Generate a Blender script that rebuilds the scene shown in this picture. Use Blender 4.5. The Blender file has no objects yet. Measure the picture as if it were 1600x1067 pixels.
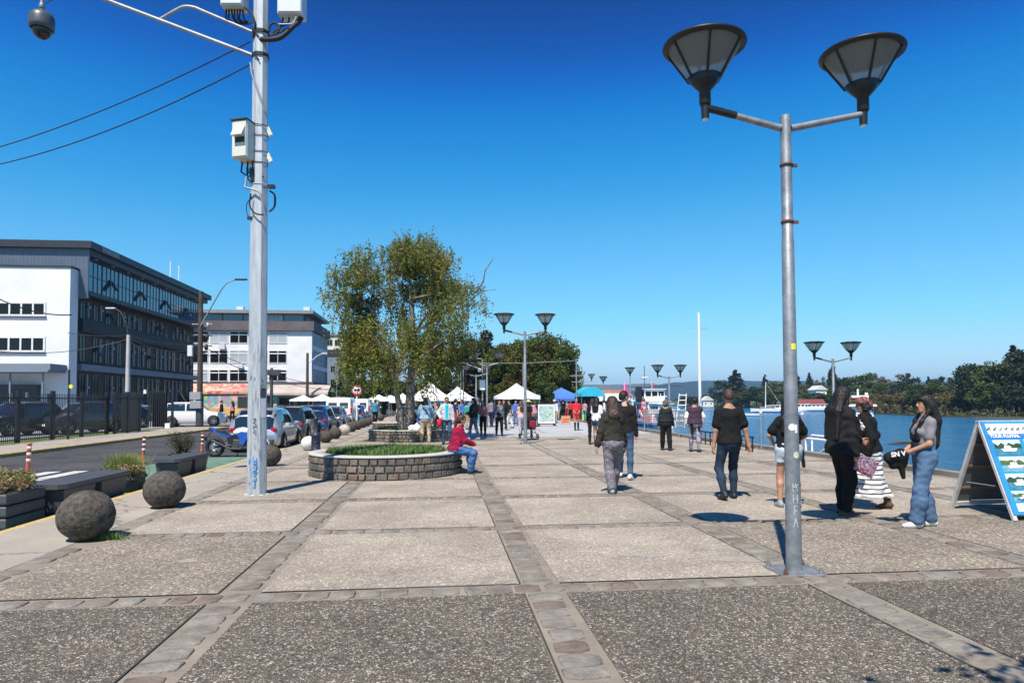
import bpy, math, random
import numpy as np
from mathutils import Vector, Matrix
random.seed(7); RNG = np.random.default_rng(7)
R = math.radians
SC = bpy.context.scene
COL = SC.collection
# ------------------------------------------------------------------ camera
CAMH = 1.62; FPX = 1067.0; PITCH = R(2.1); ROLL = R(0.27); SHY = 0.0334
fwd = Vector((0, math.cos(PITCH), math.sin(PITCH)))
up0 = Vector((0, -math.sin(PITCH), math.cos(PITCH))); rt0 = Vector((1, 0, 0))
UPV = up0*math.cos(ROLL) + rt0*math.sin(ROLL); RTV = rt0*math.cos(ROLL) - up0*math.sin(ROLL)
cam = bpy.data.cameras.new('camera'); camo = bpy.data.objects.new('camera', cam); COL.objects.link(camo)
cam.sensor_width = 36; cam.lens = 36*FPX/1600; cam.shift_y = SHY; cam.clip_end = 20000; cam.clip_start = 0.05
m = Matrix((( RTV.x, UPV.x, -fwd.x, 0), (RTV.y, UPV.y, -fwd.y, 0), (RTV.z, UPV.z, -fwd.z, CAMH), (0, 0, 0, 1)))
camo.matrix_world = m
SC.camera = camo
PPY = 533.5 + SHY*1600
def ray(px, py): return fwd + RTV*((px-800)/FPX) - UPV*((py-PPY)/FPX)
def G(px, py, z=0.0):
    d = ray(px, py); t = (z-CAMH)/d.z; return Vector((d.x*t, d.y*t, z))
def PY(px, py, Y):
    d = ray(px, py); t = Y/d.y; return Vector((d.x*t, Y, CAMH+d.z*t))
def GX(px, Y, z=0.0):           # ground point seen in picture column px at depth Y
    d = ray(px, 640); return Vector((d.x*Y/d.y, Y, z))
AU = Vector((-0.1025, 0.99473, 0)); BV = Vector((0.99473, 0.1025, 0)); GANG = math.atan2(0.1025, 0.99473)
def W(u, v, z=0.0): return AU*u + BV*v + Vector((0, 0, z))
# ------------------------------------------------------------------ light
SUN_EL = R(57); SUN_AZ_SHADOW = R(18)       # shadows run 18 degrees right of +Y
wd = bpy.data.worlds.new('World'); SC.world = wd; wd.use_nodes = True
nt = wd.node_tree; nt.nodes.clear()
sky = nt.nodes.new('ShaderNodeTexSky'); sky.sky_type = 'NISHITA'; sky.sun_disc = False
sky.sun_elevation = SUN_EL; sky.sun_rotation = math.pi + SUN_AZ_SHADOW
sky.altitude = 0; sky.air_density = 1.0; sky.dust_density = 0.0; sky.ozone_density = 1.5
def vscale(f):
    n = nt.nodes.new('ShaderNodeVectorMath'); n.operation = 'SCALE'; n.inputs['Scale'].default_value = f; return n
s1 = vscale(.1); s2 = vscale(10.0/1.516); rc = nt.nodes.new('ShaderNodeRGBCurve'); rc.mapping.use_clip = False; rc.mapping.extend = 'HORIZONTAL'
for ci, pts in enumerate(([(0, .0), (.10, .0), (.143, .006), (.25, .12), (.45, .30), (.72, .60), (.92, .70)], [(0, .012), (.10, .02), (.15, .035), (.176, .062), (.237, .245), (.40, .53), (.8, .95), (.93, 1.0)], [(0, .03), (.2, .07), (.28, .20), (.317, .34), (.40, .70), (.60, .99), (.72, 1.16), (.93, 1.18)])):
    c = rc.mapping.curves[ci]; c.points[0].location = pts[0]; c.points[1].location = pts[-1]
    for p_ in pts[1:-1]: c.points.new(*p_)
rc.mapping.update()
bg = nt.nodes.new('ShaderNodeBackground'); bg.inputs[1].default_value = 0.10
wo = nt.nodes.new('ShaderNodeOutputWorld')
nt.links.new(sky.outputs[0], s1.inputs[0]); nt.links.new(s1.outputs[0], rc.inputs['Color']); nt.links.new(rc.outputs[0], s2.inputs[0])
nt.links.new(s2.outputs[0], bg.inputs[0]); nt.links.new(bg.outputs[0], wo.inputs[0])
sl = bpy.data.lights.new('sun', 'SUN'); sl.energy = 4.8; sl.angle = R(0.5); sl.color = (1.0, 0.915, 0.80)
so = bpy.data.objects.new('sun', sl); COL.objects.link(so)
sd = Vector((math.sin(SUN_AZ_SHADOW)*math.cos(SUN_EL), math.cos(SUN_AZ_SHADOW)*math.cos(SUN_EL), -math.sin(SUN_EL)))
so.rotation_euler = sd.to_track_quat('-Z', 'Y').to_euler(); so.location = (-10, -20, 40)
SC.view_settings.view_transform = 'Standard'; SC.view_settings.look = 'None'
SC.view_settings.exposure = 0.6; SC.view_settings.gamma = 1.0
SC.cycles.max_bounces = 6; SC.cycles.transparent_max_bounces = 10; SC.cycles.caustics_reflective = False; SC.cycles.caustics_refractive = False
# ------------------------------------------------------------------ materials
MATS = {}
def hexc(h):
    h = h.lstrip('#'); c = [int(h[i:i+2], 16)/255 for i in (0, 2, 4)]
    return tuple((x/12.92 if x <= .04045 else ((x+.055)/1.055)**2.4) for x in c)
def node(nt, t, **kw):
    n = nt.nodes.new(t)
    for k, v in kw.items():
        if k.startswith('i_'):
            key = k[2:]; key = int(key) if key.isdigit() else key.replace('_', ' ')
            n.inputs[key].default_value = v
        else: setattr(n, k, v)
    return n
def c4(c): return (c[0], c[1], c[2], 1)
def ramp(nt, stops, interp='LINEAR'):
    n = nt.nodes.new('ShaderNodeValToRGB'); n.color_ramp.interpolation = interp
    e = n.color_ramp.elements
    while len(e) < len(stops): e.new(0.5)
    for el, (p, c) in zip(e, stops): el.position = p; el.color = c4(c) if not isinstance(c, (int, float)) else (c, c, c, 1)
    return n
def base_mat(name):
    m = bpy.data.materials.new(name); m.use_nodes = True; nt = m.node_tree
    return m, nt, nt.nodes['Principled BSDF']
def MT(name, col, rough=.6, metal=0.0, var=.18, scale=6.0, bump=0.0, bscale=40.0, spec=.5, coat=0, trans=0, alpha=1, detail=4):
    """plain procedural material: base colour with noise variation and optional bump"""
    if name in MATS: return MATS[name]
    if isinstance(col, str): col = hexc(col)
    m, nt, b = base_mat(name); L = nt.links.new
    tc = node(nt, 'ShaderNodeTexCoord')
    n1 = node(nt, 'ShaderNodeTexNoise', i_Scale=scale, i_Detail=float(detail), i_Roughness=.6)
    L(tc.outputs['Object'], n1.inputs['Vector'])
    lo = [max(0, c*(1-var)) for c in col]; hi = [min(1, c*(1+var)) for c in col]
    rp = ramp(nt, [(.3, lo), (.7, hi)]); L(n1.outputs[0], rp.inputs[0]); L(rp.outputs[0], b.inputs['Base Color'])
    b.inputs['Roughness'].default_value = rough; b.inputs['Metallic'].default_value = metal
    b.inputs['Specular IOR Level'].default_value = spec
    if coat: b.inputs['Coat Weight'].default_value = coat; b.inputs['Coat Roughness'].default_value = .05
    if alpha < 1: b.inputs['Alpha'].default_value = alpha
    if bump:
        n2 = node(nt, 'ShaderNodeTexNoise', i_Scale=bscale, i_Detail=4.0); L(tc.outputs['Object'], n2.inputs['Vector'])
        bp = node(nt, 'ShaderNodeBump', i_Strength=bump, i_Distance=.02); L(n2.outputs[0], bp.inputs['Height']); L(bp.outputs[0], b.inputs['Normal'])
    MATS[name] = m; return m
# ------------------------------------------------------------------ mesh helpers
def mesh_np(name, V, F, mats, midx=None, smooth=False):
    V = np.asarray(V, np.float32); me = bpy.data.meshes.new(name)
    if isinstance(F, np.ndarray):
        k = F.shape[1]; nF = F.shape[0]; loops = F.ravel().astype(np.int32)
        starts = np.arange(nF, dtype=np.int32)*k; tot = np.full(nF, k, np.int32)
    else:
        nF = len(F); tot = np.array([len(f) for f in F], np.int32); starts = (np.cumsum(tot)-tot).astype(np.int32)
        loops = np.array([i for f in F for i in f], np.int32)
    me.vertices.add(len(V)); me.vertices.foreach_set('co', V.ravel())
    me.loops.add(len(loops)); me.loops.foreach_set('vertex_index', loops)
    me.polygons.add(nF); me.polygons.foreach_set('loop_start', starts); me.polygons.foreach_set('loop_total', tot)
    for mt in (mats if isinstance(mats, (list, tuple)) else [mats]): me.materials.append(mt)
    if midx is not None: me.polygons.foreach_set('material_index', np.asarray(midx, np.int32))
    if smooth is True: me.polygons.foreach_set('use_smooth', np.ones(nF, bool))
    elif smooth is not False: me.polygons.foreach_set('use_smooth', np.asarray(smooth, bool))
    me.update(calc_edges=True); me.validate()
    return me
def link(name, me, parent=None, loc=(0, 0, 0), rot=(0, 0, 0)):
    o = bpy.data.objects.new(name, me); COL.objects.link(o); o.location = loc; o.rotation_euler = rot
    if parent is not None: o.parent = parent
    return o
def tag(o, label=None, cat=None, group=None, kind=None):
    if label: o['label'] = label
    if cat: o['category'] = cat
    if group: o['group'] = group
    if kind: o['kind'] = kind
    return o
def thing(name, label, cat, loc=(0, 0, 0), rz=0, group=None):
    o = bpy.data.objects.new(name, None); COL.objects.link(o); o.empty_display_size = .2
    o.location = loc; o.rotation_euler = (0, 0, rz); return tag(o, label, cat, group)
def copy_tree(o, parent=None):
    c = o.copy(); COL.objects.link(c)
    if parent is not None: c.parent = parent
    for ch in list(o.children): copy_tree(ch, c)
    return c
class MB:
    def __init__(s): s.V = []; s.F = []; s.M = []; s.S = []
    def add(s, vs, fs, mi=0, sm=False, xf=None):
        b = len(s.V)
        if xf is not None: vs = [tuple(xf @ Vector(v)) for v in vs]
        s.V += [tuple(v) for v in vs]; s.F += [tuple(i+b for i in f) for f in fs]; s.M += [mi]*len(fs); s.S += [sm]*len(fs); return s
    def box(s, c, d, mi=0, rz=0, xf=None, rot=None, bev=0.0):
        x, y, z = [k/2 for k in d]
        if bev > 0:
            b = min(bev, x*.9, y*.9, z*.9)
            vs = []; idx = {}
            for sx in (-1, 1):
                for sy in (-1, 1):
                    for sz in (-1, 1):
                        for ax in range(3):
                            p = [sx*(x-b), sy*(y-b), sz*(z-b)]; p[ax] = (sx*x, sy*y, sz*z)[ax]
                            idx[(sx, sy, sz, ax)] = len(vs); vs.append(p)
            I = lambda a, b_, c_, ax: idx[(a, b_, c_, ax)]
            fs = []
            for sg in (-1, 1):
                fs.append([I(sg, -1, -1, 0), I(sg, 1, -1, 0), I(sg, 1, 1, 0), I(sg, -1, 1, 0)][::sg])
                fs.append([I(-1, sg, -1, 1), I(-1, sg, 1, 1), I(1, sg, 1, 1), I(1, sg, -1, 1)][::sg])
                fs.append([I(-1, -1, sg, 2), I(1, -1, sg, 2), I(1, 1, sg, 2), I(-1, 1, sg, 2)][::sg])
            for a in (-1, 1):
                for c_ in (-1, 1):
                    q = a*c_
                    fs.append([I(a, c_, -1, 0), I(a, c_, -1, 1), I(a, c_, 1, 1), I(a, c_, 1, 0)][::q])
                    fs.append([I(a, -1, c_, 2), I(a, -1, c_, 0), I(a, 1, c_, 0), I(a, 1, c_, 2)][::q])
                    fs.append([I(-1, a, c_, 1), I(-1, a, c_, 2), I(1, a, c_, 2), I(1, a, c_, 1)][::q])
            for sx in (-1, 1):
                for sy in (-1, 1):
                    for sz in (-1, 1):
                        t = [I(sx, sy, sz, 0), I(sx, sy, sz, 1), I(sx, sy, sz, 2)]
                        fs.append(t if sx*sy*sz > 0 else t[::-1])
        else:
            vs = [(-x, -y, -z), (x, -y, -z), (x, y, -z), (-x, y, -z), (-x, -y, z), (x, -y, z), (x, y, z), (-x, y, z)]
            fs = [(3, 2, 1, 0), (4, 5, 6, 7), (0, 1, 5, 4), (1, 2, 6, 5), (2, 3, 7, 6), (3, 0, 4, 7)]
        M = Matrix.Translation(c)
        if rot is not None: M = M @ rot.to_4x4()
        elif rz: M = M @ Matrix.Rotation(rz, 4, 'Z')
        if xf is not None: M = xf @ M
        return s.add(vs, fs, mi, False, M)
    def tube(s, pts, r, n=8, mi=0, caps=True, sm=True, xf=None, up=None):
        pts = [Vector(p) for p in pts]; rs = r if isinstance(r, (list, tuple)) else [r]*len(pts)
        vs = []; fs = []; N = len(pts); t0 = (pts[1]-pts[0]).normalized()
        a = Vector(up) if up else (Vector((0, 0, 1)) if abs(t0.z) < .9 else Vector((1, 0, 0)))
        x = t0.cross(a).normalized()
        for i, p in enumerate(pts):
            t = ((pts[min(i+1, N-1)]-pts[max(i-1, 0)])).normalized()
            x = (x - t*x.dot(t)).normalized(); y = t.cross(x)
            for k in range(n):
                th = 2*math.pi*(k+.5)/n; vs.append(p + (x*math.cos(th)+y*math.sin(th))*rs[i])
        for i in range(N-1):
            for k in range(n): fs.append((i*n+k, i*n+(k+1) % n, (i+1)*n+(k+1) % n, (i+1)*n+k))
        s.add(vs, fs, mi, sm, xf)
        if caps:
            s.add(vs[:n], [tuple(range(n))[::-1]], mi, False, xf); s.add(vs[-n:], [tuple(range(n))], mi, False, xf)
        return s
    def cyl(s, p0, p1, r0, r1=None, n=12, mi=0, sm=True, caps=True, xf=None): return s.tube([p0, p1], [r0, r0 if r1 is None else r1], n, mi, caps, sm, xf)
    def lathe(s, prof, n=24, mi=0, sm=True, xf=None, c=(0, 0, 0), a0=0, jit=0):
        vs = []; fs = []
        for r, z in prof:
            for k in range(n):
                th = a0+2*math.pi*k/n; vs.append((c[0]+r*math.cos(th), c[1]+r*math.sin(th), c[2]+z))
        for i in range(len(prof)-1):
            for k in range(n): fs.append((i*n+k, i*n+(k+1) % n, (i+1)*n+(k+1) % n, (i+1)*n+k))
        return s.add(vs, fs, mi, sm, xf)
    def prism(s, poly, d0, d1, axis='y', mi=0, xf=None, sm=False):
        n = len(poly)
        f = {'y': lambda a, b, d: (a, d, b), 'x': lambda a, b, d: (d, a, b), 'z': lambda a, b, d: (a, b, d)}[axis]
        vs = [f(a, b, d0) for a, b in poly]+[f(a, b, d1) for a, b in poly]
        fs = [tuple(range(n))[::-1], tuple(range(n, 2*n))]+[(i, (i+1) % n, n+(i+1) % n, n+i) for i in range(n)]
        return s.add(vs, fs, mi, sm, xf)
    def quad(s, a, b, c, d, mi=0, xf=None): return s.add([a, b, c, d], [(0, 1, 2, 3)], mi, False, xf)
    def ball(s, c, r, mi=0, n=16, m=10, sc=(1, 1, 1), xf=None, z0=-1.0, z1=1.0):
        prof = []
        a0 = math.asin(z0); a1 = math.asin(z1)
        for i in range(m+1):
            a = a0+(a1-a0)*i/m; prof.append((math.cos(a), math.sin(a)))
        vs = []; fs = []
        for rr, zz in prof:
            for k in range(n):
                th = 2*math.pi*k/n; vs.append((c[0]+rr*r*sc[0]*math.cos(th), c[1]+rr*r*sc[1]*math.sin(th), c[2]+zz*r*sc[2]))
        for i in range(m):
            for k in range(n): fs.append((i*n+k, i*n+(k+1) % n, (i+1)*n+(k+1) % n, (i+1)*n+k))
        return s.add(vs, fs, mi, True, xf)
    def mesh(s, name, mats):
        return mesh_np(name, s.V, s.F, mats, s.M, s.S)
    def build(s, name, mats, parent=None, loc=(0, 0, 0), rz=0, label=None, cat=None, group=None, kind=None):
        o = link(name, s.mesh(name, mats), parent, loc, (0, 0, rz)); return tag(o, label, cat, group, kind)
def smooth_pts(pts, n=5):
    P_ = [Vector(p) for p in pts]; P_ = [P_[0]*2-P_[1]]+P_+[P_[-1]*2-P_[-2]]; out = []
    for i in range(1, len(P_)-2):
        a, b, c, d = P_[i-1:i+3]
        for k in range(n):
            t = k/n; out.append(.5*((2*b)+(c-a)*t+(2*a-5*b+4*c-d)*t*t+(3*b-a-3*c+d)*t*t*t))
    return out+[P_[-2]]
def text_mesh(txt, size, extrude=.002, align='CENTER', name='lettering', bold=0.0):
    cu = bpy.data.curves.new(name, 'FONT'); cu.body = txt; cu.size = size; cu.extrude = extrude; cu.align_x = align; cu.align_y = 'CENTER'; cu.offset = bold
    o = bpy.data.objects.new('tmp', cu); COL.objects.link(o)
    dg = bpy.context.evaluated_depsgraph_get(); me = bpy.data.meshes.new_from_object(o.evaluated_get(dg))
    bpy.data.objects.remove(o); bpy.data.curves.remove(cu); me.name = name; return me
def text(txt, size, mat_, parent, loc, rot, name='lettering', extrude=.002, align='CENTER', bold=0.0):
    me = text_mesh(txt, size, extrude, align, name, bold); me.materials.clear(); me.materials.append(mat_)
    return link(name, me, parent, loc, rot)
# ------------------------------------------------------------------ special materials
def mat_aggregate(name, cols, scale, mortar, mix, bump=.6, patch=(.8, 1.15)):
    m, nt, b = base_mat(name); L = nt.links.new
    g = node(nt, 'ShaderNodeNewGeometry')
    v = node(nt, 'ShaderNodeTexVoronoi', i_Scale=scale, i_Randomness=1.0); L(g.outputs['Position'], v.inputs['Vector'])
    ve = node(nt, 'ShaderNodeTexVoronoi', i_Scale=scale, i_Randomness=1.0); ve.feature = 'DISTANCE_TO_EDGE'; L(g.outputs['Position'], ve.inputs['Vector'])
    sp = node(nt, 'ShaderNodeSeparateColor'); L(v.outputs['Color'], sp.inputs[0])
    n = len(cols); rp = ramp(nt, [(i/n, c) for i, c in enumerate(cols)], 'CONSTANT'); L(sp.outputs[0], rp.inputs[0])
    er = ramp(nt, [(.0, 1.0), (mix, 0.0)]); L(ve.outputs['Distance'], er.inputs[0])
    mx = node(nt, 'ShaderNodeMix', data_type='RGBA'); mx.inputs['B'].default_value = c4(mortar)
    L(er.outputs[0], mx.inputs['Factor']); L(rp.outputs[0], mx.inputs['A'])
    n1 = node(nt, 'ShaderNodeTexNoise', i_Scale=.7, i_Detail=7.0, i_Roughness=.65); L(g.outputs['Position'], n1.inputs['Vector'])
    r2 = ramp(nt, [(.25, patch[0]*.86), (.45, patch[0]*1.03), (.55, 1.0), (.75, patch[1])]); L(n1.outputs[0], r2.inputs[0])
    # small dark stains and pale worn cement
    n3 = node(nt, 'ShaderNodeTexNoise', i_Scale=3.3, i_Detail=8.0, i_Roughness=.7); L(g.outputs['Position'], n3.inputs['Vector'])
    r3 = ramp(nt, [(.26, .60), (.40, .95), (.5, 1.0), (.64, 1.0), (.74, 1.18)]); L(n3.outputs[0], r3.inputs[0])
    mu = node(nt, 'ShaderNodeMix', data_type='RGBA', blend_type='MULTIPLY'); mu.inputs['Factor'].default_value = 1
    L(mx.outputs['Result'], mu.inputs['A']); L(r2.outputs[0], mu.inputs['B'])
    mu2 = node(nt, 'ShaderNodeMix', data_type='RGBA', blend_type='MULTIPLY'); mu2.inputs['Factor'].default_value = 1
    L(mu.outputs['Result'], mu2.inputs['A']); L(r3.outputs[0], mu2.inputs['B'])
    L(mu2.outputs['Result'], b.inputs['Base Color'])
    b.inputs['Roughness'].default_value = .85; b.inputs['Specular IOR Level'].default_value = .25
    br = ramp(nt, [(.0, 0.0), (.12, .75), (.5, 1.0)]); L(ve.outputs['Distance'], br.inputs[0])
    ad = node(nt, 'ShaderNodeMath', operation='MULTIPLY_ADD'); ad.inputs[1].default_value = .9; L(sp.outputs[1], ad.inputs[0]); L(br.outputs[0], ad.inputs[2])
    bp = node(nt, 'ShaderNodeBump', i_Strength=bump, i_Distance=.012); L(ad.outputs[0], bp.inputs['Height']); L(bp.outputs[0], b.inputs['Normal'])
    MATS[name] = m; return m
def mat_ground(name, c0, c1, fine=.12, crack=0.0, scale=1.2, rough=.9, bump=.3):
    m, nt, b = base_mat(name); L = nt.links.new
    g = node(nt, 'ShaderNodeNewGeometry')
    n1 = node(nt, 'ShaderNodeTexNoise', i_Scale=scale, i_Detail=8.0, i_Roughness=.65); L(g.outputs['Position'], n1.inputs['Vector'])
    rp = ramp(nt, [(.3, c0), (.7, c1)]); L(n1.outputs[0], rp.inputs[0])
    n2 = node(nt, 'ShaderNodeTexNoise', i_Scale=90.0, i_Detail=3.0); L(g.outputs['Position'], n2.inputs['Vector'])
    r2 = ramp(nt, [(.3, 1-fine), (.7, 1+fine)]); L(n2.outputs[0], r2.inputs[0])
    mu = node(nt, 'ShaderNodeMix', data_type='RGBA', blend_type='MULTIPLY'); mu.inputs['Factor'].default_value = 1
    L(rp.outputs[0], mu.inputs['A']); L(r2.outputs[0], mu.inputs['B']); out = mu.outputs['Result']
    if crack:
        nd = node(nt, 'ShaderNodeTexNoise', i_Scale=2.5, i_Detail=4.0); L(g.outputs['Position'], nd.inputs['Vector'])
        ma = node(nt, 'ShaderNodeVectorMath', operation='MULTIPLY_ADD'); ma.inputs[1].default_value = (.5, .5, .5)
        L(nd.outputs['Color'], ma.inputs[0]); L(g.outputs['Position'], ma.inputs[2])
        v = node(nt, 'ShaderNodeTexVoronoi', i_Scale=crack); v.feature = 'DISTANCE_TO_EDGE'; L(ma.outputs[0], v.inputs['Vector'])
        r3 = ramp(nt, [(.0, .35), (.012, 1.0)]); L(v.outputs['Distance'], r3.inputs[0])
        m3 = node(nt, 'ShaderNodeMix', data_type='RGBA', blend_type='MULTIPLY'); m3.inputs['Factor'].default_value = .8
        L(out, m3.inputs['A']); L(r3.outputs[0], m3.inputs['B']); out = m3.outputs['Result']
    L(out, b.inputs['Base Color']); b.inputs['Roughness'].default_value = rough; b.inputs['Specular IOR Level'].default_value = .25
    bp = node(nt, 'ShaderNodeBump', i_Strength=bump, i_Distance=.01); L(n2.outputs[0], bp.inputs['Height']); L(bp.outputs[0], b.inputs['Normal'])
    MATS[name] = m; return m
P = [(.17, .155, .135), (.27, .25, .22), (.10, .092, .08), (.22, .19, .16), (.36, .34, .31), (.13, .125, .12), (.20, .16, .13), (.06, .055, .05), (.48, .45, .41), (.155, .15, .14)]
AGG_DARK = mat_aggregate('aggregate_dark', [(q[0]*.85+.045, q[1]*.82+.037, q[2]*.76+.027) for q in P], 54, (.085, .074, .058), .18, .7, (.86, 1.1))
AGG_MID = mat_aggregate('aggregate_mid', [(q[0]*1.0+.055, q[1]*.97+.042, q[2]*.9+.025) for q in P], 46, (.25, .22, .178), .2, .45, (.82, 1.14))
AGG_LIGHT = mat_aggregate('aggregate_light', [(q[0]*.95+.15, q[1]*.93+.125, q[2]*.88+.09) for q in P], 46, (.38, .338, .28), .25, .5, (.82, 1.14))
CONC = mat_ground('mortar_concrete', (.17, .15, .12), (.29, .255, .205), .15, 0, 1.6)
CONC_SMOOTH = mat_ground('sidewalk_concrete', (.27, .245, .205), (.37, .335, .28), .10, .35, .8)
CONC_PALE = mat_ground('pale_concrete', (.33, .34, .35), (.43, .44, .45), .06, .2, .5)
ASPH = mat_ground('asphalt', (.034, .034, .037), (.085, .083, .085), .2, .4, .5, .85)
GREENP = mat_ground('green_paint', (.09, .18, .135), (.15, .25, .20), .12, .9, 2.0, .8)
YELL = mat_ground('yellow_paint', (.34, .25, .10), (.62, .47, .17), .1, 0, 9.0, .8)
WHITEP = mat_ground('white_paint', (.38, .38, .38), (.62, .62, .61), .1, 3.0, 6.0, .8)
STONE = MT('cobble_stone', (.185, .158, .13), .85, 0, .38, 3.1, .8, 30)
STONE2 = MT('cobble_stone_grey', (.20, .182, .155), .85, 0, .35, 5.0, .8, 30)
STONE3 = MT('cobble_stone_rust', (.155, .12, .098), .85, 0, .35, 5.0, .8, 30)
GRASSM = MT('grass_blades', (.07, .14, .02), .6, 0, .75, 7.0)
def mat_cobble_far():
    m, nt, b = base_mat('cobble_far'); L = nt.links.new
    g = node(nt, 'ShaderNodeNewGeometry'); v = node(nt, 'ShaderNodeTexVoronoi', i_Scale=4.6, i_Randomness=.35); L(g.outputs['Position'], v.inputs['Vector'])
    e = node(nt, 'ShaderNodeTexVoronoi', i_Scale=4.6, i_Randomness=.35); e.feature = 'DISTANCE_TO_EDGE'; L(g.outputs['Position'], e.inputs['Vector'])
    s = node(nt, 'ShaderNodeSeparateColor'); L(v.outputs['Color'], s.inputs[0])
    r = ramp(nt, [(0, (.18, .155, .13)), (.5, (.26, .23, .19)), (1, (.22, .185, .155))]); L(s.outputs[0], r.inputs[0])
    er = ramp(nt, [(.03, 1.0), (.08, 0.0)]); L(e.outputs['Distance'], er.inputs[0])
    mx = node(nt, 'ShaderNodeMix', data_type='RGBA'); mx.inputs['B'].default_value = (.33, .295, .24, 1); L(er.outputs[0], mx.inputs['Factor']); L(r.outputs[0], mx.inputs['A'])
    L(mx.outputs['Result'], b.inputs['Base Color']); b.inputs['Roughness'].default_value = .85; return m
COBFAR = mat_cobble_far()
def mat_leaf(name, cols, rough=.55, trans=.35, scale=.9):
    m, nt, b = base_mat(name); L = nt.links.new
    g = node(nt, 'ShaderNodeNewGeometry'); n = node(nt, 'ShaderNodeTexNoise', i_Scale=scale, i_Detail=3.0); L(g.outputs['Position'], n.inputs['Vector'])
    wn = node(nt, 'ShaderNodeTexWhiteNoise'); sn = node(nt, 'ShaderNodeVectorMath', operation='SNAP'); sn.inputs[1].default_value = (.3, .3, .3)
    L(g.outputs['Position'], sn.inputs[0]); L(sn.outputs[0], wn.inputs['Vector'])
    ma = node(nt, 'ShaderNodeMath', operation='MULTIPLY_ADD'); ma.inputs[1].default_value = .22; L(wn.outputs['Value'], ma.inputs[0]); L(n.outputs[0], ma.inputs[2])
    k = len(cols); r = ramp(nt, [(.38+.42*i/(k-1), c) for i, c in enumerate(cols)]); L(ma.outputs[0], r.inputs[0])
    L(r.outputs[0], b.inputs['Base Color']); b.inputs['Roughness'].default_value = rough; b.inputs['Specular IOR Level'].default_value = .35
    t = node(nt, 'ShaderNodeBsdfTranslucent'); L(r.outputs[0], t.inputs[0]); mx = node(nt, 'ShaderNodeMixShader'); mx.inputs[0].default_value = trans
    L(b.outputs[0], mx.inputs[1]); L(t.outputs[0], mx.inputs[2]); L(mx.outputs[0], nt.nodes['Material Output'].inputs[0]); MATS[name] = m; return m
LF_BIRCH = mat_leaf('birch_leaves', [(.045, .075, .010), (.13, .165, .022), (.23, .235, .035), (.19, .14, .04)])
LF_ROUND = mat_leaf('maple_leaves', [(.035, .06, .010), (.075, .105, .015), (.11, .135, .02), (.15, .085, .025)], scale=.45)
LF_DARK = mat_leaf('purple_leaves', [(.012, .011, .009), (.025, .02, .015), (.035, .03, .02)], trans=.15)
LF_PINE = mat_leaf('conifer_needles', [(.014, .028, .014), (.028, .048, .022), (.04, .06, .025)], trans=.1, scale=.12)
LF_OAK = mat_leaf('broadleaf_green', [(.035, .058, .013), (.065, .10, .022), (.10, .13, .03)], trans=.25, scale=.12)
LF_WILL = mat_leaf('willow_leaves', [(.07, .06, .022), (.12, .10, .035), (.15, .13, .045)], trans=.25, scale=.12)
LF_BARE = mat_leaf('bare_twigs', [(.12, .115, .10), (.20, .19, .17)], trans=.1, scale=.12)
LF_SHRUB = mat_leaf('shrub_leaves', [(.10, .13, .03), (.22, .22, .08), (.34, .28, .12), (.38, .22, .18)], scale=6)
LF_TUFT = mat_leaf('tuft_blades', [(.10, .17, .03), (.26, .30, .07), (.40, .38, .14)], scale=5)
LF_TWIG = mat_leaf('brown_twigs', [(.05, .035, .02), (.10, .07, .035), (.06, .09, .03)], scale=5)
BARK = MT('bark', (.075, .062, .05), .9, 0, .4, 6, .6, 14)
BIRCHBARK = MT('birch_bark', (.16, .145, .125), .85, 0, .75, 7, .6, 20)
GALV = MT('galvanised_steel', (.27, .285, .30), .5, .55, .28, 9, .15, 60)
GALV2 = MT('painted_grey_pole', (.27, .29, .31), .5, .35, .22, 3.5, .15, 40)
BLACKM = MT('black_metal', (.018, .018, .02), .42, .2, .2, 9)
DARKG = MT('dark_grey_paint', (.045, .047, .052), .5, 0, .22, 7, .1, 50)
RUST = MT('rusty_band', (.14, .06, .035), .8, .2, .3, 9)
WHITE = MT('white_paint_clean', (.78, .78, .77), .5, 0, .05, 3)
WHITEC = MT('white_canvas', (.82, .82, .82), .7, 0, .05, 3)
BLUEC = MT('blue_canvas', (.06, .16, .52), .7, 0, .1, 3)
TEALC = MT('teal_canvas', (.03, .42, .58), .7, 0, .1, 3)
REDP = MT('red_paint', (.55, .03, .035), .5, 0, .1, 3)
BLUEP = MT('blue_paint', (.02, .10, .42), .35, 0, .1, 3)
YELP = MT('yellow_sticker', (.75, .70, .05), .5, 0, .05, 3)
ORANGE = MT('orange_plastic', (.62, .13, .06), .5, 0, .15, 5)
REFLW = MT('white_reflective_band', (.72, .62, .58), .4, 0, .1, 9)
BEIGE = MT('beige_enclosure', (.60, .59, .52), .45, 0, .06, 6)
LGREY = MT('light_grey_enclosure', (.58, .60, .62), .45, 0, .06, 6)
RUBBER = MT('black_rubber', (.012, .012, .013), .7, 0, .2, 9)
CHROME = MT('bright_metal', (.65, .66, .68), .25, 1.0, .1, 9)
WOOD = MT('weathered_wood', (.22, .16, .11), .8, 0, .35, 5, .4, 25)
WOODP = MT('dark_wood_pole', (.06, .045, .035), .85, 0, .35, 4, .4, 25)
REDGL = MT('red_lamp_glass', (.42, .01, .015), .15, 0, .1, 3)
LAMPGL = MT('clear_lamp_glass', (.6, .62, .65), .1, 0, .1, 3)
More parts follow.
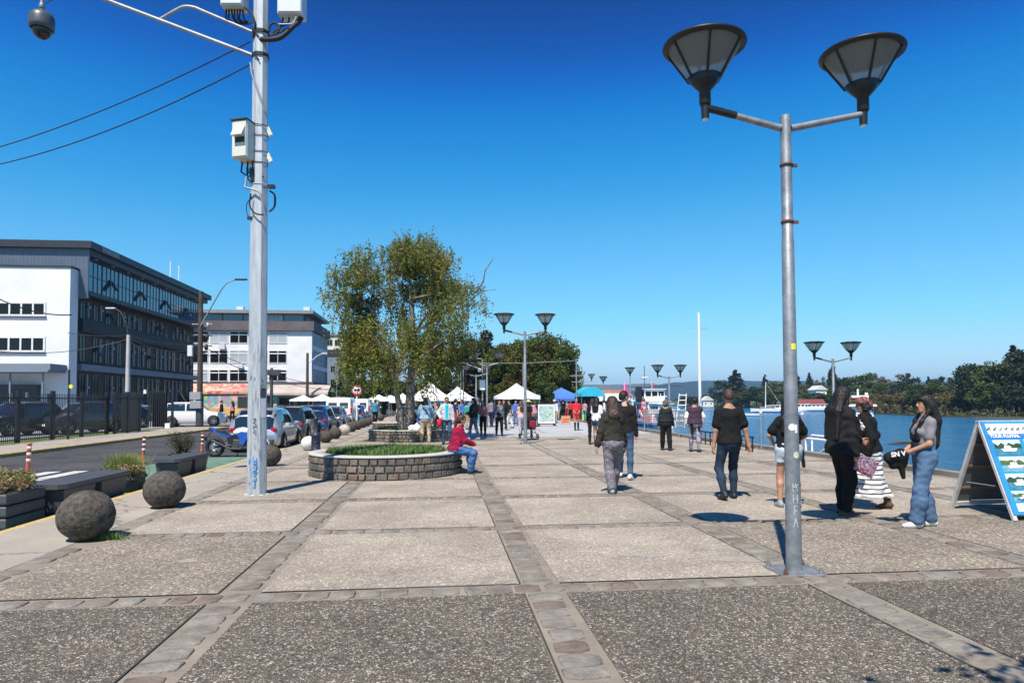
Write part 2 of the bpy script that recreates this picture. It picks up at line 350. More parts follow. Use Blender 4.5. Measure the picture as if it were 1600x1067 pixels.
def mat_glass(name, col=(.02, .03, .04), rough=.05, spec=.8):
    m, nt, b = base_mat(name); b.inputs['Base Color'].default_value = c4(col); b.inputs['Roughness'].default_value = rough
    b.inputs['Specular IOR Level'].default_value = spec; b.inputs['Coat Weight'].default_value = .6 if spec > .5 else 0; b.inputs['Coat Roughness'].default_value = .03
    L = nt.links.new; g = node(nt, 'ShaderNodeNewGeometry'); n = node(nt, 'ShaderNodeTexNoise', i_Scale=.5, i_Detail=2.0); L(g.outputs['Position'], n.inputs['Vector'])
    bp = node(nt, 'ShaderNodeBump', i_Strength=.12, i_Distance=.05); L(n.outputs[0], bp.inputs['Height']); L(bp.outputs[0], b.inputs['Normal']); return m
GLASS = mat_glass('window_glass', (.008, .009, .011), .15, .3); CARGL = mat_glass('car_glass', (.012, .016, .02)); GLASSB = mat_glass('blue_facade_glass', (.015, .06, .13), .05, .8)
def mat_lamp_pane():
    m, nt, b = base_mat('frosted_lamp_pane'); L = nt.links.new
    b.inputs['Base Color'].default_value = (.50, .48, .43, 1); b.inputs['Roughness'].default_value = .35
    t = node(nt, 'ShaderNodeBsdfTranslucent'); t.inputs[0].default_value = (.8, .78, .72, 1); tr = node(nt, 'ShaderNodeBsdfTransparent'); tr.inputs[0].default_value = (.85, .82, .76, 1)
    a = node(nt, 'ShaderNodeMixShader'); a.inputs[0].default_value = .45; L(b.outputs[0], a.inputs[1]); L(t.outputs[0], a.inputs[2])
    c = node(nt, 'ShaderNodeMixShader'); c.inputs[0].default_value = .5; L(a.outputs[0], c.inputs[1]); L(tr.outputs[0], c.inputs[2]); L(c.outputs[0], nt.nodes['Material Output'].inputs[0]); return m
PANE = mat_lamp_pane()
def mat_brick(name, c1, c2, mort, sx=4.5, rough=.9):
    m, nt, b = base_mat(name); L = nt.links.new; tc = node(nt, 'ShaderNodeTexCoord')
    br = node(nt, 'ShaderNodeTexBrick', i_Scale=sx, i_Color1=c4(c1), i_Color2=c4(c2), i_Mortar=c4(mort)); br.inputs['Mortar Size'].default_value = .02
    mp = node(nt, 'ShaderNodeMapping'); mp.inputs['Rotation'].default_value = (math.pi/2, 0, math.pi/2); L(tc.outputs['Object'], mp.inputs[0]); L(mp.outputs[0], br.inputs['Vector'])
    L(br.outputs[0], b.inputs['Base Color']); b.inputs['Roughness'].default_value = rough; return m
BRICK = mat_brick('facade_brick', (.11, .04, .022), (.08, .03, .018), (.08, .06, .05))
def mat_corr(name, col, scale=10, axis=0):
    m, nt, b = base_mat(name); L = nt.links.new; tc = node(nt, 'ShaderNodeTexCoord')
    w = node(nt, 'ShaderNodeTexWave', i_Scale=scale, i_Distortion=0.0); w.bands_direction = 'XYZ'[axis]; L(tc.outputs['Object'], w.inputs[0])
    r = ramp(nt, [(.0, tuple(c*.8 for c in col)), (1, tuple(c*1.1 for c in col))]); n = node(nt, 'ShaderNodeTexNoise', i_Scale=1.5, i_Detail=4.0); L(tc.outputs['Object'], n.inputs[0]); L(n.outputs[0], r.inputs[0])
    L(r.outputs[0], b.inputs['Base Color']); bp = node(nt, 'ShaderNodeBump', i_Strength=1.0, i_Distance=.06); L(w.outputs[0], bp.inputs['Height']); L(bp.outputs[0], b.inputs['Normal'])
    b.inputs['Roughness'].default_value = .5; b.inputs['Metallic'].default_value = .2; return m
CORR = mat_corr('corrugated_blue_grey', (.20, .235, .30), 3.2, 0)
def mat_water():
    m, nt, b = base_mat('river_water'); L = nt.links.new; g = node(nt, 'ShaderNodeNewGeometry')
    b.inputs['Base Color'].default_value = (.02, .13, .27, 1); b.inputs['Roughness'].default_value = .15; b.inputs['IOR'].default_value = 1.33
    mp = node(nt, 'ShaderNodeMapping'); mp.inputs['Scale'].default_value = (.5, 1.4, 1); L(g.outputs['Position'], mp.inputs[0])
    n = node(nt, 'ShaderNodeTexNoise', i_Scale=.9, i_Detail=8.0, i_Roughness=.7); L(mp.outputs[0], n.inputs[0])
    n2 = node(nt, 'ShaderNodeTexNoise', i_Scale=.12, i_Detail=3.0); L(mp.outputs[0], n2.inputs[0])
    ad = node(nt, 'ShaderNodeMath', operation='MULTIPLY_ADD'); ad.inputs[1].default_value = 2.0; L(n2.outputs[0], ad.inputs[0]); L(n.outputs[0], ad.inputs[2])
    bp = node(nt, 'ShaderNodeBump', i_Strength=1.0, i_Distance=.6); L(ad.outputs[0], bp.inputs['Height']); L(bp.outputs[0], b.inputs['Normal']); return m
WATER = mat_water()
def mat_multi(name, cols, scale, rough=.7, detail=2.0, dist=0.6):
    m, nt, b = base_mat(name); L = nt.links.new; tc = node(nt, 'ShaderNodeTexCoord')
    n = node(nt, 'ShaderNodeTexNoise', i_Scale=scale, i_Detail=detail, i_Distortion=dist); L(tc.outputs['Object'], n.inputs[0])
    k = len(cols); r = ramp(nt, [(.3+.4*i/(k), c) for i, c in enumerate(cols)], 'CONSTANT'); L(n.outputs[0], r.inputs[0]); L(r.outputs[0], b.inputs['Base Color']); b.inputs['Roughness'].default_value = rough; return m
def mat_stripes(name, ca, cb, n, axis=2, distort=0.0, duty=.5, dscale=1.0, phase=0):
    m, nt, b = base_mat(name); L = nt.links.new; tc = node(nt, 'ShaderNodeTexCoord')
    w = node(nt, 'ShaderNodeTexWave', i_Scale=n, i_Distortion=distort, i_Detail=1.0); w.inputs['Detail Scale'].default_value = dscale; w.bands_direction = 'XYZ'[axis]; L(tc.outputs['Object'], w.inputs[0])
    r = ramp(nt, [(0, ca), (duty, cb)], 'CONSTANT'); L(w.outputs[0], r.inputs[0]); L(r.outputs[0], b.inputs['Base Color']); b.inputs['Roughness'].default_value = .8; return m
# ------------------------------------------------------------------ smooth-union figures
class SDF:
    def __init__(s, lo, hi, res):
        s.res = res; s.ax = [np.arange(lo[i]-3*res, hi[i]+4*res, res, dtype=np.float32) for i in range(3)]
        s.D = np.full([len(a) for a in s.ax], 1.0, np.float32); s.pad = max(.05, res*4)
    def sl(s, lo, hi):
        r = []
        for i in range(3):
            a = int(np.searchsorted(s.ax[i], lo[i]-s.pad)); b = int(np.searchsorted(s.ax[i], hi[i]+s.pad)); r.append(slice(max(a-1, 0), min(b+1, len(s.ax[i]))))
        g = [s.ax[i][r[i]].reshape([-1 if j == i else 1 for j in range(3)]) for i in range(3)]
        return tuple(r), g
    def un(s, r, d, k):
        if k < 0: d0 = s.D[r]; h = np.maximum(-k-np.abs(d0+d), 0)/(-k); s.D[r] = np.maximum(d0, -d)+h*h*(-k)*.25; return
        d0 = s.D[r]; h = np.maximum(k-np.abs(d0-d), 0)/k; s.D[r] = np.minimum(d0, d)-h*h*k*.25
    def cone(s, a, b, ra, rb, k=.02, sc=(1, 1, 1)):
        a = np.array(a, np.float32); b = np.array(b, np.float32); sc = np.array(sc, np.float32); m = max(ra, rb)*sc
        r, g = s.sl(np.minimum(a, b)-m, np.maximum(a, b)+m)
        if min(q.stop-q.start for q in r) <= 0: return
        A = a/sc; B = b/sc; ab = B-A; L2 = max(float(ab@ab), 1e-9)
        p = [g[i]/sc[i]-A[i] for i in range(3)]
        t = np.clip((p[0]*ab[0]+p[1]*ab[1]+p[2]*ab[2])/L2, 0, 1)
        d = np.sqrt((p[0]-t*ab[0])**2+(p[1]-t*ab[1])**2+(p[2]-t*ab[2])**2)-(ra+(rb-ra)*t)
        s.un(r, d, k)
    def ell(s, c, rad, k=.02, rot=None):
        c = np.array(c, np.float32); rad = np.array(rad, np.float32); m = np.full(3, rad.max()) if rot is not None else rad
        r, g = s.sl(c-m, c+m)
        if min(q.stop-q.start for q in r) <= 0: return
        p = [g[i]-c[i] for i in range(3)]
        if rot is not None:
            Rm = np.array(rot.transposed()); p = [p[0]*Rm[i][0]+p[1]*Rm[i][1]+p[2]*Rm[i][2] for i in range(3)]
        k0 = np.sqrt((p[0]/rad[0])**2+(p[1]/rad[1])**2+(p[2]/rad[2])**2); k1 = np.sqrt((p[0]/rad[0]**2)**2+(p[1]/rad[1]**2)**2+(p[2]/rad[2]**2)**2)
        s.un(r, k0*(k0-1)/np.maximum(k1, 1e-5), k)
    def cut(s, p, n):
        g = [s.ax[i].reshape([-1 if j == i else 1 for j in range(3)]) for i in range(3)]; n = Vector(n).normalized()
        s.D = np.maximum(s.D, (g[0]-p[0])*n[0]+(g[1]-p[1])*n[1]+(g[2]-p[2])*n[2]).astype(np.float32)
    def wrinkle(s, amp, f=1.0, seed=0, zs=1.0):
        x, y, z = [s.ax[i].reshape([-1 if j == i else 1 for j in range(3)]) for i in range(3)]; q = seed*1.7
        z = z*zs
        s.D += amp*(np.sin(31*f*x+2.2*np.sin(17*f*z+q)+q)*np.sin(27*f*z+2*np.sin(19*f*y+q))+.6*np.sin(55*f*z+2.5*np.sin(21*f*x+q)+1.5*np.sin(24*f*y)))
    def strands(s, amp, c, n=46):
        x, y, z = [s.ax[i].reshape([-1 if j == i else 1 for j in range(3)]) for i in range(3)]
        th = np.arctan2(y-c[1], x-c[0]); s.D += amp*(np.sin(n*th+4*np.sin(9*z))+.6*np.sin(n*.43*th+6*np.sin(5*z+1)))
    def mesh(s):
        D = s.D; I = D < 0; nx, ny, nz = D.shape
        def cells(A): return [A[dx:nx-1+dx, dy:ny-1+dy, dz:nz-1+dz] for dx in (0, 1) for dy in (0, 1) for dz in (0, 1)]
        cs = cells(I); cnt = sum(c.astype(np.int8) for c in cs); mask = (cnt > 0) & (cnt < 8)
        idx = np.argwhere(mask)
        if len(idx) == 0: return np.zeros((0, 3)), np.zeros((0, 4), int)
        vid = np.full(mask.shape, -1, np.int32); vid[mask] = np.arange(len(idx))
        corner = [(dx, dy, dz) for dx in (0, 1) for dy in (0, 1) for dz in (0, 1)]
        vals = np.stack([D[idx[:, 0]+c[0], idx[:, 1]+c[1], idx[:, 2]+c[2]] for c in corner], 1)
        P = np.zeros((len(idx), 3), np.float64); n = np.zeros(len(idx))
        for i, a in enumerate(corner):
            for j, b in enumerate(corner):
                if j > i and sum(abs(a[q]-b[q]) for q in range(3)) == 1:
                    va, vb = vals[:, i], vals[:, j]; x = (va < 0) != (vb < 0)
                    t = np.where(x, va/np.where(x, va-vb, 1), 0); A = np.array(a, float); B = np.array(b, float)
                    P[x] += (A+(B-A)*t[:, None])[x]; n[x] += 1
        P = P/n[:, None]+idx; V = P*s.res+np.array([a[0] for a in s.ax])
        F = []
        for axis in range(3):
            d = [0, 0, 0]; d[axis] = 1; a = I[:nx-d[0], :ny-d[1], :nz-d[2]]; b = I[d[0]:, d[1]:, d[2]:]
            e = np.argwhere(a != b); u, v = (axis+1) % 3, (axis+2) % 3
            e = e[(e[:, u] > 0) & (e[:, v] > 0) & (e[:, u] < D.shape[u]-1) & (e[:, v] < D.shape[v]-1)]
            fl = a[e[:, 0], e[:, 1], e[:, 2]]
            def cid(du, dv):
                q = e.copy(); q[:, u] -= du; q[:, v] -= dv; return vid[q[:, 0], q[:, 1], q[:, 2]]
            f = np.stack([cid(1, 1), cid(0, 1), cid(0, 0), cid(1, 0)], 1)
            f[~fl] = f[~fl][:, ::-1]; F.append(f)
        return V, np.concatenate(F).astype(np.int32)
def ik(a, t, l1, l2, pole):
    a = Vector(a); t = Vector(t); d = t-a; L = d.length
    if L > (l1+l2)*.999: t = a+d*((l1+l2)*.999/L); d = t-a; L = d.length
    x = (l1*l1-l2*l2+L*L)/(2*L); h = math.sqrt(max(l1*l1-x*x, 0)); dn = d.normalized(); p = Vector(pole); p = (p-dn*p.dot(dn)).normalized()
    return a+dn*x+p*h, t
SKINS = {}
def skin_mats(tone):
    if tone not in SKINS:
        c = {'tan': (.40, .21, .13), 'mid': (.32, .16, .095), 'fair': (.50, .29, .21), 'dark': (.24, .115, .07)}[tone]
        SKINS[tone] = [MT('skin_'+tone, c, .5, 0, .12, 14, .15, 90), MT('lips_'+tone, (c[0]*.75, c[1]*.42, c[2]*.42), .45), MT('eye_dark', (.02, .015, .012), .2), MT('eyebrow_'+tone, (.035, .024, .018), .8)]
    return SKINS[tone]
CL = {}
def cloth(name, col, var=.22, scale=7, bump=.25, rough=.9):
    if name not in CL: CL[name] = MT('cloth_'+name, col, rough, 0, var, scale, bump, 420, .15)
    return CL[name]
def person(label, loc, face, H=1.7, g=1.0, sex='f', tone='tan', res=.011, hip=None, lean=0, twist=0, feet=None, hands=None, elbows=None, curl=(25, 45), head=(0, 0),
           top=None, bottom=None, shoes=None, hair=None, extra=None, group=None, arms=True, hres=None):
    """face: heading (radians, 0 = looking along +Y).  All figure coordinates in units of a 1.75 m person, forward +Y, right +X."""
    k = H/1.75; seed = random.random()*9
    hip = Vector(hip or (0, 0, .93)); M_t = Matrix.Translation(hip) @ Matrix.Rotation(twist, 4, 'Z') @ Matrix.Rotation(-lean, 4, 'X') @ Matrix.Translation(-Vector((0, 0, .93)))
    T = lambda x, y, z: M_t @ Vector((x, y, z))
    sw = .168 if sex == 'm' else .145; hw = .088 if sex == 'm' else .092
    feet = feet or {'L': (-.1, 0, .085, 0), 'R': (.1, 0, .085, 0)}
    hands = hands or {'L': (-sw-.07, .03, .78), 'R': (sw+.07, .03, .78)}; elbows = elbows or {}
    J = {}
    for s_, sg in (('L', -1), ('R', 1)):
        h = hip+Vector((hw*sg, 0, -.01)); f = Vector(feet[s_][:3]); yaw = feet[s_][3]
        kn, an = ik(h, f, .43, .415, (sg*.1+math.sin(-yaw)*.5, 1, 0)); J['hip'+s_] = h; J['kn'+s_] = kn; J['an'+s_] = an; J['yaw'+s_] = yaw
        sh = T(sw*sg, -.005, 1.395); J['sh'+s_] = sh; el, wr = ik(sh, hands[s_], .285, .255, elbows.get(s_, (sg*.35, -1, -.2))); J['el'+s_] = el; J['wr'+s_] = wr
    hc = T(0, .015, 1.635); HR = Matrix.Rotation(twist+head[0], 3, 'Z') @ Matrix.Rotation(head[1]-lean*.4, 3, 'X')
    hp = lambda x, y, z: hc+HR @ Vector((x, y, z))
    gd = g
    def torso(S, e, kk=.05, bust=True):
        wz = .0 if sex == 'm' else -.012
        S.ell(T(0, 0, .955), (.155*g+e, .112*gd+e, .105+e), kk)
        S.ell(T(0, -.045, .90), (.135*g+e, .095*gd+e, .10+e), kk)
        S.cone(T(0, .005, 1.0), T(0, .0, 1.16), (.098+wz*.5)*gd+e, (.097+wz)*gd+e, kk, (1.28*g/gd, 1, 1))
        S.cone(T(0, 0, 1.2), T(0, -.012, 1.33), .103*gd+e, .108*min(gd, 1.15)+e, kk, (1.42 if sex == 'm' else 1.27, 1, 1))
        S.cone(T(-sw*.75, -.008, 1.375), T(sw*.75, -.008, 1.375), .062+e*.8, .062+e*.8, kk)
        for q in (-1, 1): S.cone(T(.03*q, -.015, 1.455), T(sw*.95*q, -.008, 1.405), .045+e*.5, .030+e*.6, .04)
        S.cone(T(0, -.01, 1.40), T(0, 0, 1.49), .062+e, .048+e*.3, kk)
        if sex == 'f' and bust:
            for q in (-1, 1): S.ell(T(.07*q, .075*gd, 1.27), (.066+e, .062*g+e, .065+e), .04)
        if g > 1.1: S.ell(T(0, .05*g, 1.08), (.12*g+e, .10*g+e, .12+e), kk)
    def leg(S, s_, e0, e1, upto=1.0, kk=.03):
        a, b, c = J['hip'+s_], J['kn'+s_], J['an'+s_]; gg = .5+.5*g
        if e0 < 0: S.cone(a, b, .078*gg, .036*gg, .03); S.cone(b, c, .036*gg, .030, .02); return
        if e0 > 0:
            S.cone(a, b, .088*gg+e0, .054*gg+(e0+e1)*.5, .05)
            if upto > .5: m1 = b.lerp(c, .4)+Vector((0, -.012, 0)); S.cone(b, m1, .054*gg+(e0+e1)*.5, .050*gg+e1, .04); S.cone(m1, c.lerp(b, 1-upto), .050*gg+e1, .040+e1, .04)
            return
        S.cone(a, b, .086*gg+e0, .051*gg+(e0+e1)*.5, .05)
        if upto > .5:
            bk = Vector((0, -.018, 0)); mid = b.lerp(c, .3)+bk
            S.cone(b, mid, .050*gg+(e0+e1)*.5, .052*gg+e1, kk); S.cone(mid, c.lerp(b, 1-upto), .052*gg+e1, .036+e1, kk)
    def arm(S, s_, e, to=1.0, kk=.03, e1=None):
        a, b, c = J['sh'+s_], J['el'+s_], J['wr'+s_]; e1 = e if e1 is None else e1; gg = .4+.6*g; f = 1.0 if sex == 'm' else .86
        S.cone(a, a.lerp(b, min(1, to*2)), .047*f*gg+e*.8, (.041*f*gg if to >= .5 else .047*f*gg)+e1, .045)
        if to > .5: S.cone(b, b.lerp(c, (to-.5)*2), .041*f*gg+e1, .027+e1, kk)
    allp = [T(0, 0, 1.8), hip, hc+Vector((0, 0, .14)), hc+Vector((.12, .13, 0)), hc-Vector((.12, .14, 0))]+[J[a+b] for a in ('kn', 'an', 'sh', 'el', 'wr') for b in 'LR']+[J['wr'+b]+(J['wr'+b]-J['el'+b]).normalized()*.2 for b in 'LR']+[J['an'+b]-Vector((0, 0, .085)) for b in 'LR']
    lo = np.min([list(p) for p in allp], 0)-.17*max(1, g); hi = np.max([list(p) for p in allp], 0)+.17*max(1, g); lo[2] = max(lo[2], -.02)
    def finish(S, name, mats, parent, midf=None):
        V, F = S.mesh()
        mi = midf(V, F) if midf else None
        me = mesh_np(name, V*k, F, mats, mi, True); return link(name, me, parent)
    # ---- body
    S = SDF(lo, hi, hres or res); torso(S, -.004, .05, True)
    for s_, sg in (('L', -1), ('R', 1)):
        leg(S, s_, -1 if bottom and bottom[0] != 'shorts' else 0, 0); arm(S, s_, 0)
        an = J['an'+s_]; yw = J['yaw'+s_]; fd = Vector((-math.sin(yw), math.cos(yw), 0))
        S.cone(an+Vector((0, 0, -.045)), an+fd*.12+Vector((0, 0, -.06)), .034, .022, .03)
        wr = J['wr'+s_]; d = (wr-J['el'+s_]).normalized(); inn = Vector((-sg, 0, 0)); inn = (inn-d*inn.dot(d))
        inn = inn.normalized() if inn.length > .2 else Vector((0, 0, 1)); sd_ = d.cross(inn)
        if sd_.dot(Vector((0, 1, .3))) < 0: sd_ = -sd_
        S.cone(wr, wr+d*.03, .026, .024, .02)
        for o in (-.026, -.009, .009, .026): S.cone(wr+d*.015+sd_*o*.5, wr+d*.085+sd_*o, .015, .0125, .018)
        c1, c2 = R(curl[0]), R(curl[0]+curl[1])
        for i, (o, fl) in enumerate(((.031, .068), (.0105, .077), (-.0105, .071), (-.031, .056))):
            p0 = wr+d*.088+sd_*o; p1 = p0+(d*math.cos(c1)+inn*math.sin(c1)+sd_*o*1.2)*fl*.52; p2 = p1+(d*math.cos(c2)+inn*math.sin(c2)+sd_*o*.8)*fl*.5
            S.cone(p0, p1, .0098, .0088, .006); S.cone(p1, p2, .0088, .0075, .006)
        t0 = wr+d*.028+sd_*.022; t1 = t0+(d*.62+sd_*.62+inn*.35).normalized()*.045; t2 = t1+(d*.85+sd_*.2+inn*.4).normalized()*.032
        S.cone(t0, t1, .0145, .0105, .015); S.cone(t1, t2, .0105, .0085, .006)
    S.cone(T(0, -.005, 1.42), hp(0, -.012, -.06), .053 if sex == 'm' else .044, .05 if sex == 'm' else .042, .035)
    S.ell(hp(0, -.012, .03), (.074, .09, .083), .02, HR); S.ell(hp(0, .022, -.035), (.059, .062, .072), .03, HR)
    S.cone(hp(-.02, .055, -.093), hp(.02, .055, -.093), .021, .021, .03)
    S.cone(hp(0, .078, .012), hp(0, .097, -.022), .010, .013, .012); S.ell(hp(-.011, .088, -.026), (.009, .010, .008), .008); S.ell(hp(.011, .088, -.026), (.009, .010, .008), .008)
    S.cone(hp(-.018, .078, -.058), hp(.018, .078, -.058), .0085, .0085, .012)
    S.cone(hp(-.03, .074, .022), hp(.03, .074, .022), .009, .009, .015)
    for q in (-1, 1):
        S.ell(hp(.028*q, .083, .004), (.013, .008, .009), -.010, HR); S.ell(hp(.028*q, .070, .004), (.012, .012, .011), .004)
        S.ell(hp(.074*q, -.004, -.012), (.009, .019, .031), .008, HR)
    def headmat(V, F):
        C = V[F].mean(1); L_ = (C-np.array(hc)) @ np.array(HR); mi = np.zeros(len(F), int); f = L_[:, 1] > .05
        mi[f & (np.abs(L_[:, 2]+.058) < .011) & (np.abs(L_[:, 0]) < .024)] = 1
        ax = np.abs(L_[:, 0]); mi[f & (((ax-.028)/.013)**2+((L_[:, 2]-.003)/.0065)**2 < 1)] = 2
        mi[f & (((ax-.030)/.019)**2+((L_[:, 2]-.024)/.0055)**2 < 1)] = 3; return mi
    body = finish(S, 'person', skin_mats(tone), None, headmat)
    body.location = loc; body.rotation_euler = (0, 0, face); tag(body, label, 'person', group)
    # ---- clothes
    def wear(name, S, m_): return finish(S, name, m_ if isinstance(m_, list) else [m_], body)
    if bottom:
        kd, bm = bottom[0], bottom[1]; o = bottom[2] if len(bottom) > 2 else {}
        S = SDF(lo, hi, res); e = o.get('ease', .010); wz = o.get('waist', 1.04)
        if kd in ('pants', 'shorts', 'leggings'):
            e1 = o.get('cuff', .012)
            S.ell(T(0, 0, .955), (.158*g+e, .115*gd+e, .11+e), .05); S.ell(T(0, -.045, .90), (.138*g+e, .098*gd+e, .10+e), .05)
            S.cone(T(0, 0, 1.0), T(0, 0, wz+.03), .104*gd+e, .102*gd+e, .05, (1.3*g/gd, 1, 1))
            S.cut(T(0, 0, wz), (M_t.to_3x3() @ Vector((0, 0, 1))))
            for s_ in 'LR': leg(S, s_, e, e1, .93 if kd != 'shorts' else .4)
            if kd == 'shorts':
                for s_ in 'LR':
                    a, b = J['hip'+s_], J['kn'+s_]; d = (b-a).normalized()
                S.cut(J['hipL'].lerp(J['knL'], o.get('len', .5)), d)
                for s_ in 'LR': pass
            S.cut((0, 0, .055 if kd != 'shorts' else -1), (0, 0, -1))
        elif kd == 'skirt':
            hz = o.get('hem', .25); fl = o.get('flare', .2)
            ml = (J['anL']+J['anR'])*.5; c0 = hip; c1 = Vector((ml.x*.8, ml.y*.8, hz))
            S.cone(T(0, 0, 1.02), c0+Vector((0, -.02, -.05)), .105*gd+e, .14*g, .05, (1.25, 1, 1)); S.cone(c0+Vector((0, -.02, -.06)), c1, .145*g, fl, .06, (1.15, 1, 1))
            S.cone(J['knL'], J['anL'], .10, .13, .08); S.cone(J['knR'], J['anR'], .10, .13, .08)
            S.cut(T(0, 0, wz), (0, 0, 1)); S.cut((0, 0, hz), (0, 0, -1))
        S.wrinkle(o.get('wr', .0022), o.get('wf', 1.0), seed); wear({'pants': 'trousers', 'shorts': 'shorts', 'skirt': 'skirt', 'leggings': 'trousers'}[kd], S, bm)
    if top:
        kd, tm = top[0], top[1]; o = top[2] if len(top) > 2 else {}
        S = SDF(lo, hi, res); e = o.get('ease', .016)
        torso(S, e, .05); hz = o.get('hem', .93); S.cone(T(0, 0, hz+.02), T(0, 0, 1.1), o.get('hemr', .112)*gd+e, .10*gd+e, .06, (1.32*g/gd, 1, 1))
        S.cut(T(0, 0, hz), M_t.to_3x3() @ Vector((0, 0, -1))); S.cut(T(0, 0, 1.475 if kd != 'hood' else 1.50), M_t.to_3x3() @ Vector((0, -.35, 1)))
        to = {'tee': .34, 'long': .97, 'jacket': .98, 'hood': .98, 'tank': .08, 'three': .75}[kd]
        for s_ in 'LR': arm(S, s_, e*(1.25 if kd == 'tee' else 1), to, .03, e*(1.6 if kd == 'tee' else .9))
        if kd == 'hood':
            S.cone(T(-.07, -.05, 1.46), T(.07, -.05, 1.46), .05, .05, .04); S.ell(T(0, -.09, 1.43), (.09, .05, .07), .04)
        if kd in ('jacket',): S.cone(T(-.05, 0, 1.475), T(.05, 0, 1.475), .052, .052, .03)
        S.wrinkle(o.get('wr', .0028), o.get('wf', .9), seed+2); wear(o.get('name', {'tee': 'shirt', 'tank': 'shirt', 'long': 'sweater', 'three': 'cardigan', 'jacket': 'jacket', 'hood': 'hooded_sweater'}[kd]), S, tm)
        if o.get('cuffs'):
            pass
    for fn in (extra or []): fn(dict(T=T, hp=hp, J=J, lo=lo, hi=hi, res=res, wear=wear, body=body, k=k, g=g, gd=gd, torso=torso, arm=arm, HR=HR, hc=hc, hip=hip))
    if shoes:
        for s_, sg in (('L', -1), ('R', 1)):
            an = J['an'+s_]; yw = J['yaw'+s_]; fd = Vector((-math.sin(yw), math.cos(yw), 0)); z0 = an.z-.085; b0 = Vector((an.x, an.y, z0)); tilt = feet[s_][4] if len(feet[s_]) > 4 else 0
            S = SDF(np.array(b0)-.2, np.array(b0)+np.array([.2, .2, .22]), min(res, .009))
            up = Vector((0, 0, 1)); fd2 = (fd*math.cos(tilt)-up*math.sin(tilt))
            S.cone(b0-fd*.045+up*.045, b0+fd2*.09+up*.035, .042, .036, .03); S.cone(b0+fd2*.06+up*.035, b0+fd2*.155+up*.028, .042, .030, .03); S.cone(b0+up*.05, b0+up*.10, .042, .042, .03)
            if shoes[0] == 'boot': S.cone(b0+up*.05, an+up*.05, .044, .05, .03)
            if tilt == 0: S.cut(b0+up*.004, (0, 0, -1))
            S.cut(b0+up*(.115 if shoes[0] != 'boot' else .15), (0, 0, 1))
            V, F = S.mesh(); C = V[F].mean(1)[:, 2]-z0; mi = (C < .018).astype(int)
            me = mesh_np('shoe', V*k, F, [shoes[1], shoes[2] if len(shoes) > 2 else shoes[1]], mi, True); link('shoe', me, body)
    if hair:
        hd, hm = hair[0], hair[1]; o = hair[2] if len(hair) > 2 else {}
        lo2 = np.array(hc)-np.array([.28, .3, .75]); hi2 = np.array(hc)+np.array([.28, .22, .2]); S = SDF(lo2, hi2, min(res, .010))
        e = o.get('e', .014 if hd != 'short' else .008)
        S.ell(hp(0, -.018, .036), (.078+e, .090+e, .084+e), .02, HR); S.ell(hp(0, -.05, -.01), (.072+e, .062+e, .075+e), .02, HR)
        if hd == 'short': S.cut(hp(0, 0, -.02), HR @ Vector((0, .55, -1)))
        nrm = HR @ Vector((0, 1, -.62 if hd != 'fringe' else -.30))
        S.cut(hp(0, .048 if hd == 'short' else .052, .045), nrm)
        if hd == 'fringe': S.ell(hp(0, .05, .062), (.07, .045, .035), .02, HR)
        if hd in ('long', 'fringe', 'curly', 'wavy'):
            ln = o.get('len', .42); wd_ = o.get('w', .06)
            sh = Vector((0, 0, -1)); back = hp(0, -.07, -.03); end = T(0, -.125*max(g, 1), 1.5-ln)
            for q in (-1.0, -.5, 0, .5, 1.0):
                a = back+HR @ Vector((q*.055, 0, 0)); b = T(q*wd_*1.25, -.105*max(gd, 1)-.01, 1.42); c = end+Vector((q*wd_*1.5, 0, abs(q)*.05))
                S.cone(a, b, .050, .046, .05); S.cone(b, c, .046, .026, .05)
            for q in (-1, 1):
                S.cone(hp(.075*q, -.02, .01), hp(.085*q, -.01, -.10), .026, .026, .02); S.cone(hp(.085*q, -.01, -.10), T(.10*q, -.03 if not o.get('front') else .085, 1.40), .026, .028, .02)
                if o.get('front'): S.cone(T(.10*q, .085, 1.40), T(.085*q, .125*max(gd, 1), 1.5-ln*.7), .028, .016, .02)
        if hd == 'bob':
            for q in (-1, 1): S.cone(hp(.068*q, -.02, .0), hp(.066*q, -.03, -.09), .030, .034, .03)
            S.cone(hp(-.04, -.065, -.06), hp(.04, -.065, -.06), .048, .048, .03)
        if hd == 'pony':
            S.cone(hp(0, -.10, .02), hp(0, -.14, -.03), .025, .028, .02); S.cone(hp(0, -.14, -.03), T(0, -.12, 1.5-o.get('len', .2)), .028, .012, .02)
        if hd == 'bun': S.ell(hp(0, -.10, .05), (.04, .04, .04), .015)
        if hd in ('curly', 'wavy', 'bob'): S.wrinkle(.0045 if hd == 'curly' else .0018, 2.6, seed)
        S.strands(.0035, hc, 60); 
        V, F = S.mesh(); me = mesh_np('hair', V*k, F, [hm], None, True); link('hair', me, body)
    return body
HAIR_BLACK = MT('hair_black', (.010, .009, .008), .55, 0, .35, 20, .2, 90, .35); HAIR_BROWN = MT('hair_brown', (.035, .018, .010), .5, 0, .35, 20, .4, 60); HAIR_AUB = MT('hair_auburn', (.09, .03, .018), .5, 0, .35, 20, .4, 60); HAIR_GREY = MT('hair_grey', (.10, .085, .075), .6, 0, .35, 20, .4, 60)
SH_BLACK = MT('shoe_black', (.015, .014, .013), .5); SH_WHITE = MT('shoe_white', (.62, .6, .56), .5); SH_BROWN = MT('shoe_brown', (.07, .035, .02), .6); SH_GREY = MT('shoe_grey', (.26, .29, .30), .6); SOLE = MT('shoe_sole', (.55, .54, .5), .6)
DENIM = cloth('denim_blue', (.045, .085, .15), .45, 5); DENIM_D = cloth('denim_dark', (.022, .038, .062), .4, 4); DENIM_L = cloth('denim_light', (.085, .15, .25), .4, 4); DENIM_P = cloth('denim_pale', (.48, .54, .60), .12, 5)
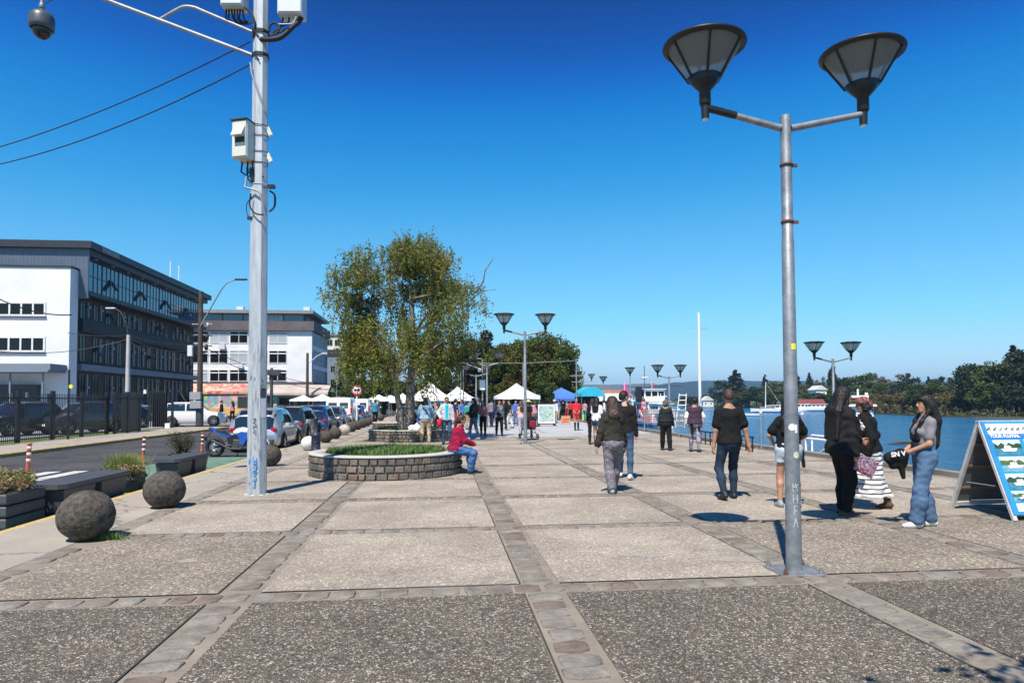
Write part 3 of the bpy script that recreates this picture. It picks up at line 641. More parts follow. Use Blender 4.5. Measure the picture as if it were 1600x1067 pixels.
BLK = cloth('black', (.013, .013, .014), .2); BLK2 = cloth('soft_black', (.018, .017, .018), .25); GREYC = cloth('grey', (.20, .20, .21)); KHAKI = cloth('khaki', (.46, .36, .25), .12); WHT = cloth('white', (.72, .71, .70), .06)
# ------------------------------------------------------------------ ground, road, river
def sheet(name, pts, z, m_, kind='structure', label=None):
    V = [(p[0], p[1], z) for p in pts]; o = link(name, mesh_np(name, V, [tuple(range(len(V)))], m_)); o['kind'] = kind
    if label: o['label'] = label
    return o
def uvq(u0, u1, v0, v1): return [W(u0, v0), W(u0, v1), W(u1, v1), W(u1, v0)]
DIRT = mat_ground('bare_ground', (.16, .15, .13), (.26, .24, .21), .1, 0, .2)
LOT = mat_ground('parking_surface', (.20, .205, .22), (.30, .305, .32), .08, .15, .25)
LAWN = mat_ground('lawn', (.07, .13, .02), (.14, .20, .04), .3, 0, 1.2)
GS = sheet('ground', [W(-60, -1500), W(-60, 10.4), W(420, 10.4), W(500, -60), W(2600, -400), W(2600, -3500)], -.14, DIRT)
sheet('water', [(-3000, -200, 0), (4000, -200, 0), (4000, 4500, 0), (-3000, 4500, 0)], -2.0, WATER)
sheet('road', uvq(-40, 70, -14.0, -5.55), -.125, ASPH)
sheet('side_street', [W(70, -60), W(70, -5.55), W(84, -5.55), W(84, -60)], -.121, ASPH)
sheet('road_far', uvq(84, 300, -14.0, -5.55), -.121, ASPH)
sheet('cycle_lane', uvq(-20, 22.5, -8.1, -5.58), -.119, GREENP)
mb = MB()
for i in range(9):
    v0 = -8.35-i*.62
    for (a, b_) in [(14.2-.1*i, 18.6-.05*i)]: mb.quad(*[tuple(p+Vector((0, 0, -.1175))) for p in uvq(a, b_, v0-.36, v0)])
mb.build('zebra_crossing', [WHITEP], kind='structure')
mb = MB()   # kerbs
for (v0, v1, u0, u1, z1) in ((-5.6, -5.45, -30, 110, .006), (-14.15, -14.0, -30, 47, .006)):
    n = 60
    for i in range(n):
        a = u0+(u1-u0)*i/n; b_ = u0+(u1-u0)*(i+1)/n-.012
        c = W((a+b_)/2, (v0+v1)/2, (z1-.13)/2-.004+random.uniform(-.002, .002)); mb.box(c, (v1-v0, b_-a, z1+.12), 0, GANG, bev=.012)
mb.build('kerb', [YELL], kind='structure')
# plaza base slab
mb = MB()
pz = uvq(-30, 160, -5.45, 10.5); c = (pz[0]+pz[2])/2; mb.box((c.x, c.y, -.15), (15.95, 190, .30), 0, GANG)
mb.build('plaza_pavement', [CONC], kind='structure')
sheet('sidewalk', uvq(-30, 110, -5.45, -4.22), .004, CONC_SMOOTH)
mb = MB(); c = W(8, -15.65, -.068); mb.box(c, (3.0, 78, .136), 0, GANG); c = W(65.5, -15.65, -.068); mb.box(c, (3.0, 9, .12), 0, GANG); mb.build('far_sidewalk', [CONC_SMOOTH], kind='structure')
sheet('lawn_strip', uvq(-25, 46, -19.4, -17.15), -.128+.03, LAWN)
sheet('parking_lot', uvq(-20, 84, -50, -19.4), -.125, LOT)
sheet('pale_pavement', [W(30, 1.2), W(30.5, 8.4), W(33, 10.3), W(52, 10.3), W(52, -1.5)], .012, CONC_PALE)
# panels of exposed aggregate between the cobbled strips
CV = [-4.1, -1.72, .85, 3.35, 5.75, 8.2, 10.4]; RU = [5.9+2.8*k for k in range(-3, 24)]
mb = MB(); z = .006
for j in range(len(RU)-1):
    for i in range(len(CV)-1):
        u0, u1, v0, v1 = RU[j]+.16, RU[j+1]-.15, CV[i]+.19, CV[i+1]-.17
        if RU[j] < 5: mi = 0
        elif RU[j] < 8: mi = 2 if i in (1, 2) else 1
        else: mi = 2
        jt = lambda: random.uniform(-.012, .012)
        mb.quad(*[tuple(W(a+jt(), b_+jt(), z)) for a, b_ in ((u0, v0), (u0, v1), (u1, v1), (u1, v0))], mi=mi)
        mb.quad(*[tuple(W(a, b_, z+.003)) for a, b_ in ((u0, v1), (u0, v1+.014), (u1, v1+.014), (u1, v1))], mi=3)
        if j % 2: mb.quad(*[tuple(W(a, b_, z+.003)) for a, b_ in ((u0-.014, v0), (u0-.014, v1), (u0, v1), (u0, v0))], mi=3)
JOINT = MT('dark_joint', (.05, .045, .04), .95, 0, .3, 5)
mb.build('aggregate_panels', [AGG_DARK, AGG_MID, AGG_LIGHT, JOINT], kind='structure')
mb = MB()
for v in CV[:-1]:
    mb.quad(*[tuple(W(a, b_, .006)) for a, b_ in ((17, v-.14), (17, v+.14), (75, v+.14), (75, v-.14))])
for u in RU[5:]:
    for i in range(len(CV)-1): mb.quad(*[tuple(W(a, b_, .0065)) for a, b_ in ((u-.13, CV[i]+.14), (u-.13, CV[i+1]-.14), (u+.13, CV[i+1]-.14), (u+.13, CV[i]+.14))])
mb.build('cobble_strips_far', [COBFAR], kind='structure')
def cobble(mb, u, v, du, dv, h=.016, mi=0):
    # irregular hewn stone with rounded top
    n = 10; ring = []
    for k in range(n):
        th = 2*math.pi*(k+.5)/n; c_, s_ = math.cos(th), math.sin(th); p = 9.0
        rr = (abs(c_)**p+abs(s_)**p)**(-1/p); q = random.uniform(.93, 1.03)
        ring.append((u+c_*rr*du/2*q, v+s_*rr*dv/2*q))
    z0, z1, z2 = -.002, h*.75, h; tz = [random.uniform(-.004, .004) for _ in range(4)]
    vs = []
    for f, zz in ((1.0, z0), (.99, z1), (.93, z2), (.5, z2+.003)):
        for (a, b_) in ring:
            uu = u+(a-u)*f; vv = v+(b_-v)*f; til = ((a-u)/du*tz[0]+(b_-v)/dv*tz[1]) if f < 1 else 0
            vs.append(tuple(W(uu, vv, zz+til+(random.uniform(-.0015, .0015) if f < 1 else 0))))
    vs.append(tuple(W(u, v, z2+.003)))
    fs = [(i*n+k, i*n+(k+1) % n, (i+1)*n+(k+1) % n, (i+1)*n+k) for i in range(3) for k in range(n)]+[(3*n+k, 3*n+(k+1) % n, 4*n) for k in range(n)]
    fs = [tuple(f[::-1]) for f in fs]
    mb.add(vs, fs, mi, True)
mb = MB(); rm = lambda: random.choice((0, 0, 0, 1, 1, 1, 1, 2))
for v in CV[:-1]:
    u = 1.6
    while u < 17:
        du = random.uniform(.17, .25)
        if min(abs(u-r) for r in RU) > .16 and not (v == -4.1 and random.random() < .35):
            cobble(mb, u, v+random.uniform(-.012, .012), du, random.uniform(.23, .28), random.uniform(.009, .016), rm())
        u += du+random.uniform(.022, .04)
for u in [r for r in RU if 2 < r < 17.5]:
    v = -4.3
    while v < 10.2:
        dv = random.uniform(.15, .23)
        cobble(mb, u+random.uniform(-.01, .01), v, random.uniform(.20, .25), dv, random.uniform(.009, .016), rm()); v += dv+random.uniform(.018, .036)
mb.build('cobble_strips', [STONE, STONE2, STONE3], kind='structure')
for nm, (px, py), rx, ry, m_ in (('cement_patch', (292, 877), .13, .10, WHITEP), ('cement_patch', (418, 794), .16, .14, WHITEP), ('cement_patch', (1150, 874), .42, .18, CONC_SMOOTH), ('cement_patch', (1005, 868), .3, .12, CONC_SMOOTH)):
    c_ = G(px, py); rs = random.Random(px); V = [(c_.x+rx*math.cos(a)*rs.uniform(.55, 1.1), c_.y+ry*math.sin(a)*rs.uniform(.55, 1.1), .0085) for a in np.linspace(0, 6.28, 15)[:-1]]
    o = link(nm, mesh_np(nm, V, [tuple(range(14))], mat_ground(nm, (.24, .22, .20), (.36, .33, .28), .35, 0, 14) if m_ else mat_ground('blue_grey_stain', (.12, .12, .13), (.26, .26, .28), .45, 0, 18))); o['kind'] = 'structure'
# quay wall, lip and lower jetty
mb = MB(); c = W(30, 10.66, -1.15); mb.box(c, (.3, 190, 2.5), 0, GANG)
mb.build('quay_wall', [CONC], kind='structure')
# far bank
SHX = [(2300, 84), (1900, 98), (1600, 121), (1520, 128), (1440, 143), (1370, 165), (1300, 205), (1240, 250), (1180, 290), (1120, 320), (1068, 350)]
front = [GX(px, Y) for px, Y in SHX]
back = [Vector((-200, 900, 0)), Vector((200, 2600, 0)), Vector((3500, 2600, 0)), Vector((1500, 200, 0))]
sheet('far_bank', front+[GX(1040, 520)]+back[1:], -1.75, mat_ground('far_bank_grass', (.05, .065, .02), (.10, .10, .04), .1, 0, .05))
mb = MB()
for i in range(len(front)-1):
    a, b_ = front[i], front[i+1]; mb.quad((a.x, a.y, -2.3), (a.x, a.y, -1.75), (b_.x, b_.y, -1.75), (b_.x, b_.y, -2.3))
mb.build('river_edge', [mat_ground('mud_bank', (.10, .09, .05), (.17, .14, .08), .1, 0, .3)], kind='structure')
# hills
def hills(name, pts, Y0, Y1, m_, base=-2.0, rough=4, over=900):
    V = []; F = []; n = 90; pxs = np.linspace(pts[0][0], pts[-1][0], n); ys = np.interp(pxs, [p[0] for p in pts], [p[1] for p in pts])
    rows = 14
    for r_ in range(rows+4):
        f = min(r_/rows, 1); Y = Y0+(Y1-Y0)*r_/rows
        for i in range(n):
            H = (626-ys[i])/FPX*Y1+CAMH; fl = math.sin(f*math.pi/2)**1.2 if r_ <= rows else 1-(r_-rows)*.18
            nz = (math.sin(i*.9+r_*1.3)+math.sin(i*.37-r_*.8)+math.sin(i*1.9+r_*2.1)*.5)*rough*(f*(1-f)*4 if r_ <= rows else 0)*.5
            x = (pxs[i]-800)/FPX*Y; V.append((x, Y, base+(H-base)*fl+nz))
    for r_ in range(rows+3):
        for i in range(n-1): q = r_*n+i; F.append((q, q+1, q+n+1, q+n))
    o = link(name, mesh_np(name, V, F, m_, None, True)); o['kind'] = 'structure'; return o
HILLG = mat_ground('wooded_hill', (.006, .022, .03), (.018, .038, .04), .1, 0, .012); HILLT = mat_ground('hill_with_fields', (.03, .05, .035), (.16, .14, .10), .1, 0, .006)
hills('hills', [(-900, 590), (-200, 585), (300, 596), (700, 600), (880, 602), (940, 603), (1010, 601), (1060, 606), (1200, 610)], 2600, 3600, HILLT, rough=10)
hills('hills_near', [(960, 626), (985, 612), (1010, 605), (1050, 600), (1100, 597.5), (1150, 597), (1210, 597.5), (1300, 601), (1500, 600), (1900, 598)], 1700, 2500, HILLG, rough=7)
# ------------------------------------------------------------------ trees
def leaf_quads(C, size, rng, aspect=1.4, droop=0.0):
    n = len(C); d = rng.normal(size=(n, 3)); d[:, 2] -= droop; d /= np.linalg.norm(d, axis=1)[:, None]
    e = rng.normal(size=(n, 3)); e -= d*(e*d).sum(1)[:, None]; e /= np.linalg.norm(e, axis=1)[:, None]
    s = size*rng.uniform(.6, 1.3, n)[:, None]; a = d*s*aspect*.5; b = e*s*.5
    V = np.stack([C-a, C+b*.9-a*.1, C+a, C-b*.9-a*.1], 1).reshape(-1, 3); F = np.arange(4*n).reshape(-1, 4); return V, F.astype(np.int32)
def crown_pts(rng, n, blobs, shape, hollow=.55):
    """blobs = list of (centre, radius); leaves lie mostly near blob surfaces"""
    C = []; per = n//len(blobs)
    for c, r in blobs:
        d = rng.normal(size=(per, 3)); d /= np.linalg.norm(d, axis=1)[:, None]; rr = r*(hollow+(1-hollow)*rng.random(per)**.6)[:, None]
        rr *= (1+.22*np.sin(d[:, :1]*7+c[0])*np.sin(d[:, 1:2]*6+c[1])); C.append(np.array(c)+d*rr*np.array(shape))
    return np.concatenate(C)
def unit_tree(kind, seed, n):
    """unit height tree: returns crown (V,F) and trunk MB"""
    rng = np.random.default_rng(seed); mb = MB(); bl = []
    if kind == 'pine':
        for i in range(34):
            t = i/33; z = .10+.86*t; w = .24*(1-t)**.75+.012
            for q in range(3 if t < .9 else 1):
                th = rng.random()*6.28; rr = w*(.55+.45*rng.random()); bl.append(((math.cos(th)*rr*.7, math.sin(th)*rr*.7, z-.02*rng.random()), w*.42+.01))
        V, F = leaf_quads(crown_pts(rng, n, bl, (1, 1, .45), .2), .034, rng); mb.tube([(0, 0, 0), (0, 0, .5), (.005, 0, .97)], [.022, .014, .003], 7)
    elif kind == 'poplar':
        for i in range(26):
            t = i/25; z = .12+.82*t; w = .085*math.sin(math.pi*min(1, t*.8+.2))**.6+.01; th = rng.random()*6.28; bl.append(((math.cos(th)*w*.6, math.sin(th)*w*.6, z), w*.8))
        V, F = leaf_quads(crown_pts(rng, n, bl, (1, 1, 1.3), .3), .028, rng); mb.tube([(0, 0, 0), (0, 0, .5), (0, 0, .93)], [.018, .012, .003], 7)
    elif kind == 'willow':
        for i in range(40):
            th = rng.random()*6.28; rr = .42*math.sqrt(rng.random()); z = .12+.70*rng.random()*(1-(rr/.5)**2*.55); bl.append(((math.cos(th)*rr, math.sin(th)*rr, z), .10+.07*rng.random()))
        V, F = leaf_quads(crown_pts(rng, n, bl, (1, 1, .95), .4), .032, rng, 2.2, .8); mb.tube([(0, 0, 0), (.02, 0, .3), (0, 0, .6)], [.03, .022, .008], 7)
    elif kind == 'bare':
        for i in range(30):
            th = rng.random()*6.28; rr = .34*math.sqrt(rng.random()); z = .35+.58*rng.random()*(1-(rr/.5)**2); bl.append(((math.cos(th)*rr, math.sin(th)*rr, z), .07))
        V, F = leaf_quads(crown_pts(rng, n//2, bl, (1, 1, 1), .1), .03, rng, 3.2); mb.tube([(0, 0, 0), (.01, 0, .4), (0, 0, .8)], [.025, .018, .005], 7)
    else:
        for i in range(44):
            th = rng.random()*6.28; ph = math.acos(rng.uniform(-.75, 1)); rr = .27*rng.uniform(.75, 1.05)
            bl.append(((math.sin(ph)*math.cos(th)*rr*1.25, math.sin(ph)*math.sin(th)*rr*1.25, .58+math.cos(ph)*rr*1.25), .075+.05*rng.random()))
        V, F = leaf_quads(crown_pts(rng, n, bl, (1, 1, .85), .35), .032, rng)
        mb.tube([(0, 0, 0), (.01, 0, .25), (0, .01, .7)], [.034, .024, .008], 7)
    for q in range(7 if kind not in ('pine', 'poplar') else 0):
        th = q*.9+rng.random(); z0 = .18+.05*q; mb.tube([(0, 0, z0), (math.cos(th)*.14, math.sin(th)*.14, z0+.14), (math.cos(th)*.26, math.sin(th)*.26, z0+.24)], [.014, .009, .003], 5)
    return V, F, mb
PROTO = {}
def proto(kind, leafm, var):
    key = (kind, leafm.name, var)
    if key not in PROTO:
        V, F, mb = unit_tree(kind, hash((kind, var)) % 1000 if False else (len(kind)*37+var*11), 5200)
        PROTO[key] = (mesh_np('crown', V, F, leafm), mb.mesh('trunk', [BARK]))
    return PROTO[key]
def far_tree(kind, leafm, var, loc, h, w, label, group, name='tree'):
    cm, tm = proto(kind, leafm, var); t = thing(name, label, 'tree', loc, random.random()*6.28, group)
    t.scale = (w, w, h); link('crown', cm, t); link('trunk', tm, t); return t
KN = {'pine': 'pine_tree', 'poplar': 'poplar_tree', 'willow': 'willow_tree', 'bare': 'bare_tree', 'round': 'broadleaf_tree'}
WK = {'pine': .56, 'poplar': .26, 'willow': 1.05, 'bare': .8, 'round': .82}
# px, top y, width px, Y, kind, leaf, label
FB = [(1150, 580, 46, 300, 'pine', LF_PINE, 'tall dark pointed conifer behind the man in the black tee'),
      (1132, 596, 40, 310, 'round', LF_PINE, 'dark rounded tree leaning on the left side of the tallest pointed conifer'),
      (1196, 588, 22, 305, 'pine', LF_PINE, 'slim spiky dark conifer just above the sailing boat mast'),
      (1112, 618, 44, 330, 'round', LF_OAK, 'low bushy green tree on the far shore left of the conifer'),
      (1085, 621, 50, 345, 'round', LF_PINE, 'low dark hedge-like tree at the left tip of the far shore'),
      (1170, 612, 40, 295, 'round', LF_OAK, 'mid green tree at the right foot of the tall conifer'),
      (1182, 606, 30, 290, 'round', LF_PINE, 'dark round tree between the two conifers of the far shore'),
      (1222, 598, 52, 280, 'round', LF_OAK, 'broad green tree on the far shore just left of the near lamp pole'),
      (1212, 610, 40, 270, 'round', LF_OAK, 'lower green tree below the broad one above the moored yachts'),
      (1246, 586, 24, 270, 'pine', LF_PINE, 'dark conifer just right of the near lamp pole'),
      (1266, 586, 26, 268, 'pine', LF_PINE, 'dark conifer beside the left lamp bowl of the quay lamp'),
      (1282, 590, 22, 262, 'bare', LF_BARE, 'thin open tree between the conifers and the poplar'),
      (1303, 573, 17, 250, 'poplar', LF_PINE, 'tall narrow poplar right behind the quay lamp post'),
      (1254, 604, 44, 255, 'round', LF_WILL, 'brownish bushy tree above the boathouse'),
      (1290, 608, 44, 235, 'round', LF_OAK, 'bright green tree right of the white gabled house'),
      (1322, 592, 44, 235, 'round', LF_PINE, 'dark tree right of the poplar above the long haired woman'),
      (1352, 587, 56, 225, 'round', LF_OAK, 'big rounded dark green tree above the woman in the striped skirt'),
      (1338, 606, 44, 205, 'round', LF_OAK, 'green tree below the big rounded one'),
      (1398, 586, 48, 240, 'bare', LF_BARE, 'grey leafless tree right of the big rounded tree'),
      (1420, 582, 34, 236, 'bare', LF_PINE, 'wispy dark tree rising over the grey leafless one'),
      (1452, 592, 22, 236, 'pine', LF_PINE, 'small pointed conifer top above the woman in jeans'),
      (1472, 590, 40, 232, 'bare', LF_PINE, 'spreading dark open crown at the far right of the low trees'),
      (1382, 611, 62, 178, 'willow', LF_WILL, 'olive brown weeping willow beside the headscarf of the woman'),
      (1412, 606, 56, 172, 'willow', LF_WILL, 'tall olive willow on the far bank left of the dark green tree'),
      (1446, 602, 50, 165, 'round', LF_OAK, 'dark green tree between the willows behind the woman in jeans'),
      (1478, 606, 62, 158, 'willow', LF_WILL, 'golden brown willow left of the tall dark trees at the right'),
      (1500, 602, 46, 150, 'willow', LF_WILL, 'olive willow at the foot of the tall dark trees'),
      (1522, 572, 52, 142, 'round', LF_PINE, 'tall dark tree at the left end of the right hand wood'),
      (1553, 570, 54, 138, 'round', LF_OAK, 'dark green tree in the middle of the right hand wood'),
      (1586, 544, 60, 140, 'pine', LF_PINE, 'tallest dark tree at the right edge of the picture'),
      (1608, 550, 60, 134, 'round', LF_PINE, 'dark tree cut by the right edge of the picture'),
      (1545, 602, 50, 130, 'round', LF_OAK, 'lower bushy tree at the water under the right hand wood'),
      (1582, 606, 54, 126, 'round', LF_PINE, 'low dark tree overhanging the water at the right edge'),
      (1640, 560, 70, 128, 'round', LF_PINE, 'dark tree outside the right edge of the wood'),
      (1342, 620, 40, 190, 'willow', LF_WILL, 'low olive bush on the bank left of the willows'), (1366, 624, 34, 172, 'willow', LF_WILL, 'small brown bush hanging over the water behind the headscarf'),
      (1272, 616, 40, 225, 'round', LF_OAK, 'low green tree behind the red roofed boathouse'), (1236, 618, 34, 240, 'round', LF_OAK, 'low green tree behind the moored white yachts')]
for i, (px, yt, wp, Y, kd, lf, lb) in enumerate(FB):
    p = GX(px, Y+3, -1.8); h = (626-yt)/FPX*Y+CAMH+1.8; w = wp/FPX*Y/WK[kd]
    far_tree(kd, lf, i % 3, p, h*1.06, w*1.28, lb, 'trees on the far river bank', KN[kd])
random.seed(5); LF_WILL2 = mat_leaf('bank_brush_leaves', [(.05, .05, .018), (.09, .085, .03), (.12, .10, .04)], trans=.2, scale=.12)
FIL = [(1330, 606), (1345, 600), (1362, 600), (1378, 600), (1395, 604), (1410, 600), (1428, 606), (1442, 600), (1458, 600), (1470, 604), (1488, 600), (1505, 596), (1515, 590), (1530, 584), (1542, 588), (1560, 582), (1570, 572), (1590, 566), (1250, 604), (1262, 600), (1276, 602), (1296, 604), (1312, 600), (1228, 604), (1206, 606), (1160, 614), (1140, 612), (1122, 616), (1100, 620), (1078, 624), (1620, 560)]
for i, (px, yt) in enumerate(FIL):
    Y = float(np.interp(px, [1060, 1180, 1300, 1440, 1620], [350, 300, 235, 168, 140]))+14; p = GX(px, Y, -1.8); h = (626-yt)/FPX*Y+CAMH+1.8; kd = ('round', 'willow')[i % 3 == 1]
    far_tree(kd, (LF_OAK, LF_WILL, LF_PINE)[i % 3], i % 3, p, h*1.05, h*random.uniform(.9, 1.15), 'leafy tree filling the unbroken wood along the far river bank', 'trees filling the far bank wood', KN[kd])
# reeds and low brush on the far bank
rng = np.random.default_rng(3); pts = []
for i in range(len(front)-1):
    a, b_ = np.array(front[i]), np.array(front[i+1]); n = int(np.linalg.norm(b_-a)*22)
    t = rng.random(n)[:, None]; p = a+(b_-a)*t; off = rng.random((n, 1))*np.array([[.35, 1.0, 0]])*7; hh = rng.random(n)**1.5*1.5*(1+.5*np.sin(t[:, 0]*23+i)); p = p+off; p[:, 2] = -1.95+hh; pts.append(p)
V, F = leaf_quads(np.concatenate(pts), .42, rng, 1.9, .2); link('bank_brush', mesh_np('bank_brush', V, F, LF_WILL2))['kind'] = 'stuff'
# big trees by the market
def big_tree(name, label, loc, H, rx, ry, zc, rz_, leafm, n, size, seed, nb=60, trunk=.28, blobr=(.16, .26), low=0.0):
    rng = np.random.default_rng(seed); bl = []; t = thing(name, label, 'tree', loc)
    for i in range(nb):
        d = rng.normal(size=3); d /= np.linalg.norm(d); f = rng.uniform(.62, 1.0); r = rng.uniform(*blobr)*rx
        bl.append(((d[0]*(rx-r*.7)*f, d[1]*(ry-r*.7)*f, max(low+r*.7, zc+d[2]*(rz_-r*.6)*f)), r))
    V, F = leaf_quads(crown_pts(rng, n, bl, (1, 1, .9), .45), size, rng)
    link('crown', mesh_np('crown', V, F, leafm), t); mb = MB(); mb.tube([(0, 0, -.2), (.05, 0, zc*.5), (0, .1, zc*1.2)], [trunk, trunk*.75, trunk*.3], 10)
    for q in range(10):
        c = bl[q*5 % nb][0]; mb.tube([(0, 0, zc*.35+.1*q), (c[0]*.4, c[1]*.4, zc*.6+c[2]*.2), c], [trunk*.4, trunk*.25, .03], 6)
    mb.build('trunk', [BARK], t); return t
GRP = 'large trees behind the market'
p = GX(848, 72); big_tree('maple_tree', 'large round green maple with reddening leaf tips behind the right white canopy', p, 9.2, 4.6, 4.3, 4.7, 4.4, LF_ROUND, 60000, .17, 5, 150, low=.7, blobr=(.17, .28))
p = GX(786, 74); big_tree('maple_tree', 'round green maple with rusty top left of the mid plaza lamp', p, 8, 3.0, 3.2, 4.2, 3.6, LF_ROUND, 30000, .17, 6, 90, low=.6)
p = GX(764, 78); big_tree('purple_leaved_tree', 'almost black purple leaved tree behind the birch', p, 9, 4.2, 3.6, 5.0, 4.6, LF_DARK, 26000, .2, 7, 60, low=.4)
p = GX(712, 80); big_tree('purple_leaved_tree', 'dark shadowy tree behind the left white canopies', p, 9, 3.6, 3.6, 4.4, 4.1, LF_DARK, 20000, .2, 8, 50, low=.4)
p = GX(845, 58); big_tree('young_tree', 'small pale green tree beside the right white canopy', p, 3.8, 1.5, 1.3, 1.9, 1.9, LF_OAK, 9000, .12, 9, 30, .08, low=.2)
for (px, Y, H, r, s, lb) in ((560, 92, 5, 3.2, 21, 'green tree behind the no entry road sign'), (600, 88, 5.2, 3.6, 22, 'green tree behind the birch on its left'), (640, 90, 4.6, 3.4, 23, 'green tree seen under the birch crown'), (527, 105, 5, 2.8, 24, 'distant tree beside the blue grey tower block')):
    p = GX(px, Y); big_tree('broadleaf_tree', lb, p, H, r, r, H*.5, H*.5, LF_OAK, 9000, .22, s, 36, low=.2)
# ---- the birch, with hanging strands
def birch():
    rng = np.random.default_rng(12); base = GX(638, 27.6, .42)
    t = thing('birch_tree', 'old birch with two trunks and drooping yellow green leaves in the round stone bed', 'tree', base)
    S = 27.6/FPX; mb = MB()
    def L(px, y, dy=0): return Vector(((px-638)*S, dy, (626-y)*S+CAMH-.42))
    spine = [Vector((0, 0, -.1)), L(640, 640), L(641, 600, .1), L(644, 560, .1), L(646, 520), L(643, 470, -.1), L(640, 420), L(645, 375, .1)]
    mb.tube(spine, [.24, .20, .17, .145, .12, .085, .05, .02], 10)
    sp2 = [Vector((-.28, -.1, -.1)), L(626, 640, -.15), L(619, 600, -.25), L(612, 560, -.3), L(600, 515, -.4), L(580, 480, -.5), L(560, 455, -.5)]
    mb.tube(sp2, [.15, .125, .11, .09, .065, .045, .015], 8)
    ends = [(655, 372), (625, 380), (600, 400), (560, 405), (575, 385), (550, 458), (528, 464), (520, 482), (690, 400), (712, 425), (735, 450), (758, 462), (742, 440), (720, 500), (738, 515), (650, 395), (675, 385), (590, 430), (558, 500), (545, 520), (570, 540), (690, 460), (700, 540), (660, 430), (610, 460), (700, 370+45), (540, 430), (725, 470), (545, 560), (595, 560), (680, 560), (640, 366), (660, 366), (678, 372), (622, 374), (690, 388), (700, 400), (650, 385), (668, 400), (632, 395), (610, 392), (684, 430), (715, 445), (612, 430), (600, 445), (565, 470), (635, 500), (670, 505)]
    strands = []
    for i, (px, y) in enumerate(ends):
        k = rng.integers(2, 6); a = spine[min(len(spine)-1, max(2, int(7-(y-360)/45)))] if px > 600 else sp2[min(6, max(2, int(7-(y-400)/40)))]
        dy = rng.uniform(-2.2, 2.2); e = L(px, y, dy); mid = a.lerp(e, .5)+Vector((rng.normal()*.12, rng.normal()*.12, .25)); q = a.lerp(e, .8)+Vector((rng.normal()*.1, 0, .15))
        mb.tube([a, mid, q, e], [.05, .035, .02, .008], 6)
        for s_ in np.linspace(.35, 1.05, 20):
            c = a.lerp(mid, s_*2) if s_ < .5 else mid.lerp(e, s_*2-1)
            for w in range(3): strands.append((np.array(c)+rng.normal(size=3)*np.array([.24, .42, .14]), rng.uniform(.25, 1.0) if y < 470 else rng.uniform(.5, 1.5)))
    for i in range(250):  # lower curtain
        a = rng.random()*6.28; rr = math.sqrt(rng.random()); px = 628+rr*math.cos(a)*(98 if True else 0); y = 555+rng.uniform(-60, 25); strands.append((np.array(L(px, y, rr*math.sin(a)*2.5)), rng.uniform(.5, 1.5)))
    for i in range(90):
        px = rng.uniform(545, 620); y = rng.uniform(500, 560); strands.append((np.array(L(px, y, rng.uniform(-1.8, 1.0))), rng.uniform(.6, 1.5)))
    C = []; tw = MB()
    for c, ln in strands:
        if c[2] < .9: continue
        ln = min(ln, c[2]-.9+.3) if c[2]-ln < .9 else ln
        n = int(ln*33); tt = rng.random(n)[:, None]*ln; sway = rng.normal(size=(1, 3))*.12; sway[0, 2] = 0
        C.append(np.array(c)+np.concatenate([rng.normal(size=(n, 2))*.055, -tt], 1)+sway*tt)
        if rng.random() < .35: tw.tube([tuple(c), tuple(np.array(c)+sway[0]*ln*.5-np.array([0, 0, ln*.5])), tuple(np.array(c)+sway[0]*ln-np.array([0, 0, ln]))], [.006, .005, .003], 3, caps=False)
    V, F = leaf_quads(np.concatenate(C), .062, rng, 1.5, .7); link('crown', mesh_np('crown', V, F, LF_BIRCH), t)
    # bare dead branches to the right and top
    for pts in ([(650, 470), (690, 462), (720, 470), (745, 462), (760, 459), (776, 457)], [(745, 462), (757, 445), (760, 428), (772, 410)], [(700, 520), (720, 528), (738, 522)], [(610, 430), (602, 405), (594, 392)], [(640, 400), (630, 378), (620, 366)], [(600, 470), (560, 440), (530, 438)], [(660, 560), (690, 540), (715, 515), (733, 525)]):
        mb.tube([L(a, b_, -.9) for a, b_ in pts], [.035*(1-i/len(pts))+.006 for i in range(len(pts))], 5)
    mb.build('trunk', [BIRCHBARK], t); tw.build('hanging_twigs', [BARK], t)
birch()
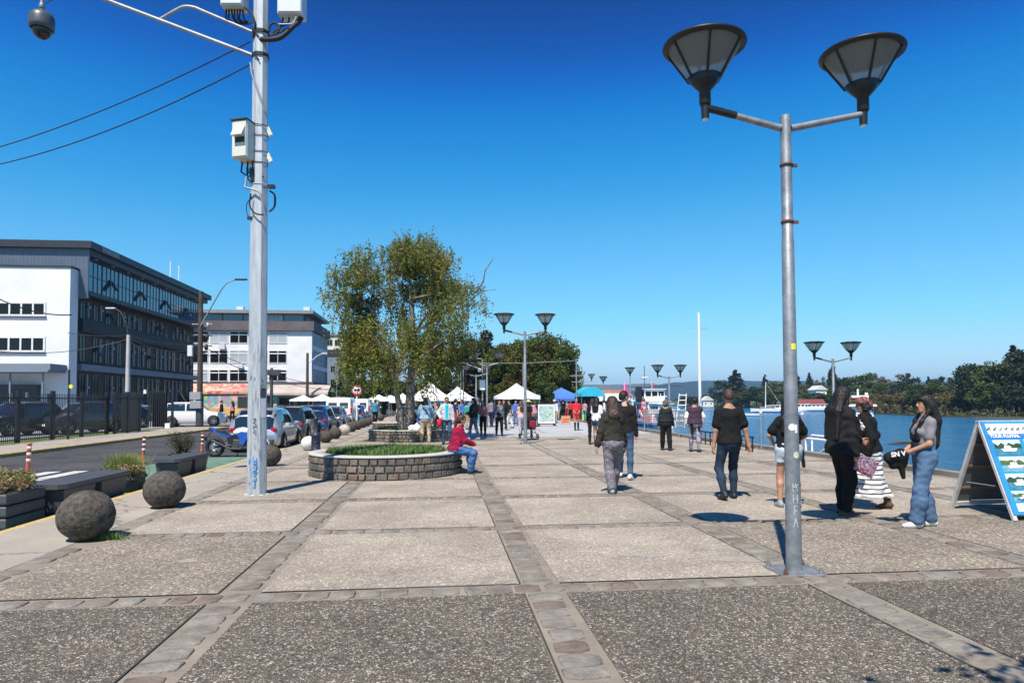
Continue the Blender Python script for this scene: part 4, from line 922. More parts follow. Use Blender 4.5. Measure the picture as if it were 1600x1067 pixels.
# ------------------------------------------------------------------ buildings
CLAD = MT('white_render', (.70, .70, .71), .8, 0, .10, .45, .1, 20); DKCLAD = MT('dark_cladding', (.03, .033, .04), .5, .2, .15, .8); BANDD = MT('dark_band', (.025, .028, .027), .7, 0, .25, .8)
LBLUE = MT('pale_blue_ledge', (.16, .20, .25), .6, 0, .1, .8); BROWNB = MT('brown_grey_band', (.11, .09, .095), .8, 0, .25, .6); ROOFG = MT('grey_roof', (.22, .225, .23), .7, 0, .15, .8)
FRAMEW = MT('pale_window_frame', (.30, .31, .33), .5); FRAMED = MT('dark_window_frame', (.05, .05, .055), .5); BLIND = MT('blind_behind_glass', (.38, .42, .44), .35, 0, .15, .6, spec=.8)
def window(parent, c, w, h, face='x', nx=2, nz=1, fr=.06, d=.06, fm=FRAMEW, gm=GLASS, name='window', transom=0, open_=False):
    """window in a wall plane; face 'x' looks to +x, 'y' looks to -y"""
    mb = MB(); sx = lambda a, z, dd: (dd, a, z) if face == 'x' else (a, -dd, z)
    def bx(a0, a1, z0, z1, d0, d1, mi):
        c0 = sx((a0+a1)/2, (z0+z1)/2, (d0+d1)/2); dm = (d1-d0, a1-a0, z1-z0) if face == 'x' else (a1-a0, d1-d0, z1-z0); mb.box(c0, dm, mi)
    bx(-w/2+fr*.5, w/2-fr*.5, -h/2+fr*.5, h/2-fr*.5, -.05, .012, 1)
    bx(-w/2, w/2, h/2-fr, h/2, -.05, d, 0); bx(-w/2, w/2, -h/2, -h/2+fr, -.05, d, 0)
    for i in range(nx+1): a = -w/2+(w-fr)*i/nx; bx(a, a+fr, -h/2+fr, h/2-fr, -.05, d-.004, 0)
    for i in range(1, nz): zz = -h/2+h*i/nz; bx(-w/2+fr, w/2-fr, zz-fr*.4, zz+fr*.4, -.05, d-.008, 0)
    if transom: zz = h/2-transom; bx(-w/2+fr, w/2-fr, zz-.07, zz+.07, -.05, d-.002, 0)
    if open_:
        q = MB(); a = R(32); wv = w/nx*.9; rot = Matrix.Rotation(-a if face == 'x' else a, 3, 'Y' if face == 'x' else 'X')
        for bxx in ((0, 0, 0, wv, h*.5),):
            cc = sx(0, -h*.05, d+.17); mb.box(cc, (.03, wv, h*.45) if face == 'x' else (wv, .03, h*.45), 1, rot=rot)
            for e in (-1, 1): mb.box((cc[0], cc[1]+e*wv/2, cc[2]) if face == 'x' else (cc[0]+e*wv/2, cc[1], cc[2]), (.05, .05, h*.45), 0, rot=rot)
    return mb.build(name, [fm, gm], parent, c)
def part(parent, name, boxes, mats, label=None, bev=0):
    mb = MB()
    for b_ in boxes:
        (x0, x1, y0, y1, z0, z1) = b_[:6]; mb.box(((x0+x1)/2, (y0+y1)/2, (z0+z1)/2), (x1-x0, y1-y0, z1-z0), b_[6] if len(b_) > 6 else 0, bev=bev)
    return mb.build(name, mats if isinstance(mats, list) else [mats], parent, label=label)
# ---- left office block
LB = thing('office_building', 'four storey office block with brick side, white front wall and overhanging glazed top floor', 'building', W(55.7, -28.2, -.12), GANG)
part(LB, 'wall', [(-20, 0, 0, 25.5, 0, 10.0)], BRICK)
part(LB, 'ledge', [(0, .55, .1, 25.5, 4.25, 4.75)], LBLUE)
part(LB, 'dark_band', [(0, .6, .1, 25.5, 7.25, 8.25)], BANDD)
part(LB, 'floor_slab', [(-20, 1.25, -.32, 25.9, 10.0, 10.35)], DKCLAD)
part(LB, 'end_wall', [(-20, 1.2, -.55, -.33, 9.75, 13.55)], CORR)
part(LB, 'roof', [(-20, 1.55, -.9, 26.6, 13.56, 14.1), (-20, 1.25, -.32, 26.2, 13.1, 13.55)], DKCLAD)
part(LB, 'roof_panel', [(1.56, 1.6, .8, 3.6, 13.62, 14.02)], ROOFG)
part(LB, 'back_wall', [(-.6, -.4, -.2, 25.7, 10.35, 13.1)], FRAMED)
for i in range(9):
    y0 = .0+i*2.84
    window(LB, (.62, y0+1.42, 11.72), 2.80, 2.72, 'x', 4, 2, .07, .05, FRAMED, GLASSB, 'window', 0, i % 2 == 1)
for k in range(9): part(LB, 'soffit_lamp', [(.8, 1.0, 1.2+k*2.8, 1.4+k*2.8, 13.05, 13.1)], LGREY)
for fl, (z0, z1) in enumerate(((.9, 4.1), (4.95, 7.1), (8.35, 9.85))):
    for i in range(12):
        y = 1.2+i*2.05; window(LB, (.02, y, (z0+z1)/2), .95, z1-z0-.1, 'x', 2, 2, .05, .05, FRAMED, GLASS, 'window', 0, (i*7+fl*3) % 5 == 0)
        if (i+fl) % 3 != 1: part(LB, 'air_vent' if (i+fl) % 4 == 0 else 'window_reveal', [(.02, .16, y+.55, y+.67, z0+.1, z1-.1), (.02, .2, y+.55, y+.9, z0+(z1-z0)*.62, z0+(z1-z0)*.62+.16)], FRAMEW)
# white front block
FW = part(LB, 'front_wall', [(-26, .52, -1.7, -.56, 0, 11.85)], CLAD)
part(LB, 'coping', [(-26, .60, -1.78, -.57, 11.851, 12.0)], DKCLAD)
for (zc, hh) in ((8.72, 1.05), (6.1, 1.15)):
    for grp in (-2.85, -9.2):
        window(LB, (grp, -1.72, zc), 3.4, hh, 'y', 4, 1, .12, .05, MT('white_frame', (.7, .7, .7), .5), GLASS); part(LB, 'window_sill', [(grp-1.75, grp+1.75, -1.82, -1.7, zc-hh/2-.12, zc-hh/2-.01)], BROWNB)
part(LB, 'canopy', [(-26, .4, -3.9, -1.71, 4.1, 4.55), (-26, .3, -4.0, -1.72, 3.95, 4.099)], LBLUE)
part(LB, 'louvre_screen', [(-26, -1.4, -2.3, -1.72, .0, 3.1)]+[(-26, -1.35, -2.38, -2.301, .25+k*.28, .42+k*.28) for k in range(10)], [FRAMED])
for k in range(7): part(LB, 'canopy_strut', [(-.3-k*2.2, -.2-k*2.2, -3.6, -3.5, 0, 3.95)], LBLUE)
part(LB, 'door', [(-.9, -.4, -1.76, -1.69, .0, 2.4)], MT('blue_door', (.03, .05, .10), .5))
for k in range(3): part(LB, 'wall_lamp', [(-2.0-k*1.1, -1.85-k*1.1, -2.55, -2.39, 2.1, 2.5)], LGREY)
for k in (0, 1): part(LB, 'antenna', [(-1.0, -.93, 21+k*2.4, 21.07+k*2.4, 14.1, 17.0)], WHITE)
part(LB, 'roof_fan', [(-16, -15.2, 2, 2.8, 14.1, 14.45)], LGREY)
# ---- central white building
CB = thing('office_building', 'white five level building with long window bands and brown grey fascias behind the parked cars', 'building', W(97.4, -18.0, -.12), GANG)
part(CB, 'wall', [(-26, 0, 0, 13, 4.5, 11.6)], CLAD); part(CB, 'ground_floor', [(-25.5, -1.2, 1.2, 12, 0, 3.6)], BROWNB)
part(CB, 'lower_fascia', [(-26, .25, -.3, 13.3, 3.55, 4.49)], BROWNB); part(CB, 'upper_fascia', [(-26, .35, -.45, 13.4, 11.61, 12.9)], BROWNB)
part(CB, 'penthouse', [(-26, -.9, .6, 12.6, 12.9, 14.0)], FRAMED); part(CB, 'roof', [(-26, .2, -.3, 13.2, 14.0, 14.45)], ROOFG)
for i in range(8): window(CB, (-2.6-2.75*i, .57, 13.45), 2.6, 1.0, 'y', 4, 1, .06, .05, FRAMEW, BLIND if i == 1 else GLASSB)
for r_, (z0, z1) in enumerate(((9.85, 11.45), (7.1, 8.85), (4.6, 6.2))):
    for i in range(8):
        window(CB, (-4.6-2.62*i, -.02, (z0+z1)/2), 2.4, z1-z0, 'y', 2, 1, .07, .06, MT('white_frame', (.7, .7, .7), .5), GLASS if (i+r_) % 3 else BLIND, 'window', .42)
    for j in range(5):
        window(CB, (.02, 1.4+2.5*j, (z0+z1)/2), 2.1, z1-z0+.3, 'x', 3, 2, .06, .06, FRAMEW, GLASSB)
part(CB, 'blue_panel', [(.0, .12, .2, .5, 6.0, 8.6)], BLUEP)
part(CB, 'air_conditioner', [(-12.4, -11.6, -.5, -.02, 9.0, 9.7), (-9.9, -9.2, -.5, -.02, 6.4, 6.9)], LGREY)
for x in (-10.5, -1.4): part(CB, 'roof_fan', [(x, x+.9, 1, 1.8, 14.45, 15.1)], LGREY)
# ---- low building with mural
MURAL = mat_multi('mural_paint', [(.78, .75, .72), (.05, .50, .46), (.15, .50, .15), (.62, .16, .50), (.04, .42, .50), (.45, .48, .08), (.75, .35, .55), (.75, .70, .66), (.65, .35, .10)], .55, .7, 1.5, 1.0)
MURALR = mat_multi('mural_roof_paint', [(.55, .22, .16), (.70, .40, .30), (.45, .12, .12), (.62, .28, .22), (.25, .12, .14)], .5, .8, 2, .8); BEIGER = MT('beige_roof', (.42, .37, .33), .8, 0, .2, .4); GREENR = MT('green_roof', (.18, .30, .18), .8, 0, .2, .4)
MBD = thing('low_building', 'single storey building with a colourful mural wall and painted roof edge', 'building', W(92.0, -23.6, -.12), GANG)
MBD.scale = (1.07, .85, 1.07)
part(MBD, 'wall', [(-15, 2.0, 0, 5, 0, 2.6)], MURAL); part(MBD, 'wall', [(2.0, 7.5, .3, 5, 0, 2.5)], LBLUE); part(MBD, 'yellow_base', [(-15, 2.0, -.04, -.001, 0, .9)], MT('mural_yellow', (.55, .38, .12), .8, 0, .2, 1))
mb = MB(); mb.prism([(-.2, 2.62), (-.2, 2.9), (2.2, 3.9), (2.2, 3.6)], -15.2, -1.5, 'x'); mb.build('roof', [MURALR], MBD)
mb = MB(); mb.prism([(-.8, 2.5), (-.8, 2.75), (2.2, 3.8), (2.2, 3.5)], -1.5, .8, 'x'); mb.build('roof', [GREENR], MBD); mb = MB(); mb.prism([(-.8, 2.45), (-.8, 2.7), (2.2, 3.75), (2.2, 3.5)], .8, 8.2, 'x'); mb.build('roof', [BEIGER], MBD)
part(MBD, 'shutter', [(-2.6, 1.6, -.06, -.02, .9, 2.3)]+[(-2.6, 1.6, -.09, -.061, 1.0+k*.2, 1.08+k*.2) for k in range(7)], FRAMED)
for x in (3.2, 5.4): window(MBD, (x, .28, 1.7), 1.9, .9, 'y', 6, 1, .05, .04, FRAMED, GLASS)
# ---- blue grey tower and pale building behind
T1 = thing('tower_block', 'plain blue grey block with dark stair side between the white building and the birch', 'building', GX(517, 118, -.12), GANG)
part(T1, 'wall', [(-.9, 1.3, 0, 6, 0, 9.4)], MT('blue_grey_render', (.17, .22, .27), .8, 0, .12, .5)); part(T1, 'stair_wall', [(1.3, 3.2, .4, 6, 0, 10.4)], MT('dark_blue_render', (.035, .05, .075), .7, 0, .2, .5)); part(T1, 'base', [(-3, 3.6, -.6, 5, 0, 1.9)], FRAMED)
for k in range(3): window(T1, (.3, -.02, 2.8+2.3*k), .8, 1.1, 'y', 2, 1, .05, .04, FRAMEW, GLASS)
T2 = thing('apartment_building', 'pale yellow and dark flat roofed building peeking out left of the birch crown', 'building', GX(524, 135, -.12), GANG)
part(T2, 'wall', [(-2.3, 5, 0, 8, 0, 14.8)], MT('pale_yellow_render', (.62, .60, .48), .8, 0, .1, .3)); part(T2, 'dark_storey', [(-2.4, 5.1, -.15, 8.1, 8.6, 12.0)], DKCLAD); part(T2, 'roof', [(-2.6, 5.2, -.3, 8.2, 14.8, 15.1)], ROOFG)
for k in range(3): window(T2, (-1.2+1.6*k, -.02, 13.4), 1.2, 1.2, 'y', 2, 1, .06, .04, FRAMEW, GLASS)
# ---- far bank houses
def house(label, px, Y, w, h, roofm, wallm, zb=-1.75, d=6, lift=0):
    t = thing('house', label, 'house', GX(px, Y, zb+lift)); part(t, 'wall', [(-w/2, w/2, 0, d, 0, h)], wallm)
    mb = MB(); mb.prism([(-w/2-.4, h), (w/2+.4, h), (0, h+w*.42)], -.4, d+.4, 'y'); mb.build('roof', [roofm], t)
    for x in (-w*.25, w*.25): window(t, (x, -.02, h*.55), w*.18, h*.35, 'y', 2, 1, .1, .04, WHITE, GLASS)
    return t
house('white gabled house among the trees right of the near lamp pole', 1284, 232, 3.6, 2.4, MT('pale_roof', (.55, .56, .56), .6), WHITE, lift=4.2)
house('small pale cottage on the far shore behind the man in the vest', 1107, 322, 5, 3, MT('pale_roof', (.55, .56, .56), .6), CLAD)
t = thing('boathouse', 'low boathouse with a dull red roof beside the moored white boats', 'boathouse', GX(1271, 212, -1.9)); part(t, 'wall', [(-4, 4, 0, 5, 0, 1.6)], WHITE)
mb = MB(); mb.prism([(-.5, 1.55), (5.5, 1.55), (2.5, 3.6)], -4.5, 4.2, 'x'); mb.build('roof', [MT('red_roof', (.17, .04, .035), .7, 0, .15, 1)], t)
window(t, (-1.5, -.02, .9), 1.2, .8, 'y')
house('flat white villa with balconies above the trees', 1329, 222, 2.6, 1.2, CLAD, WHITE, lift=4.6)
# ------------------------------------------------------------------ double bowl street lamps
def torus(mb, c, Rr, r, n=28, m=6, mi=0):
    vs = []; fs = []
    for i in range(n):
        a = 2*math.pi*i/n
        for j in range(m):
            b = 2*math.pi*j/m; vs.append((c[0]+(Rr+r*math.cos(b))*math.cos(a), c[1]+(Rr+r*math.cos(b))*math.sin(a), c[2]+r*math.sin(b)))
    for i in range(n):
        for j in range(m): fs.append((i*m+j, ((i+1) % n)*m+j, ((i+1) % n)*m+(j+1) % m, i*m+(j+1) % m))
    mb.add(vs, fs, mi, True)
LM = {}
def lamp_meshes():
    mb = MB(); mb.lathe([(.0, .0), (.045, .0), (.055, .02), (.055, .14), (.10, .19), (.165, .265), (.16, .27), (.05, .2), (0, .19)], 24); LM['cup'] = mb.mesh('lamp_socket', [BLACKM])
    mb = MB(); mb.lathe([(.155, .262), (.335, .555)], 36); LM['pane'] = mb.mesh('lamp_glass', [PANE])
    mb = MB(); torus(mb, (0, 0, .565), .355, .018, 36)
    mb.lathe([(.335, .556), (.385, .56), (.392, .575), (.385, .588), (.2, .615), (.0, .62)], 36); mb.lathe([(.335, .556), (.30, .57), (0, .575)], 36)
    for k in range(6):
        a = 2*math.pi*k/6+.3; c_, s_ = math.cos(a), math.sin(a); mb.tube([(.155*c_, .155*s_, .255), (.352*c_, .352*s_, .56)], [.014, .011], 5)
    LM['rim'] = mb.mesh('lamp_hood', [BLACKM])
    mb = MB(); mb.cyl((0, 0, -.13), (0, 0, .01), .036, .04, 12); LM['stub'] = mb.mesh('arm_end', [BLACKM]); mb = MB(); mb.ball((0, 0, -.13), .03, sc=(1, 1, .6)); LM['cap'] = mb.mesh('end_cap', [WHITE])
lamp_meshes()
def bowl(parent, x, z, s=1.0, cap=True):
    h = link('lamp_bowl', LM['cup'], parent, (x, 0, z)); h.scale = (s, s, s)
    link('lamp_glass', LM['pane'], h); link('lamp_hood', LM['rim'], h)
    if cap: link('arm_end', LM['stub'], h); link('end_cap', LM['cap'], h)
    return h
def lamp(label, base, H, arm=.79, rz=GANG, r=.07, single=False, detail=False, rise=.17, s=1.0, group='double bowl lamps along the promenade'):
    t = thing('street_lamp', label, 'street lamp', base, rz, group)
    mb = MB(); mb.tube([(0, 0, .02), (0, 0, H*.36), (0, 0, H*.72), (0, 0, H*.722), (0, 0, H)], [r, r*.85, r*.76, r*.70, r*.68], 20); mb.build('pole', [GALV], t)
    mb = MB(); mb.box((0, 0, .012), (.42, .42, .02), bev=.004); mb.build('base_plate', [GALV], t)
    for sx in (-1, 1):
        for sy in (-1, 1): q = MB(); q.cyl((sx*.17, sy*.17, .02), (sx*.17, sy*.17, .075), .014, n=8); q.cyl((sx*.17, sy*.17, .022), (sx*.17, sy*.17, .042), .026, n=6); q.build('bolt', [RUST if sx*sy > 0 else GALV], t)
    if single: bowl(t, 0, H+.02, s, False); return t
    for sx in (-1, 1):
        q = MB(); q.tube([(sx*r*.7, 0, H-.12), (sx*arm, 0, H-.12+rise)], [.034, .030], 12)
        a = q.build('arm', [GALV], t)
        if sx < 0: q = MB(); q.tube([(sx*arm*.62, 0, H-.12+rise*.62), (sx*arm*.99, 0, H-.12+rise*.99)], .036, 12); q.build('dark_sleeve', [BLACKM], a)
        bowl(t, sx*arm, H-.10+rise, s)
    if detail:
        for z in (H-.48, H-1.03): q = MB(); q.lathe([(r*.70, -.012), (r*.82, -.012), (r*.82, .012), (r*.70, .012)], 20, c=(0, 0, z)); q.box((r*1.15, 0, z), (.05, .02, .03)); q.build('rusty_clamp', [RUST], t)
        def disc(z, ang, rad, m_, nm='sticker', w=None):
            q = MB(); rr = r*float(np.interp(z/H, [0, .36, .72, 1], [1, .85, .76, .68]))+.003; n = 16
            vs = [(0, 0)]+[(math.cos(6.2832*i/n)*rad, math.sin(6.2832*i/n)*rad) for i in range(n)] if w is None else None
            if w is None:
                V = [(rr*math.cos(ang+a/rr), rr*math.sin(ang+a/rr), z+b_) for a, b_ in vs]; q.add(V, [(0, i+1, (i+1) % n+1) for i in range(n)])
            else:
                for i in range(6): a0 = ang-w/2/rr+w/rr*i/6; a1 = a0+w/rr/6; q.quad(*[(rr*math.cos(a), rr*math.sin(a), zz) for a, zz in ((a0, z-rad), (a1, z-rad), (a1, z+rad), (a0, z+rad))])
            q.build(nm, [m_], t)
        A0 = -math.pi/2-GANG-.35
        disc(1.36, A0+.05, .033, WHITE); disc(1.345, A0+.62, .04, WHITE, w=.025); disc(1.10, A0+.6, .032, MT('cream_sticker', (.6, .6, .42), .5)); disc(2.12, A0+.55, .03, YELP, w=.05)
        SCR = MT('scratched_paint', (.55, .56, .56), .8, 0, .2, 30)
        ltr = [[((-.02, .04), (-.02, -.04)), ((.0, .04), (.02, -.04)), ((-.02, .0), (.02, .0)), ((-.03, .01), (.03, .02))], [((-.02, .04), (-.02, -.04)), ((-.02, .0), (.02, .0)), ((.02, .04), (.02, -.04))], [((-.02, .04), (.02, .04)), ((-.01, .04), (-.01, -.04)), ((-.01, 0), (.015, 0))], [((-.02, -.04), (0, .04)), ((0, .04), (.02, -.04)), ((-.01, 0), (.01, 0))]]
        rr = r*.925+.002
        for i, L_ in enumerate(ltr):
            q = MB()
            for (a, b_) in L_: q.tube([(rr*math.cos(A0+.3+p_[0]/rr), rr*math.sin(A0+.3+p_[0]/rr), .80-.11*i+p_[1]) for p_ in (a, ((a[0]+b_[0])/2, (a[1]+b_[1])/2), b_)], .0035, 4)
            q.build('scratched_letter', [SCR], t)
    return t
lamp('tall double bowl lamp in the right foreground, its pole covered in stickers and scratches', G(1241, 893), 4.35, .80, GANG, .074, detail=True)
lamp('double bowl lamp standing mid plaza beside the stroller', G(821, 694), 4.2, .78)
lamp('double bowl lamp at the river edge behind the long haired woman in black', GX(1303, 27), 3.22, .77)
lamp('double bowl lamp further off beside the woman in the grey cardigan', GX(1046, 45.5), 3.2, .78, s=1.15)
lamp('single looking lamp bowl above the market stalls, left one of the pair', GX(943, 60), 3.1, rz=GANG+math.pi/2, r=.05, single=True)
lamp('single lamp bowl on a thin pole right of the pink flag', GX(985, 48), 3.3, rz=GANG, r=.05, single=True)
lamp('double bowl lamp left of the mid plaza lamp, in front of the dark trees', GX(761, 41), 3.85, .74)
lamp('smaller double bowl lamp among the left white canopies', GX(744, 50), 3.55, .74)
lamp('faint double bowl lamp beside the teal canopy', GX(912, 66), 3.5, .8)
def post(name, label, cat, base, H, r, m_=GALV2, extra=None, group=None, n=10):
    t = thing(name, label, cat, base, 0, group); mb = MB(); mb.tube([(0, 0, 0), (0, 0, H)], [r, r*.75], n); mb.build('pole', [m_], t)
    if extra: extra(t)
    return t
def camx(t):
    mb = MB(); mb.tube([(0, 0, 3.55), (-.9, 0, 3.85), (-1.0, 0, 3.87)], .03, 6); mb.tube([(0, 0, 3.2), (0, 0, 4.2), (-.85, 0, 4.3)], [.04, .04, .03], 6); mb.build('arm', [GALV2], t)
    mb = MB(); mb.box((0, -.1, 2.6), (.34, .2, .62), bev=.02); mb.build('control_box', [WHITE], t); mb = MB(); mb.ball((-.18, -.05, 3.5), .11); mb.build('camera', [WHITE], t)
post('camera_pole', 'thin post with bent arm and white control box among the canopy lamps', 'pole', GX(754, 42), 4.1, .05, GALV2, camx)
post('thin_post', 'thin bare post left of the small lamp near the dark tree', 'post', GX(720, 50), 3.9, .05, group='thin posts before the dark trees'); post('thin_post', 'slightly taller thin post right beside the small lamp bowl', 'post', GX(724, 52), 4.4, .045, group='thin posts before the dark trees')
def wp(t):
    mb = MB(); mb.tube([(-.5, 0, 3.6), (.6, 0, 3.62)], .03, 5); mb.tube([(-.4, 0, 3.1), (.4, 0, 3.1)], .025, 5); mb.build('crossarm', [GALV2], t)
post('cable_post', 'thin post with small crossarms at the right edge of the round maple', 'post', GX(901, 55), 5.0, .06, GALV2, wp); post('cable_post', 'thin post hidden behind the mid plaza lamp, holding the low cable', 'post', GX(818, 55), 4.6, .07)
def cable(label, a, b, sag, r=.02, n=14, m_=BLACKM, group='overhead cables'):
    a = Vector(a); b = Vector(b); mb = MB(); pts = [a.lerp(b, i/n)+Vector((0, 0, -sag*4*(i/n)*(1-i/n))) for i in range(n+1)]; mb.tube(pts, r, 5, caps=False)
    return mb.build('overhead_cable', [m_], label=label, cat='cable', group=group)
cable('pale cable strung low in front of the dark trees between two thin posts', PY(700, 566, 55), PY(905, 563, 55), .15, .018, m_=GALV2)
# tall white mast
def mastx(t):
    mb = MB(); mb.tube([(-.62, 0, 6.45), (.50, 0, 6.5)], .012, 5); mb.tube([(-.2, 0, 6.35), (.5, 0, 6.40)], .012, 5); mb.tube([(0, 0, 2.0), (.0, -.1, 2.0)], .02, 5); mb.build('crossbar', [GALV2], t)
    mb = MB(); mb.lathe([(.3, 0), (.3, .18), (.2, .2), (0, .2)], 12); mb.build('base', [CONC], t)
post('flagpole', 'tall white mast with a thin crossbar behind the man in the purple vest', 'mast', GX(1094, 46), 7.5, .11, WHITE, mastx)
# ------------------------------------------------------------------ utility pole with CCTV, foreground left
UB = G(401, 772); up_ = thing('utility_pole', 'tall eight sided galvanised pole with camera arm, cabinets and blue graffiti in the left foreground', 'pole', UB)
Yp = UB.y; Sp = Yp/FPX
def ul(px, y, dy=0): p = PY(px, y, Yp+dy); return p-UB
mb = MB(); n = 8; zz = [0, 2, 4, 6, 8, 9.4]; rr = [.172, .163, .152, .142, .132, .125]; vs = []; fs = []
for z, r_ in zip(zz, rr):
    for k in range(n): a = 2*math.pi*(k+.5)/n+.22; vs.append((r_*math.cos(a), r_*math.sin(a), z))
for i in range(len(zz)-1):
    for k in range(n): fs.append((i*n+k, i*n+(k+1) % n, (i+1)*n+(k+1) % n, (i+1)*n+k))
mb.add(vs, fs, 0, False)
def mat_pole():
    m, nt, b = base_mat('weathered_pole_steel'); L = nt.links.new; tc = node(nt, 'ShaderNodeTexCoord')
    mp = node(nt, 'ShaderNodeMapping'); mp.inputs['Scale'].default_value = (14, 14, 1.6); L(tc.outputs['Object'], mp.inputs[0])
    n1 = node(nt, 'ShaderNodeTexNoise', i_Scale=1.0, i_Detail=6.0, i_Roughness=.7); L(mp.outputs[0], n1.inputs[0])
    r1 = ramp(nt, [(.3, (.30, .33, .35)), (.5, (.44, .47, .49)), (.7, (.55, .58, .60))]); L(n1.outputs[0], r1.inputs[0])
    n2 = node(nt, 'ShaderNodeTexNoise', i_Scale=2.2, i_Detail=8.0, i_Roughness=.75); L(mp.outputs[0], n2.inputs[0])
    r2 = ramp(nt, [(.52, 0.0), (.60, 1.0)]); L(n2.outputs[0], r2.inputs[0]); sx = node(nt, 'ShaderNodeSeparateXYZ'); L(tc.outputs['Object'], sx.inputs[0])
    r3 = ramp(nt, [(.0, .7), (.28, .75), (.34, 0.0)]); dv = node(nt, 'ShaderNodeMath', operation='DIVIDE'); dv.inputs[1].default_value = 9.0; L(sx.outputs[2], dv.inputs[0]); L(dv.outputs[0], r3.inputs[0])
    mm = node(nt, 'ShaderNodeMath', operation='MULTIPLY'); L(r2.outputs[0], mm.inputs[0]); L(r3.outputs[0], mm.inputs[1])
    mx = node(nt, 'ShaderNodeMix', data_type='RGBA'); mx.inputs['B'].default_value = (.14, .15, .16, 1); L(mm.outputs[0], mx.inputs['Factor']); L(r1.outputs[0], mx.inputs['A']); L(mx.outputs['Result'], b.inputs['Base Color'])
    b.inputs['Roughness'].default_value = .55; b.inputs['Metallic'].default_value = .25; return m
mb.build('pole', [mat_pole()], up_)
mb = MB()
for k in range(8):
    a = 2*math.pi*k/8; mb.ball((.185*math.cos(a), .185*math.sin(a), .0), .035, sc=(1.2, 1, .5), n=8, m=4)
mb.build('base_mortar', [WHITEP], up_)
def on_pole(parent, name, strokes, z0, ang, m_, r=.006):
    for st in strokes:
        mb = MB(); pts = []
        for (a, z) in st:
            zz_ = z0+z; R_ = .172-(zz_)*.005+.001; ang_ = ang+a/R_; fa = (ang_-.22) % (math.pi/4)-math.pi/8; rad = R_*math.cos(math.pi/8)/math.cos(fa)+.003
            pts.append((rad*math.cos(ang_), rad*math.sin(ang_), zz_))
        mb.tube(pts, r, 4, caps=True); mb.build(name, [m_], parent)
GRAF = MT('blue_spray_paint', (.02, .25, .65), .6, 0, .1, 20); GRBK = MT('black_marker', (.015, .015, .02), .6)
def arc(cx, cz, r, a0, a1, n=7, sx=1): return [(cx+sx*r*math.cos(R(a0+(a1-a0)*i/n)), cz+r*math.sin(R(a0+(a1-a0)*i/n))) for i in range(n+1)]
FA = -math.pi/2+.02
on_pole(up_, 'graffiti', [[(-.05, .33), (-.05, .20)], [(-.06, .28), (.0, .34), (-.02, .27), (.03, .20)], arc(.01, .24, .035, 100, -180), arc(-.01, .11, .055, 60, 330), arc(.02, .07, .035, -90, 200), [(.05, .32), (.06, .2), (.04, .12)], arc(.0, -.03, .05, 120, -160), [(-.09, -.12), (-.05, -.11), (-.02, -.18), (-.06, -.2)], [(.01, -.02), (.03, -.1), (.02, -.19), (-.03, -.2)], [(-.08, .3), (-.09, .22)], [(.07, .16), (.03, .10), (.08, .05)]], .33, FA, GRAF, .007)
on_pole(up_, 'graffiti', [arc(-.01, .17, .03, 30, 300), arc(.005, .10, .03, 120, -150), [(-.02, .2), (.03, .22), (.0, .13)], [(-.01, .04), (.02, .0), (-.015, -.03), (.025, -.05)], [(.0, .08), (-.02, .02)]], 1.12, FA, GRBK, .005)
FB_ = FA+math.pi/4
on_pole(up_, 'graffiti', [[(-.04, .04), (-.03, -.04), (-.01, .02), (.01, -.04), (.03, .04)], [(-.03, .12), (-.03, .06)], [(.0, .12), (.03, .07)]], 1.90, FB_, GRBK, .006)
on_pole(up_, 'graffiti', [[(-.04, .0), (-.01, .09), (.01, .0)], [(-.03, .03), (.02, .05)], arc(.03, .03, .03, 90, -120)], 2.0, FA-.3, GRBK, .004)
def plate(z0, z1, ang, w, m_, name):
    mb = MB(); R_ = (.172-.5*(z0+z1)*.005)*math.cos(math.pi/8)+.004; c_ = Vector((math.cos(ang), math.sin(ang), 0)); t_ = Vector((-math.sin(ang), math.cos(ang), 0))
    mb.quad(*[tuple(c_*R_+t_*a+Vector((0, 0, z))) for a, z in ((-w/2, z0), (w/2, z0), (w/2, z1), (-w/2, z1))]); return mb.build(name, [m_], up_)
fa2 = .22+math.pi/4*round((FB_-.22)/(math.pi/4)); 
plate(1.35, 1.68, fa2, .11, MT('paper_notice', (.62, .62, .66), .8, 0, .1, 25), 'paper_notice'); plate(1.70, 1.86, fa2, .11, MT('dark_sticker', (.05, .06, .07), .7, 0, .4, 40), 'sticker')
# arms
mb = MB(); mb.tube([ul(400, 89), ul(165, 0), ul(64, -38)], [.034, .034, .03], 12); mb.build('camera_arm', [GALV2], up_)
mb = MB(); mb.tube(smooth_pts([ul(400, 53), ul(322, 20), ul(304, 12.5), ul(288, 11), ul(274, 17), ul(250, 31)]), .028, 12); mb.build('brace_arm', [GALV2], up_)
for y in (53, 89): mb = MB(); c_ = ul(402, y); mb.lathe([(.145, -.03), (.155, -.03), (.155, .03), (.145, .03)], 8, c=(0, 0, c_.z), sm=False, a0=.22+math.pi/8); mb.tube([(c_.x-.02, -.16, c_.z+.0), (c_.x+.09, -.15, c_.z-.14)], .012, 5); mb.build('clamp', [BLACKM], up_)
for (y0, yy) in ((62, 0), (98, 0)): mb = MB(); mb.tube([ul(403, y0), ul(410, y0+12), ul(413, y0+30)], .016, 5); mb.build('cable_tie', [RUBBER], up_)
